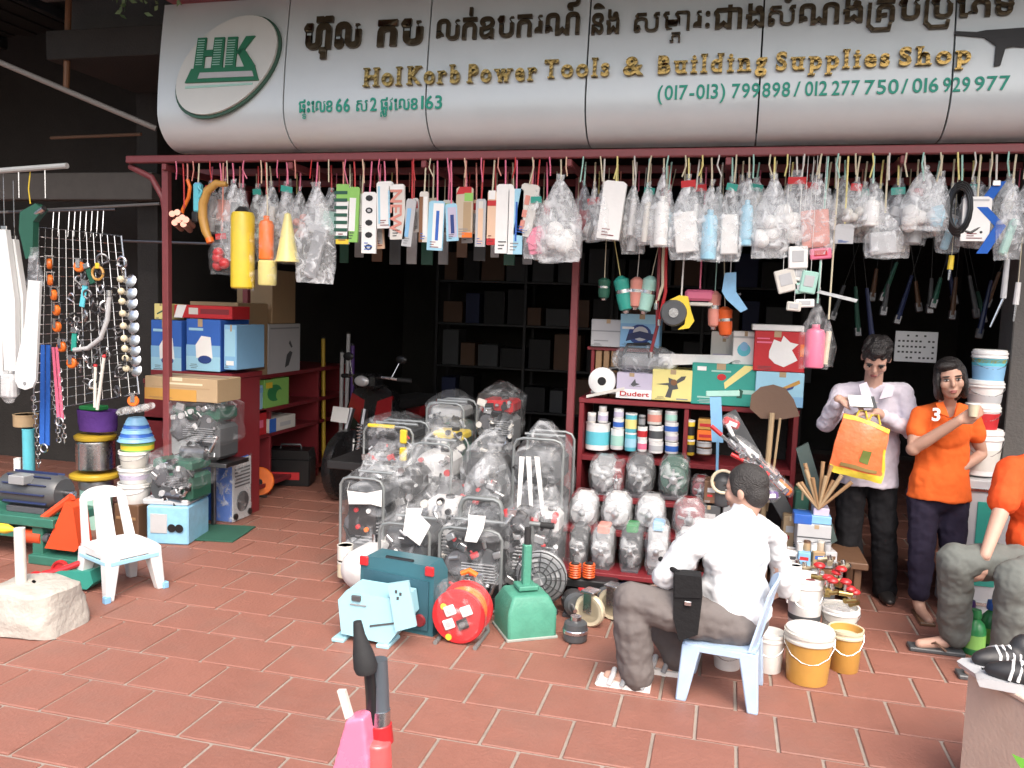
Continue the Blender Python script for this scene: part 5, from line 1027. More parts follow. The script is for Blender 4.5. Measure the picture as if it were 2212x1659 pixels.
# spools and bucket stack on the floor
YS = 5.05
def at0(px, py, Y): return at(px, py, Y)
p = at(178, 1090, YS); k = mpp(p); o = thing('wire_spool', 'silver wire spool with yellow flanges standing behind the orange lever', 'spool', (p.x, YS+.14, 0)); z0 = p.z; R1 = 41*k
zt_ = at(178, 935, YS).z
MB().lathe([(R1*.8, 0), (R1*.8, z0+.12)], 24).build('lower_drum', paint('mint'), o)
MB().lathe([(R1*.85, z0+.1), (R1*.87, z0+.14), (R1*.85, z0+.16)], 24).build('lower_wire', ALU, o)
for z, rr in ((at(178, 1032, YS).z, 1.3), (at(180, 948, YS).z, 1.05)): MB().lathe([(R1*.3, z-.022), (R1*rr*.96, z-.022), (R1*rr, z-.012), (R1*rr, z+.006), (R1*rr*.9, z+.016), (R1*.3, z+.016)], 28).build('flange', plast('dyellow'), o)
za, zb2 = at(178, 1018, YS).z, at(178, 957, YS).z; prof = []
for i in range(15): z = za+(zb2-za)*i/14; prof += [(R1*(.97+.02*(i % 2)), z)]
MB().lathe([(R1*.5, za)]+prof+[(R1*.5, zb2)], 28).build('wire_winding', STEEL, o)
p = at(190, 934, YS+.05); o = thing('fabric_bag', 'dark purple fabric bag with green top on the wire spool', 'bag', p+Vector((0, .1, .0))); k = mpp(p)
hull(lambda u, v: ((40+4*v)*k*math.copysign(abs(math.cos(2*math.pi*u))**.6, math.cos(2*math.pi*u)), .1*math.sin(2*math.pi*u), 46*k*v), o, 'bag_body', cloth('purple'), 18, 8, seed=2, amp=.012); MB().box((-10*k, 0, 50*k), (50*k, .12, 10*k), .012).build('bag_top', cloth('green'), o)
YB_ = 5.0; zz = None
for i, (yt, yb, w, c, lab) in enumerate(((1046, 1090, 70, 'white', 'white plastic tub lowest of the tub stack'), (1012, 1048, 72, 'white', 'white printed tub in the middle of the tub stack'), (976, 1014, 64, 'offwhite', 'small white tub right under the green ring'))): bucket('plastic_tub', lab, 272, yt, yb, w, YB_, c, 'white', 'tub', None, [(.3, .6, 'lilac')] if i == 1 else None)
lo_ = at(272, 1090, YB_); o = thing('tub_block', 'low wooden block under the stack of white tubs', 'block', (lo_.x, YB_+.1, 0)); MB().box((0, 0, lo_.z/2), (.2, .2, lo_.z), .006).build('block_body', paint('brown'), o); MB().box((0, -.102, lo_.z*.6), (.16, .006, .02), .001).build('batten', paint('wood'), o)
tin('green_ring', 'yellow green plastic ring under the stacked blue bowls', 274, 958, 977, 68, YB_, 'lgreen', 'yellow', 'lgreen', cat='ring')
for i in range(5): b0 = 957-i*9; p = at(274, b0, YB_); k = mpp(p); o = thing('blue_bowl', 'stacked blue plastic bowl, %s of the pile' % ('lowest', 'second', 'third', 'fourth', 'topmost')[i], 'bowl', p+Vector((0, .1, 0)), 0, 'stacked blue bowls'); r = (37-3.4*i)*k; MB().lathe([(r*.7, 14*k), (r*.9, 6*k), (r, 0), (r*1.04, 1*k), (r*.95, 8*k), (r*.72, 16*k), (0, 16*k)], 24).build('bowl_shell', plast('blue' if i % 2 else 'sky'), o); MB().tube([(r*1.03*math.cos(g*.2618), r*1.03*math.sin(g*.2618), 1.2*k) for g in range(24)], .004, 5, True).build('rim', plast('sky'), o)
p = at(292, 890, 4.9); o = thing('bottle_pack', 'clear ribbed plastic bottles pack hanging under the grid', 'pack', p)
for j in range(5): MB().lathe([(.02, -.1), (.026, -.08), (.022, -.06), (.026, -.02), (.022, 0), (.026, .04), (.02, .08), (.008, .1)], 12, (-.1+j*.05, .0, .01*j), (R(90), 0, R(20))).build('bottle', FILM2, o)
MB().tube([(0, 0, 0), (-.02, .02, .14)], .003, 5).build('string', plast('white'), o)
# parcel, green machines, welders
carton('parcel', 'tan cardboard parcel with orange stripe lying on the green machine', (302, 816, 478, 866), 5.2, .3, 'tan', [('mustard', rect(0, .0, .72, .5)), ('carton', rect(.1, .55, .9, .6)), ('cream', rect(.3, .7, .8, .78))], 'parcel')
genset('green engine with dark green lid in film under the tan parcel', 335, 482, 866, 1000, 5.2, .36, 'dgrey', 'dgreen', floor=False, seed=21, frame=False, name='green_engine', cat='engine')
genset('lower green engine in clear film over the light blue box', 302, 420, 985, 1090, 5.0, .34, 'dgreen', 'dgreen', floor=False, seed=22, frame=False, name='green_engine', cat='engine', filmm=FILM)
zg = at(400, 1000, 5.2).z; o = thing('engine_stand', 'dark steel stand under the upper green engine', 'stand', (at(410, 1000, 5.2).x, 5.42, 0)); MB().box((0, 0, zg-.015), (.5, .3, .03), .003).build('stand_top', DSTEEL, o)
for x in (-.22, -.02):
    for y in (-.1, .1): MB().box((x, y, (zg-.03)/2), (.03, .03, zg-.03), .003).build('leg', DSTEEL, o)
# blue welder: blue side, white grille front
p = fl(500, 1130); k = mpp(p); wv = fl(388, 1118)-p; h = 138*k; d_ = wv.length; w = .26; wr = math.atan2(wv.y, wv.x)-math.pi/2; wn = Vector((math.cos(wr), math.sin(wr), 0))
o = thing('blue_welder', 'tall blue welding machine with white grille front on the tiles', 'welder', p+wv/2+wn*w/2, wr)
MB().box((0, 0, h/2), (w, d_, h), .01).build('case', paint('blue'), o); MB().box((0, -d_/2-.006, h/2), (w*.98, .012, h*.98), .004).build('front_panel', paint('lgrey'), o)
for i in range(6): MB().box((0, -d_/2-.013, h*(.56+.055*i)), (w*.8, .006, .012), .001).build('vent_slat', plast('dgrey'), o)
MB().lathe([(0, -.006), (.08, -.006), (.08, .006), (0, .006)], 18, (0, -d_/2-.014, h*.3), (R(90), 0, 0)).build('fan_cover', plast('dgrey'), o)
for x in (-.1, .1): MB().lathe([(0, -.012), (.025, -.012), (.025, .012), (0, .012)], 12, (x, -d_/2-.014, h*.09), (R(90), 0, 0)).build('terminal', plast('black'), o)
hull(lambda u, v: ((w/2+.02)*math.copysign(abs(math.cos(2*math.pi*u))**.3, math.cos(2*math.pi*u)), -d_/2+.06+.08*math.copysign(abs(math.sin(2*math.pi*u))**.3, math.sin(2*math.pi*u)), .01+h*v), o, 'film_wrap', FILM, 20, 10, seed=9, amp=.012)
p = fl(352, 1178); k = mpp(p); o = thing('light_blue_machine', 'light blue square machine with round ports behind the white chair', 'machine', p+Vector((-.02, .2, 0)), R(12)); w, h = 92*k, 84*k
MB().box((0, 0, h/2), (w, .36, h), .01).build('case', mat('mottled_blue', (.25,.5,.68), .4, vary=.3, scale=14), o)
for x in (.12, .3): MB().lathe([(0, -.008), (.02, -.008), (.03, .008), (0, .008)], 14, (x*w, -.184, h*.45), (R(90), 0, 0)).build('port', plast('black'), o)
MB().box((-w*.2, -.182, h*.55), (w*.4, .008, h*.5), .003).build('control_plate', paint('lgrey'), o); MB().box((-w*.1, .02, h+.02), (w*1.1, .34, .04), .008).build('grey_lid', paint('lgrey'), o); MB().tube([(-.1, -.04, h+.04), (-.09, -.04, h+.09), (.06, -.04, h+.09), (.07, -.04, h+.04)], .01).build('handle', plast('black'), o)
o = thing('green_mat', 'worn dark green mat lying under the blue machines', 'mat', fl(420, 1160)+Vector((0, .12, .004)), R(10)); MB().box((0, 0, .004), (.62, .42, .008), .003).build('mat_sheet', mat('green_mat', (.02,.09,.06), .8, vary=.3), o); MB().box((0, -.215, .005), (.62, .012, .01), .003).build('edge_binding', plast('dgreen'), o)
p = fl(546, 1078)+Vector((0, .1, 0)); k = mpp(p); o = thing('orange_disc', 'orange wheel disc propped beside the blue welder', 'disc', p, R(30)); MB().lathe([(0, -.014), (.12, -.014), (.13, 0), (.12, .014), (0, .014)], 24, (0, 0, .135), (R(84), 0, 0)).build('disc', plast('orange'), o); MB().cyl((0, -.04, .135), (0, .04, .135), .03).build('hub', plast('black'), o); MB().box((0, 0, .01), (.14, .1, .02), .003).build('foot', plast('black'), o)
# electric motor and orange lever press at far left
p = at(40, 1112, 4.35); k = mpp(p); o = thing('electric_motor', 'dark ribbed electric motor on the green bench at the picture edge', 'motor', p+Vector((0, .15, 0))); r = 44*k
m = MB().lathe([(0, -.22), (r*.8, -.22), (r*.86, -.18), (r*.86, .18), (r*.7, .22), (0, .22)], 24, (0, 0, r), (0, R(90), 0)); m.build('motor_drum', plast('dgrey'), o)
for i in range(12): a = R(30*i); MB().box((0, math.cos(a)*r*.9, r+math.sin(a)*r*.9), (.34, .008, .02), .002, (a-R(90), 0, 0)).build('cooling_fin', plast('navy'), o)
MB().cyl((.22, 0, r), (.3, 0, r), .02).build('shaft', STEEL, o); MB().box((0, 0, .02), (.3, .2, .04), .004).build('foot_plate', CAST, o); MB().box((-.02, -.1, r*1.7), (.12, .1, .06), .006).build('terminal_box', plast('grey'), o)
zb = p.z; o = thing('green_bench', 'dark green machine bench under the electric motor', 'bench', (p.x-.06, 4.52, 0)); GM = mat('machine_green', (.03,.14,.1), .45, vary=.25)
MB().box((-.1, 0, zb-.03), (.9, .4, .06), .006).build('bench_top', GM, o)
for x in (-.5, .2): MB().box((x, 0, (zb-.06)/2), (.08, .34, zb-.06), .006).build('leg', GM, o)
MB().box((-.1, 0, .16), (.7, .3, .04), .006).build('lower_shelf', GM, o)
RE = mat('orange_red_enamel', (.6,.07,.02), .4, vary=.15)
p = fl(150, 1215); k = mpp(p); yy = p.y; o = thing('pallet_jack', 'orange red lever press with slanted arm behind the white chair', 'press', p+Vector((-.02, -.02, 0)))
def jp(x, y): return ((x-150)*k, (1215-y)*k)
MB().prism([jp(*v) for v in ((118, 1180), (150, 1120), (172, 1075), (192, 1085), (205, 1170), (195, 1180))], .12).build('housing', RE, o); MB().tube([(*jp(92, 1128)[:1], -.02, jp(92, 1128)[1]), (jp(172, 1068)[0], 0, jp(172, 1068)[1])], .026).build('slanted_arm', RE, o)
a = jp(85, 1162); MB().cyl((a[0]-.08, -.02, a[1]), (a[0]+.06, -.02, a[1]), .045).build('roller', RE, o); MB().cyl((a[0]+.06, -.02, a[1]), (a[0]+.11, -.02, a[1]), .032).build('bearing', CAST, o); MB().cyl((a[0]-.2, -.02, a[1]+.03), (a[0]+.3, -.02, a[1]+.02), .012).build('axle', DSTEEL, o)
MB().box((0, 0, .03), (.4, .18, .06), .006).build('base', GM, o)
p = fl(128, 1276); k = mpp(p); o = thing('floor_jack', 'teal trolley jack with red wheel on the tiles behind the chair', 'jack', p+Vector((0, .1, 0)), R(8)); TG = mat('jack_teal', (.03,.25,.2), .4, vary=.2)
MB().prism([(-.16, .02), (.16, .02), (.2, .06), (.18, .13), (-.02, .12), (-.15, .07)], .2).build('chassis', TG, o)
for s_ in (-1, 1): wheel(o, (-.15, s_*.11, .055), .055, .035, 'y', 'red', plast('red'))
MB().tube([(-.12, -.09, .09), (.02, -.08, .13), (.1, -.06, .165)], .018).build('lever', plast('red'), o); MB().lathe([(.04, 0), (.05, .01), (.05, .02), (0, .02)], 14, (.08, 0, .13)).build('saddle', STEEL, o)
p = at(14, 1142, 4.0); o = thing('yellow_funnel', 'yellow plastic nozzle at the picture edge above the concrete post', 'nozzle', p); MB().lathe([(.028, -.08), (.03, 0), (.012, .05), (.008, .09)], 14, (0, 0, 0), (0, R(90), 0)).build('nozzle_body', plast('yellow'), o); MB().cyl((-.12, 0, 0), (-.08, 0, 0), .034).build('collar', plast('orange'), o); MB().tube([(-.1, 0, 0), (-.3, 0, -.02), (-.4, 0, -.2), (-.4, 0, -p.z)], .012).build('stand_rod', DSTEEL, o)
# concrete block with white pole
p = fl(45, 1375); k = mpp(p); o = thing('pole_block', 'rough pale concrete block holding a short white pole on the tiles', 'block', p+Vector((-.05, .14, 0)))
RKM = mat('whitewashed_stone', (.4,.375,.335), .9, vary=.3, scale=9, bump=.5, bscale=30)
hull(lambda u, v: ((.24-.05*v)*math.copysign(abs(math.cos(2*math.pi*u))**.55, math.cos(2*math.pi*u))*min(1, (1.001-v)*6)**.5, (.19-.03*v)*math.copysign(abs(math.sin(2*math.pi*u))**.55, math.sin(2*math.pi*u))*min(1, (1.001-v)*6)**.5, .235*min(1, v*1.12)), o, 'block_body', RKM, 36, 16, seed=5, amp=.02, freq=7)
MB().cyl((-.06, -.02, .2), (-.065, -.02, .52), .027, n=18).build('pole', mat('white_pole', (.62,.58,.53), .6, vary=.25, scale=20), o)
# ================================================================ GOODS HANGING FROM THE RAILS
def cord(o, Y, ztop, c='cream'):
    """plastic cord from the rail down to the thing's own origin"""
    dz = RZ-ztop-.03
    q_ = random.Random(int(o.location.x*1000)); dx = q_.uniform(-.012, .012)
    if dz > .01: MB().tube([(dx, 0, dz), (dx*.4, .003, dz*.5), (0, 0, 0)], .0055, 6).build('hanging_cord', plast(c), o)
CORDS_L, CORDS_R = ('pink', 'salmon', 'red', 'cream', 'pink', 'peach'), ('cream', 'lyellow', 'offwhite', 'cream', 'mint')
hung_n = 0
def hung(name, label, cat, x, yt, Y=RY, group='goods hanging from the front rail'):
    global hung_n
    p = at(x, yt, Y); o = thing(name, label, cat, p, 0, group); hung_n += 1
    cord(o, Y, p.z, (CORDS_L if x < 1260 else CORDS_R)[hung_n % 5]); return o, mpp(p)
def stuffing(o, k, w, h, kind, c, seed=0):
    """what is inside a bag; local origin at the neck, bag hangs down h"""
    m = c if not isinstance(c, str) else plast(c); q_ = random.Random(seed*7+3)
    if kind == 'cyl': MB().lathe([(w*.26, 0), (w*.3, .006), (w*.3, h*.52), (w*.24, h*.58), (w*.12, h*.6), (w*.12, h*.66), (0, h*.66)], 18, (0, 0, -h*.98)).build('content', m, o)
    elif kind == 'can': MB().lathe([(w*.38, 0), (w*.42, .01), (w*.42, h*.7), (w*.36, h*.74), (0, h*.74)], 20, (0, 0, -h*.98)).build('content', m, o)
    elif kind == 'tube': MB().cyl((-w*.05, 0, -h*.95), (w*.08, 0, -h*.25), w*.17).build('content', m, o)
    elif kind == 'box': MB().box((0, 0, -h*.66), (w*.66, .03, h*.5), .006, (0, R(q_.uniform(-8, 8)), 0)).build('content', m, o)
    elif kind == 'cone': MB().lathe([(w*.4, 0), (w*.36, .02), (w*.1, h*.6), (0, h*.62)], 18, (0, 0, -h*.97)).build('content', m, o)
    elif kind == 'balls':
        for i in range(5): MB().sph((q_.uniform(-.28, .28)*w, q_.uniform(-.02, .02), -h*q_.uniform(.5, .9)), (w*.2, .035, w*.19), 12, 8).build('content', m, o)
    elif kind == 'tool':
        MB().box((0, 0, -h*.7), (w*.3, .04, h*.5), .012, (0, R(14), 0)).build('content', m, o); MB().box((w*.06, 0, -h*.45), (w*.5, .03, h*.1), .01, (0, R(20), 0)).build('content', plast('lgrey'), o)
    elif kind == 'rags':
        for i in range(4): MB().box((q_.uniform(-.12, .12)*w, q_.uniform(-.015, .015), -h*q_.uniform(.55, .85)), (w*.5, .03, h*.22), .02, (0, q_.uniform(-.6, .6), 0)).build('content', m, o)
FILMB = film('film_bag', .15, streak=.5, scale=11); FILMB2 = film('film_bag_milky', .26, streak=.5, scale=10)
def bag(label, x, yt, yb, wpx, kind='rags', c='white', f=None, Y=RY, d=.05, group='goods hanging from the front rail'):
    o, k = hung('hanging_bag', label, 'bag', x, yt, Y, group); w, h = wpx*k*1.12, (yb-yt)*k*1.02; sd_ = hung_n
    stuffing(o, k, w, h, kind, c, sd_)
    def fn(u, v):
        g = 2*math.pi*u; t = v; s_ = (.1+.9*min(1, (max(0, t-.04)/.5))**.8)*(1-.12*max(0, t-.8)/.2)
        if t < .04: s_ = .22-.12*t/.04
        cx = math.copysign(abs(math.cos(g))**.7, math.cos(g)); return (cx*w*.5*s_, math.sin(g)*d*s_*(1 if t < .9 else .6), .03-(h+.03)*t)
    hull(fn, o, 'film_pouch', {FILM: FILMB, FILM2: FILMB2}.get(f or FILM, f), 20, 16, seed=sd_, amp=.012, freq=11)
    if sd_ % 3 == 0 and wpx > 40:
        MB().box((0, -d*.35, -.035), (w*.42, .003, .04), .001, (R(8), R((sd_ % 5-2)*5), 0)).build('header_card', card(('red', 'blue', 'lyellow', 'teal', 'white', 'orange')[sd_ % 6]), o)
    return o
def strip(label, x, yt, yb, wpx, c, pr=(), txt=None, lean=0, Y=RY, t=.014, cat='packet', name='hanging_packet', filmed=True):
    o, k = hung(name, label, cat, x, yt, Y); w, h = wpx*k*1.12, (yb-yt)*k
    MB().prism([(-w/2, -h), (w/2, -h), (w/2, -.012), (w*.36, 0), (-w*.36, 0), (-w/2, -.012)], t, rot=(0, R(lean), 0)).build('card_body', card(c), o)
    for i, e in enumerate(pr): MB().prism([((u-.5)*w, -h+v*h) for u, v in e[1]], .002, (0, -t/2-.0006*(1+i % 3), 0), (0, R(lean), 0)).build('print', card(e[0]), o)
    for j in range(3): MB().prism([((u-.5)*w, -h+v*h) for u, v in rect(.2, .06+.05*j, .45+.1*((j+hung_n) % 4), .075+.05*j)], .002, (0, -t/2-.0026, 0), (0, R(lean), 0)).build('print', card(('dgrey', 'grey', 'blue', 'maroon')[hung_n % 4]), o)
    if txt:
        s_, col = txt; cu = bpy.data.curves.new('print', 'FONT'); cu.body = s_; cu.extrude = .0006; cu.offset = .02; cu.size = 1; ob = bpy.data.objects.new('print', cu); COL.objects.link(ob); bpy.context.view_layer.update(); dm = ob.dimensions.copy()
        me = bpy.data.meshes.new_from_object(ob.evaluated_get(bpy.context.evaluated_depsgraph_get())); bpy.data.objects.remove(ob); me.materials.clear(); me.materials.append(card(col))
        t_ = bpy.data.objects.new('print', me); COL.objects.link(t_); t_.parent = o; t_.scale = (h*.8/max(dm.x, .1), w*.8/.75, 1); t_.location = (-w*.38, -t/2-.003, -h*.08); t_.rotation_euler = Euler((R(90), R(90), 0))
    return o
# --- left end
o, k = hung('orange_strap', 'orange rubber strap hanging at the rail end', 'strap', 405, 388); MB().tube([(0, 0, 0), (.02, 0, -.05), (.01, 0, -.12), (-.05, .02, -.2), (-.07, .02, -.26)], .013).build('strap_band', plast('orange'), o); MB().cyl((-.07, .02, -.26), (-.08, .02, -.3), .018).build('strap_end', plast('black'), o)
o, k = hung('pipe_bundle', 'bundle of short pinkish copper pipes hanging at the rail end', 'bundle', 398, 450)
for i, (x, z) in enumerate(((-.05, -.06), (-.01, -.05), (.03, -.085), (.0, -.1), (.06, -.1), (-.03, -.12), (.04, -.13))): MB().lathe([(.012, -.08), (.022, -.08), (.022, .08), (.012, .08)], 12, (x-.02, 0, z), (R(80), 0, R(20))).build('pipe', mat('copper_pipe', (.6,.3,.22), .35, .7), o)
o, k = hung('spray_trigger', 'cyan plastic trigger sprayer hanging beside the orange hose', 'sprayer', 428, 396)
MB().box((0, 0, -.1), (.06, .05, .2), .02).build('bottle', plast('cyan'), o); MB().box((.0, 0, -.02), (.05, .04, .05), .012).build('head', plast('sky'), o); MB().tube([(.02, -.03, -.03), (.05, -.03, -.06), (.03, -.03, -.1)], .008).build('trigger', plast('cyan'), o); MB().box((-.02, 0, -.23), (.05, .04, .08), .014).build('cup', plast('black'), o)
p = at(478, 392, RY); o = thing('curved_hose', 'thick curved orange duct hose hanging near the rail end', 'hose', p); cord(o, RY, p.z, 'pink'); MB().tube([at(x, y, RY)-p for x, y in ((490, 398), (468, 396), (448, 412), (438, 440), (438, 470), (444, 498), (452, 516))], [.018, .026, .03, .032, .032, .03, .024], 12).build('hose_tube', plast('mustard'), o); MB().cyl(at(452, 514, RY)-p, at(455, 524, RY)-p, .028).build('end_ring', plast('orange'), o)
bag('long clear bag with dark handle beside the yellow canister', 505, 395, 560, 54, 'tube', 'grey', FILM)
o = bag('clear bag holding a tall yellow canister with black top', 525, 405, 622, 54, 'can', 'yellow', FILM3)
MB().box((0, -.06, -.36), (.05, .006, .04), .002).build('canister_label', card('white'), o); MB().lathe([(.05, 0), (.055, .04), (.03, .07), (0, .07)], 16, (0, 0, -.2)).build('canister_top', plast('black'), o)
bag('clear bag with red rubber ball under the yellow canister', 480, 500, 590, 56, 'balls', 'red', FILM3)
bag('clear bag with orange cylinder beside the yellow canister', 576, 420, 560, 48, 'cyl', 'orange', FILM3)
bag('small clear bag with yellow tin hanging low', 578, 545, 616, 42, 'can', 'lyellow', FILM3)
bag('clear bag with pale yellow cone', 622, 398, 566, 60, 'cone', 'lyellow', FILM3)
bag('large clear bag with grey power tool', 683, 402, 606, 88, 'tool', 'grey', FILM)
# --- cards and packets
strip('lime green and white blade card, first of the cards', 742, 398, 526, 27, 'white', [('lgreen', rect(0, .72, 1, 1)), ('yellow', rect(0, 0, 1, .08))], ('HITACHI'[:0] or '|||||||', 'dgreen'))
strip('lime green and white blade card, second of the cards', 767, 404, 522, 22, 'lgreen', [('white', rect(.1, .2, .7, .8))], None, 2)
strip('narrow white packet behind the chequered strip', 782, 420, 500, 12, 'white', Y=RY+.04)
strip('black and white chequered strip card', 799, 415, 546, 30, 'white', [('black', ell(.5, .1+.2*i, .26, .05, 8)) for i in range(5)]+[('lgrey', ell(.5, .1+.2*i, .13, .025, 8)) for i in range(5)])
strip('white packet with pale blue edges', 832, 392, 492, 34, 'white', [('lblue', rect(.08, .1, .2, .9)), ('lblue', rect(.7, .05, .8, .8))], None, -2)
strip('white card with red vertical print', 858, 398, 516, 32, 'offwhite', [('white', rect(.05, .9, .95, .99))], ('NEW', 'salmon'), -2)
strip('small pale packet with blue print between two cards', 890, 430, 532, 20, 'lgrey', [('sky', rect(.2, .2, .6, .8))], None, 6)
strip('brown handled tube packet', 917, 414, 522, 18, 'offwhite', [('rust', rect(0, .0, .4, .9)), ('white', rect(.5, .1, .9, .9))])
strip('blue printed packet, first of a blue pair', 945, 434, 540, 32, 'lblue', [('white', rect(.3, .05, .95, .95)), ('blue', rect(.5, .2, .7, .8))], None, 2)
strip('blue printed packet, second of a blue pair', 975, 440, 520, 24, 'lblue', [('lilac', rect(.2, .1, .9, .9)), ('dblue', rect(.4, .2, .7, .7))], None, -4)
strip('beige packet with red and green top', 1005, 404, 512, 34, 'beige', [('red', [(0, .85), (.2, 1), (.9, 1), (.9, .88)]), ('lgreen', rect(.5, .72, 1, .88)), ('orange', rect(.4, .0, 1, .1)), ('tan', rect(.45, .12, .9, .7))])
strip('slim tube packet with pale tube and orange top', 1040, 430, 532, 20, 'lgrey', [('peach', rect(.25, .05, .75, .8)), ('offwhite', rect(.3, .8, .7, .95))])
strip('slim white tube with red ends', 1064, 412, 528, 17, 'peach', [('red', rect(0, .0, 1, .12)), ('red', rect(0, .72, 1, .82)), ('white', rect(.1, .84, .9, 1))])
strip('plain tall white sheet packet', 1092, 398, 546, 34, 'white')
strip('blue and white tall packet next to the plain white one', 1116, 408, 548, 30, 'lblue', [('white', rect(.05, .0, .4, 1)), ('blue', rect(.5, .2, .62, .8))])
strip('tilted white card with red marks', 1148, 398, 510, 36, 'offwhite', [('salmon', rect(.3, .1, .55, .3)), ('salmon', rect(.3, .36, .55, .5)), ('salmon', rect(.32, .6, .58, .78))], None, 9)
bag('clear bag of red and pink packets beside the big white bag', 1160, 420, 556, 50, 'rags', 'pink', FILM)
bag('big clear bag stuffed with white plastic beside the red post', 1212, 388, 562, 92, 'balls', 'white', FILM2, d=.07)
bag('dark netted bag hanging at the red post', 1262, 400, 505, 40, 'rags', 'maroon', FILMG, Y=RY+.1)
bag('dark grey bag of tools just past the red post', 1284, 402, 520, 30, 'tool', 'dgrey', FILM, Y=RY+.12)
# --- right half
strip('plain white mitten shaped pack', 1331, 392, 516, 44, 'white', lean=6, t=.04)
bag('thin clear bag beside the white mitten pack', 1303, 410, 515, 34, 'tube', 'lgrey', FILM); bag('clear bag with silver rod behind the mitten pack', 1368, 400, 510, 36, 'tube', 'silver', FILM, Y=RY+.06)
bag('narrow clear bag with pale tube', 1398, 405, 525, 34, 'tube', 'offwhite', FILM); bag('clear bag with white tube and teal tip', 1434, 372, 530, 46, 'cyl', 'white', FILM)
o = bag('wide clear bag with white sponge', 1488, 385, 556, 66, 'box', 'white', FILM); bag('slim clear bag with white stick', 1504, 410, 530, 26, 'tube', 'white', FILM3, Y=RY+.05)
bag('clear bag with blue grey bottle', 1538, 400, 560, 50, 'cyl', 'lblue', FILM); bag('clear bag with white bottle and folded sheet', 1582, 392, 560, 50, 'box', 'white', FILM)
bag('clear bag with pale cyan tube near the round fittings', 1618, 384, 530, 40, 'cyl', 'lblue', FILM); bag('large clear bag of white round fittings', 1672, 388, 552, 76, 'balls', 'white', FILM2, d=.07)
bag('large clear bag of white valves beside the round fittings', 1722, 378, 520, 80, 'balls', 'white', FILM, d=.07); bag('large grey film bag with red printed sheet at its foot', 1768, 386, 545, 78, 'box', 'salmon', FILM, d=.06)
for i, (x, y0, y1, w, a, c, lab) in enumerate(((1724, 532, 580, 40, -3, 'white', 'white square switch box hanging below the valve bag'), (1692, 582, 632, 42, -16, 'offwhite', 'white square switch box hanging tilted, beside the teal edged one'), (1722, 575, 606, 36, 10, 'white', 'white flat switch box under the top switch box'), (1752, 586, 634, 34, 8, 'mint', 'teal edged switch box in the hanging cluster'), (1728, 610, 634, 26, -10, 'mint', 'small teal box behind the tilted switch box'), (1738, 646, 664, 40, -3, 'white', 'long white box lowest in the cluster'), (1716, 652, 672, 30, 4, 'offwhite', 'small white box beside the lowest one'), (1772, 536, 560, 44, -6, 'pink', 'pink card pack beside the hanging switch boxes'))):
    p = at(x, y0, RY-.02+.012*(i % 3)); k = mpp(p); o = thing('switch_box', lab, 'box', p, 0, 'hanging cluster of switch boxes', rot=(0, R(a), 0)); w_, h_ = w*k, (y1-y0)*k
    MB().box((0, 0, -h_/2), (w_, .03, h_), .006).build('box_body', plast(c), o); MB().box((0, -.016, -h_*.45), (w_*.6, .004, h_*.5), .003).build('rocker', card('lgrey' if c != 'pink' else 'red'), o)
    MB().tube([(0, 0, 0), (math.sin(R(-a))*(RZ-p.z), .01, RZ-p.z-.03)], .0015, 5).build('string', plast('white'), o)
p = at(1770, 640, RY); o = thing('loose_bar', 'thin pale bar sticking out beside the switch boxes', 'bar', p); MB().prism([(-.02, .02), (.0, .035), (.21, -.012), (.2, -.03)], .014).build('bar_body', ALU, o); MB().cyl((.0, 0, .02), (.0, 0, .05), .006).build('bolt', STEEL, o); MB().tube([(0, 0, .03), (0, 0, RZ-p.z-.03)], .002, 5).build('string', plast('white'), o)
bag('clear bag of pink bottles under the switch boxes', 1766, 655, 795, 62, 'cyl', 'pink', FILM3); bag('narrow bag with white and tan rods beside the pink bottles', 1790, 690, 790, 30, 'tube', 'cream', FILM3)
strip('small pale grey card pack in the right part', 1825, 484, 526, 34, 'lgrey'); bag('slim clear bag left of the twin fitting bags', 1806, 408, 490, 22, 'tube', 'white', FILM3, Y=RY+.04)
bag('clear bag of pale fittings, first of two slender bags', 1850, 392, 486, 48, 'balls', 'offwhite', FILM); bag('clear bag of white fittings, second of two slender bags', 1886, 396, 488, 50, 'cyl', 'white', FILM)
bag('clear bag with folded grey and white sheet hanging lower', 1912, 460, 556, 72, 'box', 'lgrey', FILM); bag('clear bag of grey hose behind the folded sheet bag', 1940, 400, 500, 60, 'rags', 'lgrey', FILMG, Y=RY+.06)
bag('big clear bag of white plastic near the black cable', 1998, 372, 495, 76, 'balls', 'white', FILM2, d=.07); bag('clear bag with pale blue bits beside the black cable', 2032, 380, 495, 44, 'rags', 'lblue', FILM)
o, k = hung('cable_coil', 'coil of black cable hanging beside the white board', 'coil', 2078, 400)
for i in range(7): r_ = .05+.006*(i % 4); MB().tube([((r_*math.cos(g*.3927))+(i-3)*.004, (i-3)*.008, -.13+r_*2.2*math.sin(g*.3927)) for g in range(16)], .0075, 6, True).build('cable_turn', plast('black'), o)
MB().tube([(0, 0, -.24), (.06, -.01, -.26), (.12, 0, -.22)], .008).build('plug_lead', plast('black'), o)
strip('white pegged board beside the black cable', 2112, 425, 520, 50, 'white', [('black', ell(.7, .2, .05, .03)), ('lgrey', rect(.1, .9, .9, .94))], t=.02); bag('grey film bag above the white pegged board', 2112, 395, 470, 50, 'rags', 'lgrey', FILMG, Y=RY+.06)
o, k = hung('blue_webbing', 'bright blue folded webbing strap hanging near the picture edge', 'strap', 2152, 392)
for a, b in (((8, 0), (-24, -55)), ((-24, -55), (14, -95)), ((14, -95), (-18, -155))): MB().prism([((a[0]-11)*k, a[1]*k), ((a[0]+11)*k, a[1]*k), ((b[0]+11)*k, b[1]*k), ((b[0]-11)*k, b[1]*k)], .008, (0, .008*a[1]/60, 0)).build('strap_fold', cloth('blue'), o)
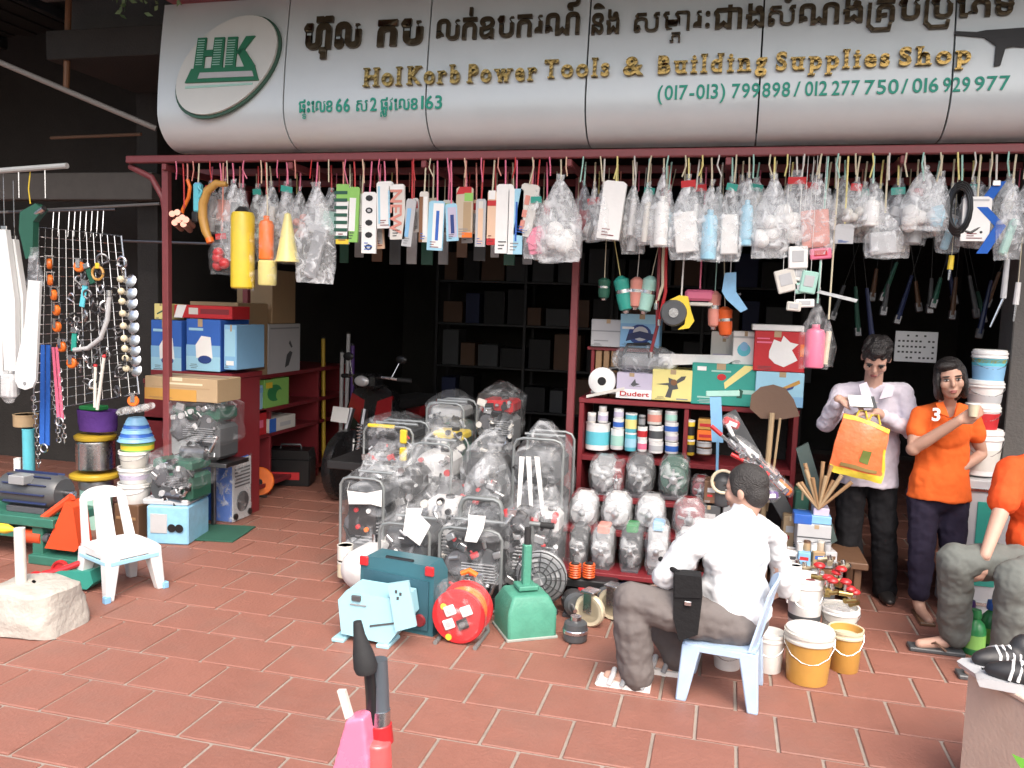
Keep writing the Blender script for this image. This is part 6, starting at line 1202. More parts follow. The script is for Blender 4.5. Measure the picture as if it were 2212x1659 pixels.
MB().box((.0, -.01, -.01), (.04, .012, .03), .003).build('buckle', STEEL, o)
bag('clear bag with pale cyan tools by the picture edge', 2188, 396, 556, 50, 'tool', 'mint', FILM); bag('clear bag with dark grip cut by the picture edge', 2216, 400, 520, 44, 'tool', 'dgrey', FILM)
for i, (x, y0, y1, c, lab) in enumerate(((2056, 552, 602, 'yellow', 'yellow handled screwdriver hanging in the dark'), (2176, 560, 700, 'lgrey', 'long pale pliers hanging near the picture edge'), (2200, 610, 690, 'silver', 'bright pincers hanging at the picture edge'))):
    p = at(x, y0, RY+.1); k = mpp(p); o = thing('hanging_tool', lab, 'tool', p); h = (y1-y0)*k; MB().tube([(0, 0, 0), (-.004, 0, -h*.6)], [.014, .016], 10).build('grip', plast(c), o); MB().tube([(-.004, 0, -h*.6), (-.008-.05*(i == 1), 0, -h*1.05)], [.009, .006], 8).build('shank', STEEL, o); MB().tube([(0, 0, 0), (0, 0, RZ-p.z-.03)], .002, 5).build('hanging_cord', plast('cream'), o)
# --- a second layer of bags between the first ones
q = random.Random(55); FC = ['white', 'offwhite', 'lgrey', 'white', 'lblue', 'white', 'silver', 'offwhite']; FK = ['rags', 'balls', 'tube', 'box', 'cyl', 'balls', 'tool']
for i in range(24):
    x = 1290+i*38.5+q.uniform(-8, 8); yt = q.uniform(385, 425); bag('milky bag in the rear layer past the red post, %s along' % (ORD[i] if i < 20 else ('twenty-first', 'twenty-second', 'twenty-third', 'twenty-fourth')[i-20]), x, yt, yt+q.uniform(85, 140), q.uniform(38, 62), FK[i % 7], FC[i % 8], FILM2 if i % 2 else FILM, Y=RY+.13+.05*(i % 2), group='rear layer of bags past the red post')
for i in range(9):
    x = 455+i*33+q.uniform(-6, 6); yt = q.uniform(390, 420); bag('milky bag in the rear layer near the rail end, %s along' % ORD[i], x, yt, yt+q.uniform(80, 130), q.uniform(38, 56), FK[(i+2) % 7], ('lgrey', 'salmon', 'white', 'mint', 'offwhite')[i % 5], FILM, Y=RY+.14, group='rear layer of bags near the rail end')
for i in range(13):
    x = 748+i*36+q.uniform(-8, 8); yt = q.uniform(415, 440); strip('slim packet in the rear layer of cards, %s along' % ORD[i], x, yt, yt+q.uniform(70, 110), q.uniform(14, 24), ('offwhite', 'lgrey', 'peach', 'lilac', 'white', 'beige')[i % 6], [('lgrey', rect(.2, .1, .8, .6)), (('red', 'blue', 'lgreen', 'orange')[i % 4], rect(.1, .7, .9, .9))], None, q.uniform(-5, 5), Y=RY+.1)
# --- bare cords on the rails (part of the frame)
q = random.Random(77)
for i in range(54):
    x = at(386+i*36.5, 345, RY).x
    if x > 2.6: break
    c = CORDS_L[i % 6] if x < -.95 else CORDS_R[i % 5]
    MB().tube([(x, RY-.03, RZ-.02), (x+q.uniform(-.01, .01), RY-.03, RZ-.08), (x+q.uniform(-.02, .02), RY-.02, RZ-.13-q.random()*.05)], .0045, 5).build('hook', plast(c), hf)
for i in range(40):
    x = -3.6+i*.15+q.uniform(-.03, .03); y = RY+.55
    MB().tube([(x, y-.03, RZ-.02), (x, y-.03, RZ-.12-q.random()*.06)], .0045, 5).build('hook', plast(('pink', 'cream', 'red', 'lyellow', 'salmon')[i % 5]), hf)
# --- inner row: dim strips and packets from the second rail
for i in range(15):
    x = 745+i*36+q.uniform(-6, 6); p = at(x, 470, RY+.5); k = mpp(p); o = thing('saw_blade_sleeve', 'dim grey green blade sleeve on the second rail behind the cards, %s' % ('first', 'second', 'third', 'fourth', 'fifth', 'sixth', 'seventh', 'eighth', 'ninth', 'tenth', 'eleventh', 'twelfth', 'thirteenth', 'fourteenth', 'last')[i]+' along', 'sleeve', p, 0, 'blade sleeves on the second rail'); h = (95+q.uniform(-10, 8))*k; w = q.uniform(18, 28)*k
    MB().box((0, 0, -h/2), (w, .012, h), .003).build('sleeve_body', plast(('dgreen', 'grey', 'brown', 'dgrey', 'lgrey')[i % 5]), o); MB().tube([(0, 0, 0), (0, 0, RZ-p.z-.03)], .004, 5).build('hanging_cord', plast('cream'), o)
# --- inner row right: tools over the shelf boxes
HB = [('can', 1306, 600, 645, 26, 'dgreen', 'dark green round tool hanging by the red post over the shelf'), ('can', 1340, 596, 672, 32, 'teal', 'dark teal nailer tool hanging beside the orange tool'), ('can', 1377, 598, 664, 28, 'salmon', 'orange tin shaped tool hanging between two teal tools'), ('can', 1408, 596, 674, 32, 'mint', 'pale teal tool hanging over the blue grinder box'), ('can', 1545, 628, 706, 26, 'salmon', 'brown and silver torch hanging over the shelf'), ('can', 1566, 662, 726, 30, 'dorange', 'orange red pump hanging lowest over the shelf')]
for i, (kd, x, y0, y1, w, c, lab) in enumerate(HB):
    p = at(x, y0, 5.5); k = mpp(p); o = thing('hanging_air_tool', lab, 'tool', p, 0, 'tools hanging over the shelf boxes', rot=(0, R((0, -12, 2, 10, 0, -4)[i]), 0)); h, r = (y1-y0)*k, w*k/2
    MB().lathe([(r*.5, -h), (r*.86, -h+.01), (r, -h*.7), (r, -h*.25), (r*1.05, -h*.22), (r*1.05, -h*.12), (r*.6, -h*.04), (r*.3, 0), (0, 0)], 16).build('tool_body', plast(c), o); MB().lathe([(r*1.02, -h*.5), (r*1.02, -h*.4)], 16).build('band', STEEL, o); MB().lathe([(r*.4, -h*1.08), (r*.5, -h)], 12).build('nose', STEEL, o)
    MB().tube([(0, 0, 0), (0, 0, RZ-p.z-.03)], .003, 5).build('hanging_cord', plast(CORDS_R[i % 5]), o)
p = at(1472, 640, 5.35); k = mpp(p); o = thing('angle_grinder', 'yellow and black power tool hanging over the shelf boxes', 'power tool', p)
MB().prism([(-4*k, 2*k), (14*k, 0), (22*k, -30*k), (30*k, -52*k), (20*k, -68*k), (-4*k, -72*k), (10*k, -60*k), (12*k, -46*k), (4*k, -26*k), (-2*k, -10*k), (-24*k, -8*k)], .05).build('yellow_shell', plast('yellow'), o); MB().lathe([(0, -.035), (.075, -.035), (.085, -.02), (.085, .02), (.075, .035), (0, .035)], 22, (-14*k, 0, -36*k), (R(90), 0, 0)).build('black_disc', plast('dgrey'), o); MB().lathe([(0, -.005), (.03, -.005), (.03, .005), (0, .005)], 14, (-14*k, -.038, -36*k), (R(90), 0, 0)).build('hub', STEEL, o); MB().tube([(0, 0, 0), (.01, 0, RZ-p.z-.03)], .006, 5).build('hanging_cord', plast('offwhite'), o)
p = at(1512, 624, 5.5); k = mpp(p); o = thing('red_pump_head', 'pinkish red pump head hanging over the shelf', 'pump', p); MB().box((0, 0, -14*k), (62*k, .08, 24*k), .02).build('pump_body', plast('pink'), o); MB().box((0, -.01, -33*k), (58*k, .09, 8*k), .006).build('base', plast('offwhite'), o); MB().tube([(0, 0, 0), (0, 0, RZ-p.z-.03)], .006, 5).build('hanging_cord', plast('pink'), o)
p = at(1578, 590, 5.4); k = mpp(p); o = thing('water_gun', 'grey blue pistol grip sprayer hanging at an angle', 'sprayer', p); MB().prism([(-12*k, 0), (12*k, 2*k), (14*k, -40*k), (40*k, -76*k), (26*k, -84*k), (-6*k, -56*k), (-16*k, -40*k)], .04).build('gun_body', plast('sky'), o); MB().cyl((6*k, 0, -50*k), (24*k, 0, -44*k), .008).build('trigger', plast('dgrey'), o); MB().tube([(0, 0, 0), (0, 0, RZ-p.z-.03)], .004, 5).build('hanging_cord', plast('lgrey'), o)
for i, (x, y0, y1, c) in enumerate(((1438, 570, 690, 'red'), (1432, 575, 655, 'cream'), (1420, 650, 760, 'maroon'))):
    a, b = at(x, y0, 5.45), at(x-14, y1, 5.45); o = thing('hanging_hose', ('bright red', 'cream', 'dark red')[i]+' rubber hose hanging beside the yellow power tool', 'hose', a); MB().tube([(0, 0, RZ-a.z-.03), (0, 0, 0), (b-a)*.5+Vector((.02, 0, 0)), b-a], .011, 8).build('hose_tube', plast(c), o); MB().cyl(b-a, b-a+Vector((0, 0, -.04)), .015).build('nozzle', STEEL, o)
# --- dark inner goods behind the standing pair
q = random.Random(14)
for i in range(16):
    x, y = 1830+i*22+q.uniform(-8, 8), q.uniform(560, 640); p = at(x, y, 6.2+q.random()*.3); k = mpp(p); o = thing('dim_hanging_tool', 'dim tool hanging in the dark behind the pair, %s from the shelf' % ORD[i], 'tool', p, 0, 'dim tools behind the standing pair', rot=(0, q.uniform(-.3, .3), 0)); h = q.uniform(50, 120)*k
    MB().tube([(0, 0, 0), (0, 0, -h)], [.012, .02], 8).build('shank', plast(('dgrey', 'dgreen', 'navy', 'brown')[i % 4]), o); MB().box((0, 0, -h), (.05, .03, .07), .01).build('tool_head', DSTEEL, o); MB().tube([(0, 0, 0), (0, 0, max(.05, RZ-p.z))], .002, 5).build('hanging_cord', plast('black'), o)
# ================================================================ PLASTIC CHAIRS
def plastic_chair(label, loc, rz, m, stacked=False, sw=.33, sh_=.275, H_=.585):
    o = thing('plastic_chair', label, 'chair', loc, rz); hw = sw/2
    def seat(u, v):
        x = (u-.5)*2; y = (v-.5)*2; k = 1-.06*(x*x*y*y); return (x*hw*k, y*hw*k, sh_-.012*(1-x*x)*(1-y*y)+.004*y)
    def slab(fn, t, nu, nv, name, mm=m):
        vs = [Vector(fn(i/(nu-1), j/(nv-1))) for j in range(nv) for i in range(nu)]; n = len(vs); vs += [v-Vector((0, 0, t)) for v in vs]; fs = []
        for j in range(nv-1):
            for i in range(nu-1): a = j*nu+i; fs += [(a, a+1, a+nu+1, a+nu), (a+n, a+n+nu, a+n+nu+1, a+n+1)]
        ring = list(range(nu))+[j*nu+nu-1 for j in range(1, nv)]+[(nv-1)*nu+i for i in range(nu-2, -1, -1)]+[j*nu for j in range(nv-2, 0, -1)]
        fs += [(ring[i], ring[i]+n, ring[(i+1) % len(ring)]+n, ring[(i+1) % len(ring)]) for i in range(len(ring))]
        return MB().add(vs, fs).build(name, mm, o)
    slab(seat, .012, 12, 12, 'seat')
    for x in (-1, 1): MB().box((x*(hw-.006), 0, sh_-.026), (.012, sw*.92, .03), .004).build('seat_rim', m, o)
    MB().box((0, -hw+.006, sh_-.028), (sw*.92, .012, .034), .004).build('seat_rim', m, o)
    # backrest: arched panel with long slots
    def bp(x, z): t = (z-sh_)/(H_-sh_); return Vector((x, hw-.01+.07*t-.035*(x/hw)**2*1.0, z))
    def col(x0, x1, x0t, x1t, z0, z1, nz=8):
        vs = []; fs = []
        for j in range(nz):
            t = j/(nz-1); z = z0+(z1-z0)*t; a, b = x0+(x0t-x0)*t, x1+(x1t-x1)*t
            for (x, d) in ((a, 0), (b, 0), (b, .011), (a, .011)): vs.append(bp(x, z)+Vector((0, d, 0)))
        for j in range(nz-1):
            for i in range(4): a = j*4+i; b = j*4+(i+1) % 4; fs.append((a, b, b+4, a+4))
        fs += [(0, 3, 2, 1), tuple((nz-1)*4+i for i in range(4))]; return vs, fs
    back = MB(); zT = H_-.07
    for c_ in ((-hw*.98, -hw*.66, -hw*.84, -hw*.56), (-hw*.34, hw*.34, -hw*.3, hw*.3), (hw*.66, hw*.98, hw*.56, hw*.84)): back.add(*col(*c_, sh_-.005, zT))
    # top arch
    vs = []; fs = []; N = 14
    for i in range(N+1):
        x = -hw*.84+hw*1.68*i/N; zt_ = zT+.07*max(0, 1-abs(x/(hw*.86))**2.6)**.6
        for (z, d) in ((zT-.004, 0), (max(zT+.004, zt_), 0), (max(zT+.004, zt_), .011), (zT-.004, .011)): vs.append(bp(x, z)+Vector((0, d, 0)))
    for i in range(N):
        for j in range(4): a = i*4+j; b = i*4+(j+1) % 4; fs.append((a, a+4, b+4, b))
    fs += [(0, 1, 2, 3), (N*4+3, N*4+2, N*4+1, N*4)]
    back.add(vs, fs); back.build('backrest', m, o)
    for sx in (-1, 1):
        for sy in (-1, 1):
            def leg(off, w0, w1, z1, mm, name='leg'):
                vs = []; fs = []
                for j in range(6):
                    t = j/5; z = z1*t; w = w0+(w1-w0)*t; sp = .016*(1-t); cx, cy = sx*(hw-w/2+sp+off), sy*(hw-w/2+sp+off)
                    vs += [(cx-w/2, cy-w/2, z), (cx+w/2, cy-w/2, z), (cx+w/2, cy+w/2, z), (cx-w/2, cy+w/2, z)]
                for j in range(5):
                    for i in range(4): a = j*4+i; b = j*4+(i+1) % 4; fs.append((a, b, b+4, a+4))
                fs += [(3, 2, 1, 0), (20, 21, 22, 23)]; me = MB().add(vs, fs).build(name, mm, o); b_ = me.modifiers.new('edge', 'BEVEL'); b_.width = .007; b_.segments = 2
            leg(0, .048, .085, sh_-.012, m)
            if stacked: MB().box((sx*(hw+.012), sy*(hw+.012), .02), (.036, .036, .04), .004).build('lower_chair_foot', plast('sky'), o)
    if stacked:
        for x in (-1, 1): MB().box((x*(hw-.002), 0, sh_-.06), (.012, sw*.9, .024), .004).build('lower_chair_rim', plast('lblue'), o)
        MB().box((0, -hw+.0, sh_-.062), (sw*.9, .012, .026), .004).build('lower_chair_rim', plast('lblue'), o)
    return o
WCH = mat('white_chair_plastic', (.62,.63,.63), .35, vary=.06, stain=.15, world=True); BCH = mat('blue_chair_plastic', (.4,.54,.72), .35, vary=.07, stain=.15, world=True)
plastic_chair('white plastic chair with slotted back standing alone on the tiles', (-3.41, 4.12, 0), R(68), WCH, True)
plastic_chair('pale blue plastic chair carrying the seated man', (.06, 3.88, 0), R(-96), BCH)

# ================================================================ PEOPLE
SKIN = mat('skin_warm', (.52,.32,.245), .5, vary=.12, scale=20, spec=.4); SKIN2 = mat('skin_tan', (.44,.26,.19), .5, vary=.12, scale=20, spec=.4)
HAIR = mat('hair_black', (.012,.01,.01), .42, vary=.3, scale=60, bump=.6, bscale=120); HAIRG = mat('hair_greyish', (.035,.033,.032), .5, vary=.4, scale=60, bump=.6, bscale=140)
def fabric(name, c, rough=.85): return mat(name, c, rough, vary=.1, scale=30, bump=.15, bscale=25, spec=.2)
def wr_tex():
    t = bpy.data.textures.get('wrinkle') or bpy.data.textures.new('wrinkle', 'CLOUDS'); t.noise_scale = .09; t.noise_depth = 2; return t
def fuse(mb, name, m, parent, voxel=.008, smooth=4, wrinkle=0):
    o = mb.build(name, m, parent); o.data.polygons.foreach_set('use_smooth', [True]*len(o.data.polygons))
    r = o.modifiers.new('fuse', 'REMESH'); r.mode = 'VOXEL'; r.voxel_size = voxel; r.use_smooth_shade = True
    s_ = o.modifiers.new('soften', 'SMOOTH'); s_.factor = .5; s_.iterations = smooth
    if wrinkle:
        d = o.modifiers.new('folds', 'DISPLACE'); d.texture = wr_tex(); d.texture_coords = 'LOCAL'; d.strength = wrinkle; d.mid_level = .5
    return o
def limb(mb, pts, rs, n=12):
    pts = [Vector(p) for p in pts]; mb.sph(pts[0], rs[0], n, 8); mb.sph(pts[-1], rs[-1], n, 8)
    P, Q = [], []
    for i in range(len(pts)-1):
        for j in range(4): t = j/4; P.append(pts[i].lerp(pts[i+1], t)); Q.append(rs[i]+(rs[i+1]-rs[i])*t)
    P.append(pts[-1]); Q.append(rs[-1]); mb.tube(P, Q, n)
    for i in range(1, len(pts)-1): mb.sph(pts[i], rs[i], n, 8)
def hand(mb, wr, d, nrm, side=1, curl=.5, s=1.0):
    """palm, four fingers and a thumb leaving the side of the palm; nrm = the way the palm faces"""
    d = Vector(d).normalized(); nrm = Vector(nrm); nrm = (nrm-d*nrm.dot(d)).normalized(); ac = d.cross(nrm)*side; wr = Vector(wr)
    for i in range(4):
        f = (i-1.5)*.019*s; kn = wr+d*.082*s+ac*f; limb(mb, [wr+ac*f*.6+d*.01, kn], [.013*s, .0125*s], 8)
        L = (.034, .04, .038, .03)[i]*s; dd = d.copy(); p = kn; pts = [p]
        for j in range(3):
            a = curl*(.6+.5*j); dd = (d*math.cos(a*(j+1)*.6)+nrm*math.sin(a*(j+1)*.6)).normalized(); p = p+dd*L*(1, .75, .6)[j]; pts.append(p)
        limb(mb, pts, [.0095*s, .009*s, .0085*s, .007*s], 8)
    t0 = wr-ac*.024*s+d*.022*s; t1 = t0-ac*.022*s+d*.026*s+nrm*.014*s; t2 = t1+d*.03*s+nrm*.016*s+ac*.004*s
    limb(mb, [t0, t1, t2], [.014*s, .0105*s, .008*s], 8)
def head(mb, root, c, yaw, pitch, tilt, skin, hair, kind='short', face=True, s=1.0):
    """c = centre of the head (relative to root); yaw 0 faces -Y (the street)"""
    M = Matrix.Rotation(yaw, 3, 'Z') @ Matrix.Rotation(tilt, 3, 'Y') @ Matrix.Rotation(pitch, 3, 'X') @ Matrix.Rotation(math.pi, 3, 'Z')
    c = Vector(c); T = lambda p: c + M @ (Vector(p)*s)
    def S(p, d, n=16, m=11): mb.sph(T(p), tuple(v*s for v in d), n, m, M)
    S((0, -.006, .03), (.073, .092, .083)); S((0, .022, -.035), (.06, .066, .078)); S((0, .05, -.085), (.034, .034, .026)); S((0, .06, .022), (.058, .03, .022))
    for sd in (-1, 1): S((sd*.038, .062, -.022), (.026, .026, .03)); S((sd*.075, -.008, -.012), (.01, .02, .032))
    limb(mb, [T((0, .083, .012)), T((0, .1, -.018)), T((0, .098, -.026))], [.009*s, .013*s, .014*s], 8); S((0, .083, -.06), (.026, .014, .016))
    if face:
        for sd in (-1, 1):
            e = MB(); e.sph(T((sd*.031, .0815, .004)), (.0145*s, .008*s, .0065*s), 12, 8, M); eo = e.build('eye', mat('eye_white', (.5,.47,.44), .3), root)
            MB().sph(T((sd*.031, .0868, .003)), (.0065*s, .0045*s, .006*s), 10, 8, M).build('iris', mat('iris_dark', (.012,.008,.006), .2), eo)
            MB().sph(T((sd*.031, .0848, .0105)), (.017*s, .007*s, .003*s), 10, 6, M).build('eyelid', hair, eo)
            MB().sph(T((sd*.033, .0885, .026)), (.021*s, .006*s, .0045*s), 10, 6, M).build('eyebrow', hair, root)
        MB().sph(T((0, .0945, -.058)), (.021*s, .006*s, .005*s), 12, 6, M).build('lips', mat('lip', (.3,.09,.08), .45), root); MB().sph(T((0, .0935, -.067)), (.018*s, .007*s, .006*s), 12, 6, M).build('lips', mat('lip', (.3,.09,.08), .45), root)
    hb = MB(); q_ = random.Random(int(abs(c.z)*999))
    def hs(p, d): hb.sph(T(p), tuple(v*s for v in d), 16, 11, M)
    if kind == 'short':
        hs((0, -.02, .047), (.081, .098, .082)); hs((0, -.045, .0), (.074, .062, .07)); hs((0, .045, .098), (.05, .045, .024))
        for sd in (-1, 1): hs((sd*.066, .012, .03), (.016, .036, .04))
        for i in range(46):
            a = q_.uniform(-2.6, 2.6); t = q_.uniform(.1, 1.0); p = Vector((.078*math.sin(a)*math.sin(t*1.5), -.02+.09*math.cos(a)*math.sin(t*1.5), .047+.08*math.cos(t*1.5))); hs(p, (.016, .02, .012))
    elif kind == 'back':
        hs((0, -.018, .04), (.08, .097, .086)); hs((0, -.05, -.01), (.07, .056, .078))
        for sd in (-1, 1): hs((sd*.066, .0, .02), (.017, .045, .05))
    else:
        hs((0, -.02, .045), (.084, .1, .085)); hs((0, -.05, -.03), (.08, .06, .1)); hs((.02, .06, .085), (.058, .034, .026))
        for sd in (-1, 1): hs((sd*.072, .012, -.01), (.02, .05, .09)); hs((sd*.07, .0, -.075), (.024, .04, .05))
        hs((0, -.05, -.1), (.07, .04, .05))
    fuse(hb, 'hair', hair, root, .007, 3, .008)
    return T
# ---- seated man, seen from behind, facing along the shopfront
O = Vector((.06, 3.88, 0)); mr_ = thing('person', 'man in white shirt and grey trousers sitting on the blue chair, back turned', 'person', O)
A = lambda x, y, Y: at(x, y, Y)-O
pel = A(1582, 1352, 3.93); pel.z = .335; che = A(1588, 1215, 3.94); nek = A(1606, 1118, 3.97); hd = A(1612, 1058, 3.99)
ls_, rs_ = A(1505, 1165, 3.83), A(1675, 1168, 4.1); le, re = A(1446, 1235, 3.8), A(1692, 1268, 4.14); lh, rh = A(1432, 1268, 3.98), A(1600, 1310, 4.25)
lk, rk = A(1362, 1296, 3.76), A(1420, 1300, 4.06); la, ra = A(1374, 1462, 3.79), A(1462, 1425, 4.0)
lhp, rhp = pel+Vector((.0, -.09, 0)), pel+Vector((.04, .09, 0))
b = MB(); T = head(b, mr_, hd, R(-118), R(10), 0, SKIN, HAIRG, 'back', face=True)
limb(b, [T((0, -.02, -.06)), nek, che], [.05, .052, .09]); limb(b, [ls_, le, lh], [.05, .04, .027]); limb(b, [rs_, re, rh], [.05, .04, .027])
hand(b, lh, Vector((-.9, .3, -.3)), (0, 0, -1), 1, .5); hand(b, rh, Vector((-.9, .2, -.2)), (0, 0, -1), -1, .5)
limb(b, [pel, che], [.1, .1]); limb(b, [lhp, lk, la], [.07, .05, .034]); limb(b, [rhp, rk, ra], [.07, .05, .034])
for a_, dx in ((la, -1), (ra, -1)): limb(b, [a_, Vector((a_.x-.02, a_.y, .035)), Vector((a_.x-.13, a_.y+.02, .03))], [.032, .034, .026])
fuse(b, 'body', SKIN, mr_, .007, 3)
WS = fabric('white_shirt', (.6,.62,.64)); b = MB()
yax = (ls_-rs_).normalized(); Mt = Matrix((yax, Vector((0, 0, 1)).cross(yax).normalized(), Vector((0, 0, 1)))).transposed()
b.sph(che+Vector((.0, 0, .03)), (.178, .118, .19), 18, 12, Mt); b.sph(pel+Vector((.0, 0, .12)), (.172, .135, .17), 18, 12, Mt); b.sph(che+Vector((0, 0, .11)), (.155, .1, .11), 16, 10, Mt); b.sph(pel+Vector((.015, -.01, .06)), (.17, .145, .09), 18, 12, Mt)
limb(b, [ls_+Vector((.03, .02, .03)), nek+Vector((0, 0, -.02)), rs_+Vector((-.02, -.02, .03))], [.055, .066, .055]); limb(b, [ls_, ls_.lerp(le, .6), le+(le-ls_)*.1], [.064, .062, .066]); limb(b, [rs_, rs_.lerp(re, .6), re], [.06, .056, .056]); limb(b, [nek+Vector((0, 0, -.01)), nek+Vector((0, 0, .025))], [.066, .062])
limb(b, [le, le.lerp(lh, .6)], [.06, .042])
fuse(b, 'shirt', WS, mr_, .008, 5, .04)
GT = fabric('grey_trousers', (.14,.125,.12)); b = MB(); b.sph(pel+Vector((0, 0, .0)), (.17, .15, .11), 18, 12, Mt)
limb(b, [lhp, lhp.lerp(lk, .5), lk], [.105, .1, .085]); limb(b, [lk, lk.lerp(la, .5), la+Vector((0, 0, .02))], [.085, .088, .082]); limb(b, [rhp, rhp.lerp(rk, .5), rk], [.1, .095, .08]); limb(b, [rk, rk.lerp(ra, .5), ra+Vector((0, 0, .02))], [.08, .08, .074])
fuse(b, 'trousers', GT, mr_, .008, 5, .03)
for i, a_ in enumerate((la, ra)):
    b = MB(); xs_ = a_.x; sole = [(xs_+.07, 0), (xs_-.17, 0), (xs_-.185, .012), (xs_-.17, .03), (xs_-.05, .024), (xs_+.07, .028)]
    sh2 = MB().prism(sole, .095, (0, a_.y+.0, 0)).build('sandal_sole', plast('white'), mr_)
    for j, x in enumerate((-.12, -.06, .03)): MB().tube([(xs_+x, a_.y-.05, .02), (xs_+x+.015, a_.y-.038, .058), (xs_+x+.02, a_.y, .074), (xs_+x+.015, a_.y+.038, .058), (xs_+x, a_.y+.05, .02)], .013, 8).build('sandal_strap', plast('grey' if j else 'lgrey'), sh2)
bgp = A(1490, 1240, 3.72); o = thing('shoulder_bag', 'black shoulder bag hanging at the seated man hip', 'bag', O+bgp); MB().prism([(-.07, 0), (.05, 0), (.06, -.1), (.05, -.26), (-.03, -.3), (-.06, -.2)], .07).build('bag_body', cloth('black'), o); MB().prism([(-.065, .005), (.048, .005), (.055, -.09), (-.06, -.1)], .085).build('bag_flap', cloth('black'), o); MB().tube([(-.05, 0, 0), (-.1, .05, .01), (-.14, .12, .02)], .012).build('bag_strap', cloth('black'), o); MB().box((.0, -.045, -.12), (.03, .008, .02), .002).build('buckle', STEEL, o)

# ---- standing man reading, orange bag on his arm
O = Vector((at(1890, 1000, 5.45).x, 5.45, 0)); m2 = thing('person', 'standing man in pale lilac shirt looking down at an orange bag', 'person', O)
A = lambda x, y, Y: at(x, y, Y)-O
hd = A(1893, 772, 5.36); nek = A(1886, 830, 5.46); che = A(1882, 900, 5.48); pel = Vector((che.x-.01, .06, .86))
ls_, rs_ = A(1818, 848, 5.48), A(1950, 848, 5.48); le, re = A(1786, 915, 5.36), A(1966, 930, 5.4); lh, rh = A(1812, 862, 5.2), A(1892, 890, 5.2)
lhp, rhp = pel+Vector((-.09, 0, 0)), pel+Vector((.09, 0, 0)); la, ra = Vector((-.1, .05, .07)), Vector((.13, .1, .07)); lk, rk = lhp.lerp(la, .5)+Vector((0, -.03, 0)), rhp.lerp(ra, .5)+Vector((0, -.03, 0))
b = MB(); T = head(b, m2, hd, R(-8), R(42), R(4), SKIN, HAIR, 'short')
limb(b, [T((0, -.03, -.06)), nek, che], [.052, .054, .09]); limb(b, [ls_, le, lh], [.05, .04, .028]); limb(b, [rs_, re, rh], [.05, .04, .028]); hand(b, lh, (.8, -.25, -.1), (.2, .3, -1), 1, .7); hand(b, rh, (-.85, -.2, -.1), (0, 0, -1), -1, .8)
limb(b, [pel, che], [.1, .1]); limb(b, [lhp, lk, la], [.08, .055, .036]); limb(b, [rhp, rk, ra], [.08, .055, .036])
for a_ in (la, ra): limb(b, [a_, a_+Vector((0, -.03, -.03)), a_+Vector((0, -.16, -.04))], [.036, .034, .026])
fuse(b, 'body', SKIN, m2, .007, 3)
LS = fabric('lilac_shirt', (.56,.53,.6)); b = MB()
b.sph(che+Vector((0, 0, .02)), (.175, .115, .17), 18, 12); b.lathe([(.0, .12), (.15, .1), (.165, -.1), (.172, -.3), (.18, -.42), (.172, -.425), (.0, -.42)], 26, che, sy=.7)
limb(b, [ls_, nek+Vector((0, .01, -.04)), rs_], [.056, .068, .056]); limb(b, [ls_, ls_.lerp(le, .6), le], [.062, .058, .056]); limb(b, [rs_, rs_.lerp(re, .6), re], [.062, .058, .056]); limb(b, [le, le.lerp(lh, .85)], [.055, .04]); limb(b, [re, re.lerp(rh, .8)], [.055, .04])
shirt2 = fuse(b, 'shirt', LS, m2, .008, 6, .034)
for sd in (-1, 1):
    n_ = nek; MB().prism([(sd*.015, -.085), (sd*.085, -.065), (sd*.1, .0), (sd*.055, .02)], .014, (n_.x, n_.y-.115, n_.z), (R(-24), 0, 0)).build('collar', LS, m2)
for j in range(5): MB().sph((che.x+.004, che.y-.128-.004*j, che.z+.1-.075*j), (.006, .004, .006), 8, 6).build('button', plast('offwhite'), m2)
BT = fabric('black_trousers', (.012,.012,.014)); b = MB(); b.sph(pel, (.175, .125, .13), 18, 12); limb(b, [lhp, lk, la+Vector((0, 0, -.01))], [.1, .082, .075]); limb(b, [rhp, rk, ra+Vector((0, 0, -.01))], [.1, .082, .075]); fuse(b, 'trousers', BT, m2, .009, 4, .032)
for a_ in (la, ra): b = MB(); b.sph(a_+Vector((0, -.07, -.035)), (.048, .13, .035), 16, 10); fuse(b, 'shoe', mat('black_shoe', (.02,.018,.018), .4), m2, .008, 2)
o = thing('notebook', 'small white notebook held open by the standing man', 'notebook', O+lh+Vector((.11, -.05, 0)), rot=(R(-50), 0, R(8))); MB().box((0, 0, 0), (.13, .006, .09), .002).build('pages', card('white'), o); MB().box((.02, .006, 0), (.135, .003, .095), .001).build('cover', card('dgrey'), o)
# orange carrier bag
c_ = [at(x, y, 5.14) for x, y in ((1824, 892), (1924, 926), (1904, 1044), (1788, 1015))]; cc = sum(c_, Vector())/4; o = thing('carrier_bag', 'orange and yellow plastic carrier bag hanging from the standing man arm', 'bag', cc)
def bsheet(y0, bul, name, m, u0=0, u1=1, v0=0, v1=1, n=10):
    def f(u, v):
        u = u0+(u1-u0)*u; v = v0+(v1-v0)*v
        p = c_[0].lerp(c_[1], u).lerp(c_[3].lerp(c_[2], u), v)-cc; w_ = math.sin(math.pi*u)*math.sin(math.pi*min(1, v*.9+.05)); return p+Vector((0, y0+bul*w_, 0))+noise.noise_vector(p*14)*.012
    return MB().surf(f, n, n).build(name, m, o)
OB = mat('orange_film', (.78,.19,.07), .3, vary=.2, scale=12, bump=.4, bscale=18); YBm = mat('yellow_film', (.7,.55,.06), .3, vary=.15, bump=.4, bscale=18)
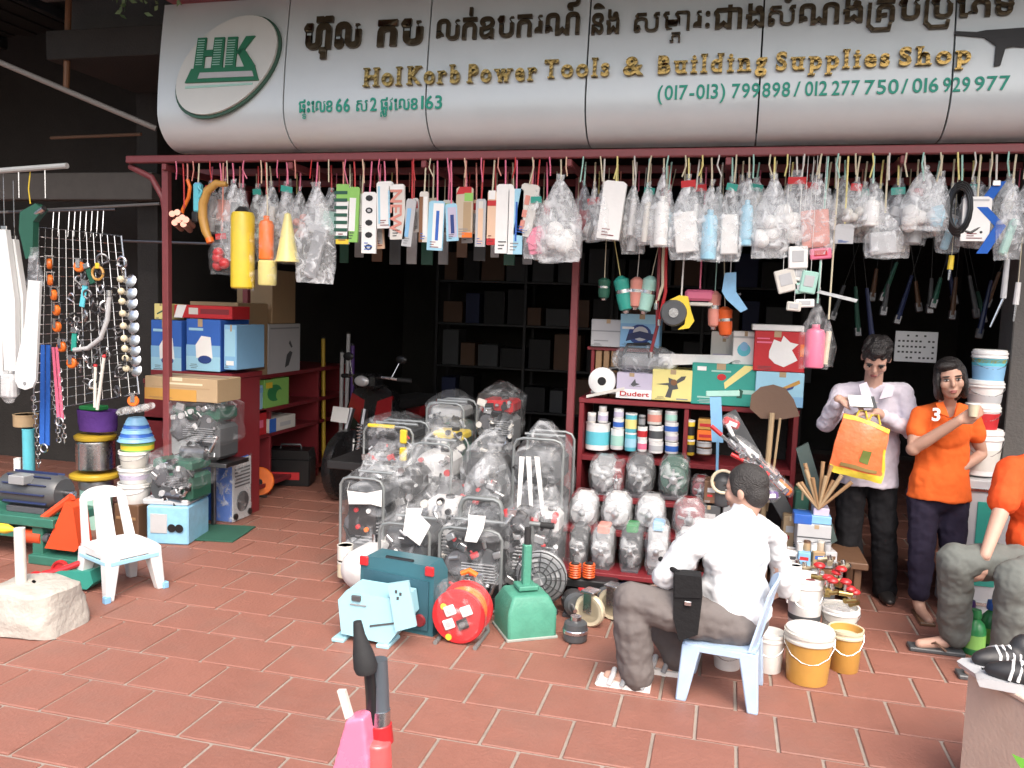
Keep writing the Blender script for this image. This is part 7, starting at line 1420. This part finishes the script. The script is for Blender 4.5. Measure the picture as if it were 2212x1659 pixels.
bsheet(0, -.045, 'bag_front', OB); bsheet(.02, .04, 'bag_back', OB); bsheet(-.003, -.045, 'yellow_foot_band', YBm, v0=.88, v1=1.0); bsheet(-.003, -.045, 'yellow_side_band', YBm, u0=.94, u1=1.0, v0=.4, v1=1); bsheet(-.003, -.045, 'yellow_top_band', YBm, v0=0, v1=.07); bsheet(-.005, -.045, 'green_print', mat('print_green', (.15,.2,.05), .4), .5, .68, .5, .72, 5); bsheet(-.005, -.045, 'print_line', mat('print_olive', (.3,.22,.08), .4), .2, .85, .79, .85, 6)
for u in (.35, .62): a = c_[0].lerp(c_[1], u)-cc; MB().tube([a+Vector((-.03, 0, -.01)), a+Vector((-.01, .0, .045)), a+Vector((.025, 0, .045)), a+Vector((.04, 0, -.01))], .006, 6).build('bag_handle', YBm, o)

# ---- woman in orange polo
O = Vector((at(2040, 1000, 5.3).x, 5.3, 0)); m3 = thing('person', 'woman in orange polo shirt with white numeral, arm folded before her chest', 'person', O)
hd = A(2052, 818, 5.22) if False else at(2052, 818, 5.22)-O; A = lambda x, y, Y: at(x, y, Y)-O
nek = A(2046, 872, 5.31); che = A(2040, 930, 5.33); pel = A(2026, 1068, 5.34)
ls_, rs_ = A(1988, 898, 5.31), A(2096, 900, 5.36); le, lh = A(1972, 970, 5.2), A(2072, 908, 5.1); re, rh = A(2122, 980, 5.4), A(2080, 1010, 5.28)
lhp, rhp = pel+Vector((-.08, 0, 0)), pel+Vector((.08, 0, 0)); la = A(1984, 1300, 5.28); la.z = .08; ra = Vector((la.x+.2, .1, .08)); lk, rk = lhp.lerp(la, .5)+Vector((.0, -.03, 0)), rhp.lerp(ra, .5)+Vector((0, -.03, 0))
b = MB(); T = head(b, m3, hd, R(-4), R(4), R(-8), SKIN2, HAIR, 'long', s=.97)
limb(b, [T((0, -.03, -.06)), nek, che], [.046, .048, .08]); limb(b, [ls_, le, lh], [.048, .04, .027]); limb(b, [rs_, re, rh], [.045, .036, .026]); hand(b, lh, (.75, -.1, .5), (.3, .6, .2), 1, .9); hand(b, rh, (-.7, -.3, .3), (0, .5, 0), -1, .6)
limb(b, [pel, che], [.09, .09]); limb(b, [lhp, lk, la], [.075, .05, .034]); limb(b, [rhp, rk, ra], [.075, .05, .034])
for a_ in (la, ra): limb(b, [a_, a_+Vector((.01, -.03, -.035)), a_+Vector((.03, -.15, -.05))], [.034, .032, .024])
fuse(b, 'body', SKIN2, m3, .007, 3)
OP = fabric('orange_polo', (.72,.13,.025)); b = MB()
b.sph(che+Vector((0, .01, .0)), (.145, .105, .15), 18, 12); b.sph(che+Vector((0, -.03, -.03)), (.125, .1, .09), 16, 10); pz_ = pel.z-che.z; px2 = pel.x-che.x
[b.lathe([(.0, .1), (.12, .08), (.138, -.05), (.14, pz_*.5), (.165, pz_*.85), (.176, pz_-.02), (.168, pz_-.025), (.0, pz_-.02)], 26, che+Vector((px2*t_, 0, 0)), sy=.74) for t_ in (.3, .7)]
limb(b, [ls_, nek+Vector((0, .012, -.035)), rs_], [.05, .056, .05]); limb(b, [ls_, ls_.lerp(le, .5)], [.056, .058]); limb(b, [rs_, rs_.lerp(re, .5)], [.054, .056])
fuse(b, 'polo_shirt', OP, m3, .008, 6, .024)
for sd in (-1, 1): MB().prism([(sd*.012, -.075), (sd*.065, -.055), (sd*.08, .005), (sd*.04, .018)], .012, (nek.x, nek.y-.085, nek.z), (R(-26), 0, 0)).build('collar', OP, m3)
cu = bpy.data.curves.new('numeral', 'FONT'); cu.body = '3'; cu.extrude = .003; cu.offset = .003; cu.size = .1; ob = bpy.data.objects.new('numeral', cu); COL.objects.link(ob); bpy.context.view_layer.update(); me = bpy.data.meshes.new_from_object(ob.evaluated_get(bpy.context.evaluated_depsgraph_get())); bpy.data.objects.remove(ob); me.materials.clear(); me.materials.append(card('white'))
t_ = bpy.data.objects.new('white_numeral', me); COL.objects.link(t_); t_.parent = m3; pp = A(2012, 908, 5.17); pp.y = che.y-.15; t_.location = pp; t_.rotation_euler = (R(86), 0, R(-8))
NT = fabric('navy_trousers', (.022,.018,.035)); b = MB(); b.sph(pel, (.17, .125, .12), 18, 12); limb(b, [lhp, lk, la+Vector((0, 0, .06))], [.095, .075, .058]); limb(b, [rhp, rk, ra+Vector((0, 0, .06))], [.095, .075, .058]); fuse(b, 'trousers', NT, m3, .009, 4, .03)
for a_ in (la, ra): MB().box((a_.x+.02, a_.y-.06, .012), (.085, .24, .022), .01).build('sandal', plast('brown'), m3)
o = thing('paper_cup', 'small cream cup held by the woman in orange', 'cup', O+lh+Vector((.06, -.03, .03))); MB().lathe([(.022, 0), (.03, .07), (.027, .07), (.02, .006), (0, .006)], 16).build('cup_body', card('cream'), o); MB().lathe([(.031, .066), (.032, .07), (.029, .072)], 16).build('rim', card('white'), o)

# ---- person in orange cut by the picture edge, seated
O = Vector((at(2225, 1210, 4.75).x, 4.8, 0)); m4 = thing('person', 'seated person in orange shirt and grey trousers cut off by the picture edge', 'person', O)
A = lambda x, y, Y: at(x, y, Y)-O
pel = A(2262, 1218, 4.85); che = A(2250, 1090, 4.85); nek = A(2262, 985, 4.86); hd = A(2268, 930, 4.84); ls_, rs_ = A(2185, 1015, 4.82), A(2340, 1020, 4.95); le, lh = A(2160, 1110, 4.7), A(2128, 1200, 4.6); re, rh = A(2350, 1130, 4.8), A(2290, 1200, 4.6)
lhp, rhp = pel+Vector((-.07, -.05, .0)), pel+Vector((.09, 0, 0)); lk, rk = A(2062, 1212, 4.62), A(2190, 1250, 4.4); la = A(2062, 1370, 4.75); la.z = .08; ra = Vector((rk.x+.02, rk.y+.05, .08))
b = MB(); T = head(b, m4, hd, R(-20), R(8), 0, SKIN, HAIR, 'short'); limb(b, [T((0, -.03, -.06)), nek, che], [.05, .052, .09]); limb(b, [ls_, le, lh], [.05, .04, .028]); limb(b, [rs_, re, rh], [.05, .04, .028]); hand(b, lh, (-.25, -.1, -.9), (0, .6, 0), 1, .6); hand(b, rh, (-.5, -.5, -.5), (0, 0, -1), -1, .5)
limb(b, [pel, che], [.1, .1]); limb(b, [lhp, lk, la], [.075, .055, .036]); limb(b, [rhp, rk, ra], [.075, .055, .036])
for a_ in (la, ra): limb(b, [a_, Vector((a_.x-.05, a_.y, .05)), Vector((a_.x-.17, a_.y-.03, .035))], [.036, .034, .026])
fuse(b, 'body', SKIN, m4, .007, 3); OS = fabric('orange_red_shirt', (.7,.085,.02)); b = MB(); b.sph(che+Vector((0, 0, .05)), (.19, .13, .19), 18, 12); b.sph(che.lerp(pel, .6), (.18, .14, .2), 18, 12); limb(b, [ls_, nek+Vector((0, 0, -.04)), rs_], [.07, .07, .07]); limb(b, [ls_, ls_.lerp(le, .7)], [.075, .078]); limb(b, [rs_, rs_.lerp(re, .7)], [.075, .078]); fuse(b, 'shirt', OS, m4, .009, 5, .025)
GG = fabric('grey_green_trousers', (.13,.14,.13)); b = MB(); b.sph(pel, (.18, .15, .12), 18, 12); limb(b, [lhp, lk], [.105, .09]); limb(b, [lk, la+Vector((0, 0, .03))], [.088, .08]); limb(b, [rhp, rk], [.105, .088]); limb(b, [rk, ra+Vector((0, 0, .03))], [.086, .076]); fuse(b, 'trousers', GG, m4, .008, 5, .03)
for a_ in (la, ra): MB().box((a_.x-.09, a_.y-.02, .012), (.27, .095, .022), .01).build('flip_flop', plast('dgrey'), m4); MB().tube([(a_.x-.15, a_.y-.02, .025), (a_.x-.1, a_.y-.05, .06), (a_.x-.05, a_.y-.07, .025)], .006).build('thong_strap', plast('brown'), m4)
MB().box((.02, .05, .0), (.02, .02, .02), .004)
o = thing('stool', 'low stool under the person at the picture edge', 'stool', O+Vector((pel.x, pel.y, 0))); MB().lathe([(.0, pel.z-.13), (.17, pel.z-.13), (.18, pel.z-.12), (.18, pel.z-.1), (0, pel.z-.1)], 22).build('seat', plast('dgrey'), o)
for i in range(4): a = R(45+90*i); MB().cyl((.15*math.cos(a), .15*math.sin(a), 0), (.12*math.cos(a), .12*math.sin(a), pel.z-.12), .016).build('leg', STEEL, o)

# ================================================================ NEAR EDGE
# tan block with shoes and bottles at the lower right
zt_ = .5; K0, K1 = fl(2088, 1436, zt_), fl(2212, 1506, zt_); ku = (K1-K0).normalized(); kv = Vector((-ku.y, ku.x, 0)); YK = K0.y-.2
o = thing('tan_block', 'plain tan plastered block cut by the lower picture corner', 'block', (K0.x, K0.y, 0), math.atan2(ku.y, ku.x)); TB = mat('tan_plaster', (.56,.42,.33), .8, vary=.15, bump=.15)
MB().box((.5, .3, zt_/2-.008), (1.0, .6, zt_-.016), .012).build('block_body', TB, o); MB().box((.5, .3, zt_-.008), (1.02, .62, .016), .005).build('cap_slab', TB, o)
for i, (x, y, a) in enumerate(((2170, 1440, 20), (2215, 1478, -10))):
    p = fl(x, y, zt_+.02); p.z = zt_; o = thing('sport_shoe', ('black and white sport shoe on the tan block, farther one', 'black and white sport shoe on the tan block, nearer one')[i], 'shoe', p, R(180+a)); b = MB(); b.sph((0, 0, .05), (.13, .048, .045), 16, 10); b.sph((-.07, 0, .08), (.055, .045, .06), 14, 9); fuse(b, 'upper', mat('shoe_black', (.02,.02,.022), .5), o, .008, 3)
    MB().prism([(-.14, 0), (.14, 0), (.15, .02), (.13, .032), (-.13, .032)], .1).build('sole', plast('lgrey'), o)
    for j in range(4): MB().tube([(-.02+j*.025, -.05, .04), (-.03+j*.025, -.036, .075), (-.035+j*.025, 0, .097), (-.03+j*.025, .036, .075), (-.02+j*.025, .05, .04)], .005, 6).build('white_stripe', plast('white'), o)
for i, (x, yt, yb, w, c, lid) in enumerate(((2108, 1320, 1420, 46, 'green', 'green'), (2142, 1300, 1410, 40, 'green', 'blue'), (2098, 1300, 1395, 34, 'mint', 'purple'), (2172, 1310, 1430, 44, 'green', 'blue'))):
    p = fl(x, yb); k = mpp(p); o = thing('spray_bottle', ('green spray bottle nearest the flip-flop', 'green bottle with blue cap behind the tan block', 'pale bottle with purple cap under the seated knee', 'green bottle with blue cap nearest the picture edge')[i], 'bottle', p+Vector((0, .06, 0)), 0, 'bottles beside the tan block'); r, h = w*k/2, (yb-yt)*k
    MB().lathe([(r*.9, 0), (r, .01), (r, h*.55), (r*.8, h*.68), (r*.35, h*.78), (r*.35, h*.84), (0, h*.84)], 18).build('bottle_body', plast(c), o); MB().lathe([(r*.5, h*.8), (r*.55, h*.84), (r*.45, h*.98), (0, h)], 14).build('cap', plast(lid), o); MB().lathe([(r*1.01, h*.15), (r*1.01, h*.45)], 18).build('paper_label', card('lgreen' if c == 'green' else 'white'), o)
# leaf tips at the very corner
p = at(2304, 1728, 2.2); o = thing('leafy_plant', 'bright green plant leaf at the lower picture corner', 'plant', p)
for i in range(7):
    a = R(-60+20*i); M_ = Euler((R(-30), a, 0)).to_matrix(); MB().add([M_ @ Vector(v) for v in ((0, 0, 0), (-.022, 0, .06), (-.012, .006, .11), (0, .01, .14), (.012, .006, .11), (.022, 0, .06))], [(0, 1, 2, 3, 4, 5)]).build('leaf', mat('leaf_bright', (.12,.35,.03), .5, vary=.3), o)
MB().cyl((0, 0, 0), (.02, 0, -p.z), .008).build('stem', paint('dgreen'), o)
# parked scooter: only its handlebar end reaches into the picture
YH = 1.78; hp_ = at(800, 1600, YH); o = thing('scooter', 'pink and red scooter handlebar with black grip rising from the lower picture edge', 'scooter', (hp_.x, YH, 0)); H0 = Vector((hp_.x, YH, 0))
A = lambda x, y, dy=0: at(x, y, YH+dy)-H0
k = mpp(hp_)
MB().tube([A(772, 1342), A(776, 1372), A(784, 1410), A(790, 1440), A(791, 1452)], [9*k, 13*k, 22*k, 26*k, 22*k], 16).build('grip', RUBBER, o)
MB().tube([A(797, 1446, .01), A(802, 1490, .02), A(806, 1560, .03)], [12*k, 13*k, 14*k], 12).build('brake_lever', plast('black'), o)
MB().tube([A(818, 1424, .04), A(820, 1480, .04), A(822, 1534, .04)], [19*k, 20*k, 20*k], 16).build('handlebar', mat('satin_tube', (.16,.19,.22), .35, .6), o)
MB().cyl(A(822, 1532, .04), A(822, 1566, .04), 22*k, n=18).build('clamp', STEEL, o); MB().cyl(A(822, 1564, .04), A(824, 1602, .04), 25*k, 27*k, n=18).build('red_collar', plast('red'), o)
PK = mat('pink_fairing', (.72,.2,.32), .25, vary=.05, coat=.4); RDF = mat('coral_fairing', (.75,.1,.1), .25, vary=.05, coat=.4)
b = MB(); limb(b, [A(814, 1624, .02), A(812, 1660, .02), A(808, 1760, .04)], [33*k, 36*k, 44*k], 16); b.cyl(A(816, 1598, .02), A(812, 1660, .02), 30*k, 34*k); fuse(b, 'coral_cowl', RDF, o, .006, 3)
b = MB(); g3 = [A(x_, y_) for x_, y_ in ((756, 1546), (796, 1538), (806, 1640), (806, 1770), (706, 1770), (728, 1650))]; b.prism([(v_.x, v_.z) for v_ in g3], .06, (0, .0, 0)); fuse(b, 'pink_fairing', PK, o, .006, 8)
MB().prism([(A(730, 1490)[0], A(730, 1490)[2]), (A(746, 1490)[0], A(746, 1490)[2]), (A(762, 1546)[0], A(762, 1546)[2]), (A(748, 1552)[0], A(748, 1552)[2])], .012).build('lever_tip', plast('offwhite'), o)
zb_ = A(780, 1760).z; MB().tube([(-.02, .02, zb_), (-.04, .1, .5), (-.05, .2, .3)], [.06, .05, .045], 12).build('steering_stem', PK, o); wheel(o, (-.05, .22, .22), .22, .08, 'x', 'lgrey'); MB().box((-.05, -.45, .3), (.24, .7, .1), .04).build('foot_board', PK, o); MB().box((-.05, -.9, .55), (.26, .6, .3), .08).build('tail_body', PK, o); MB().box((-.05, -.85, .74), (.25, .6, .09), .04).build('saddle', RUBBER, o); wheel(o, (-.05, -1.1, .22), .22, .09, 'x', 'lgrey')
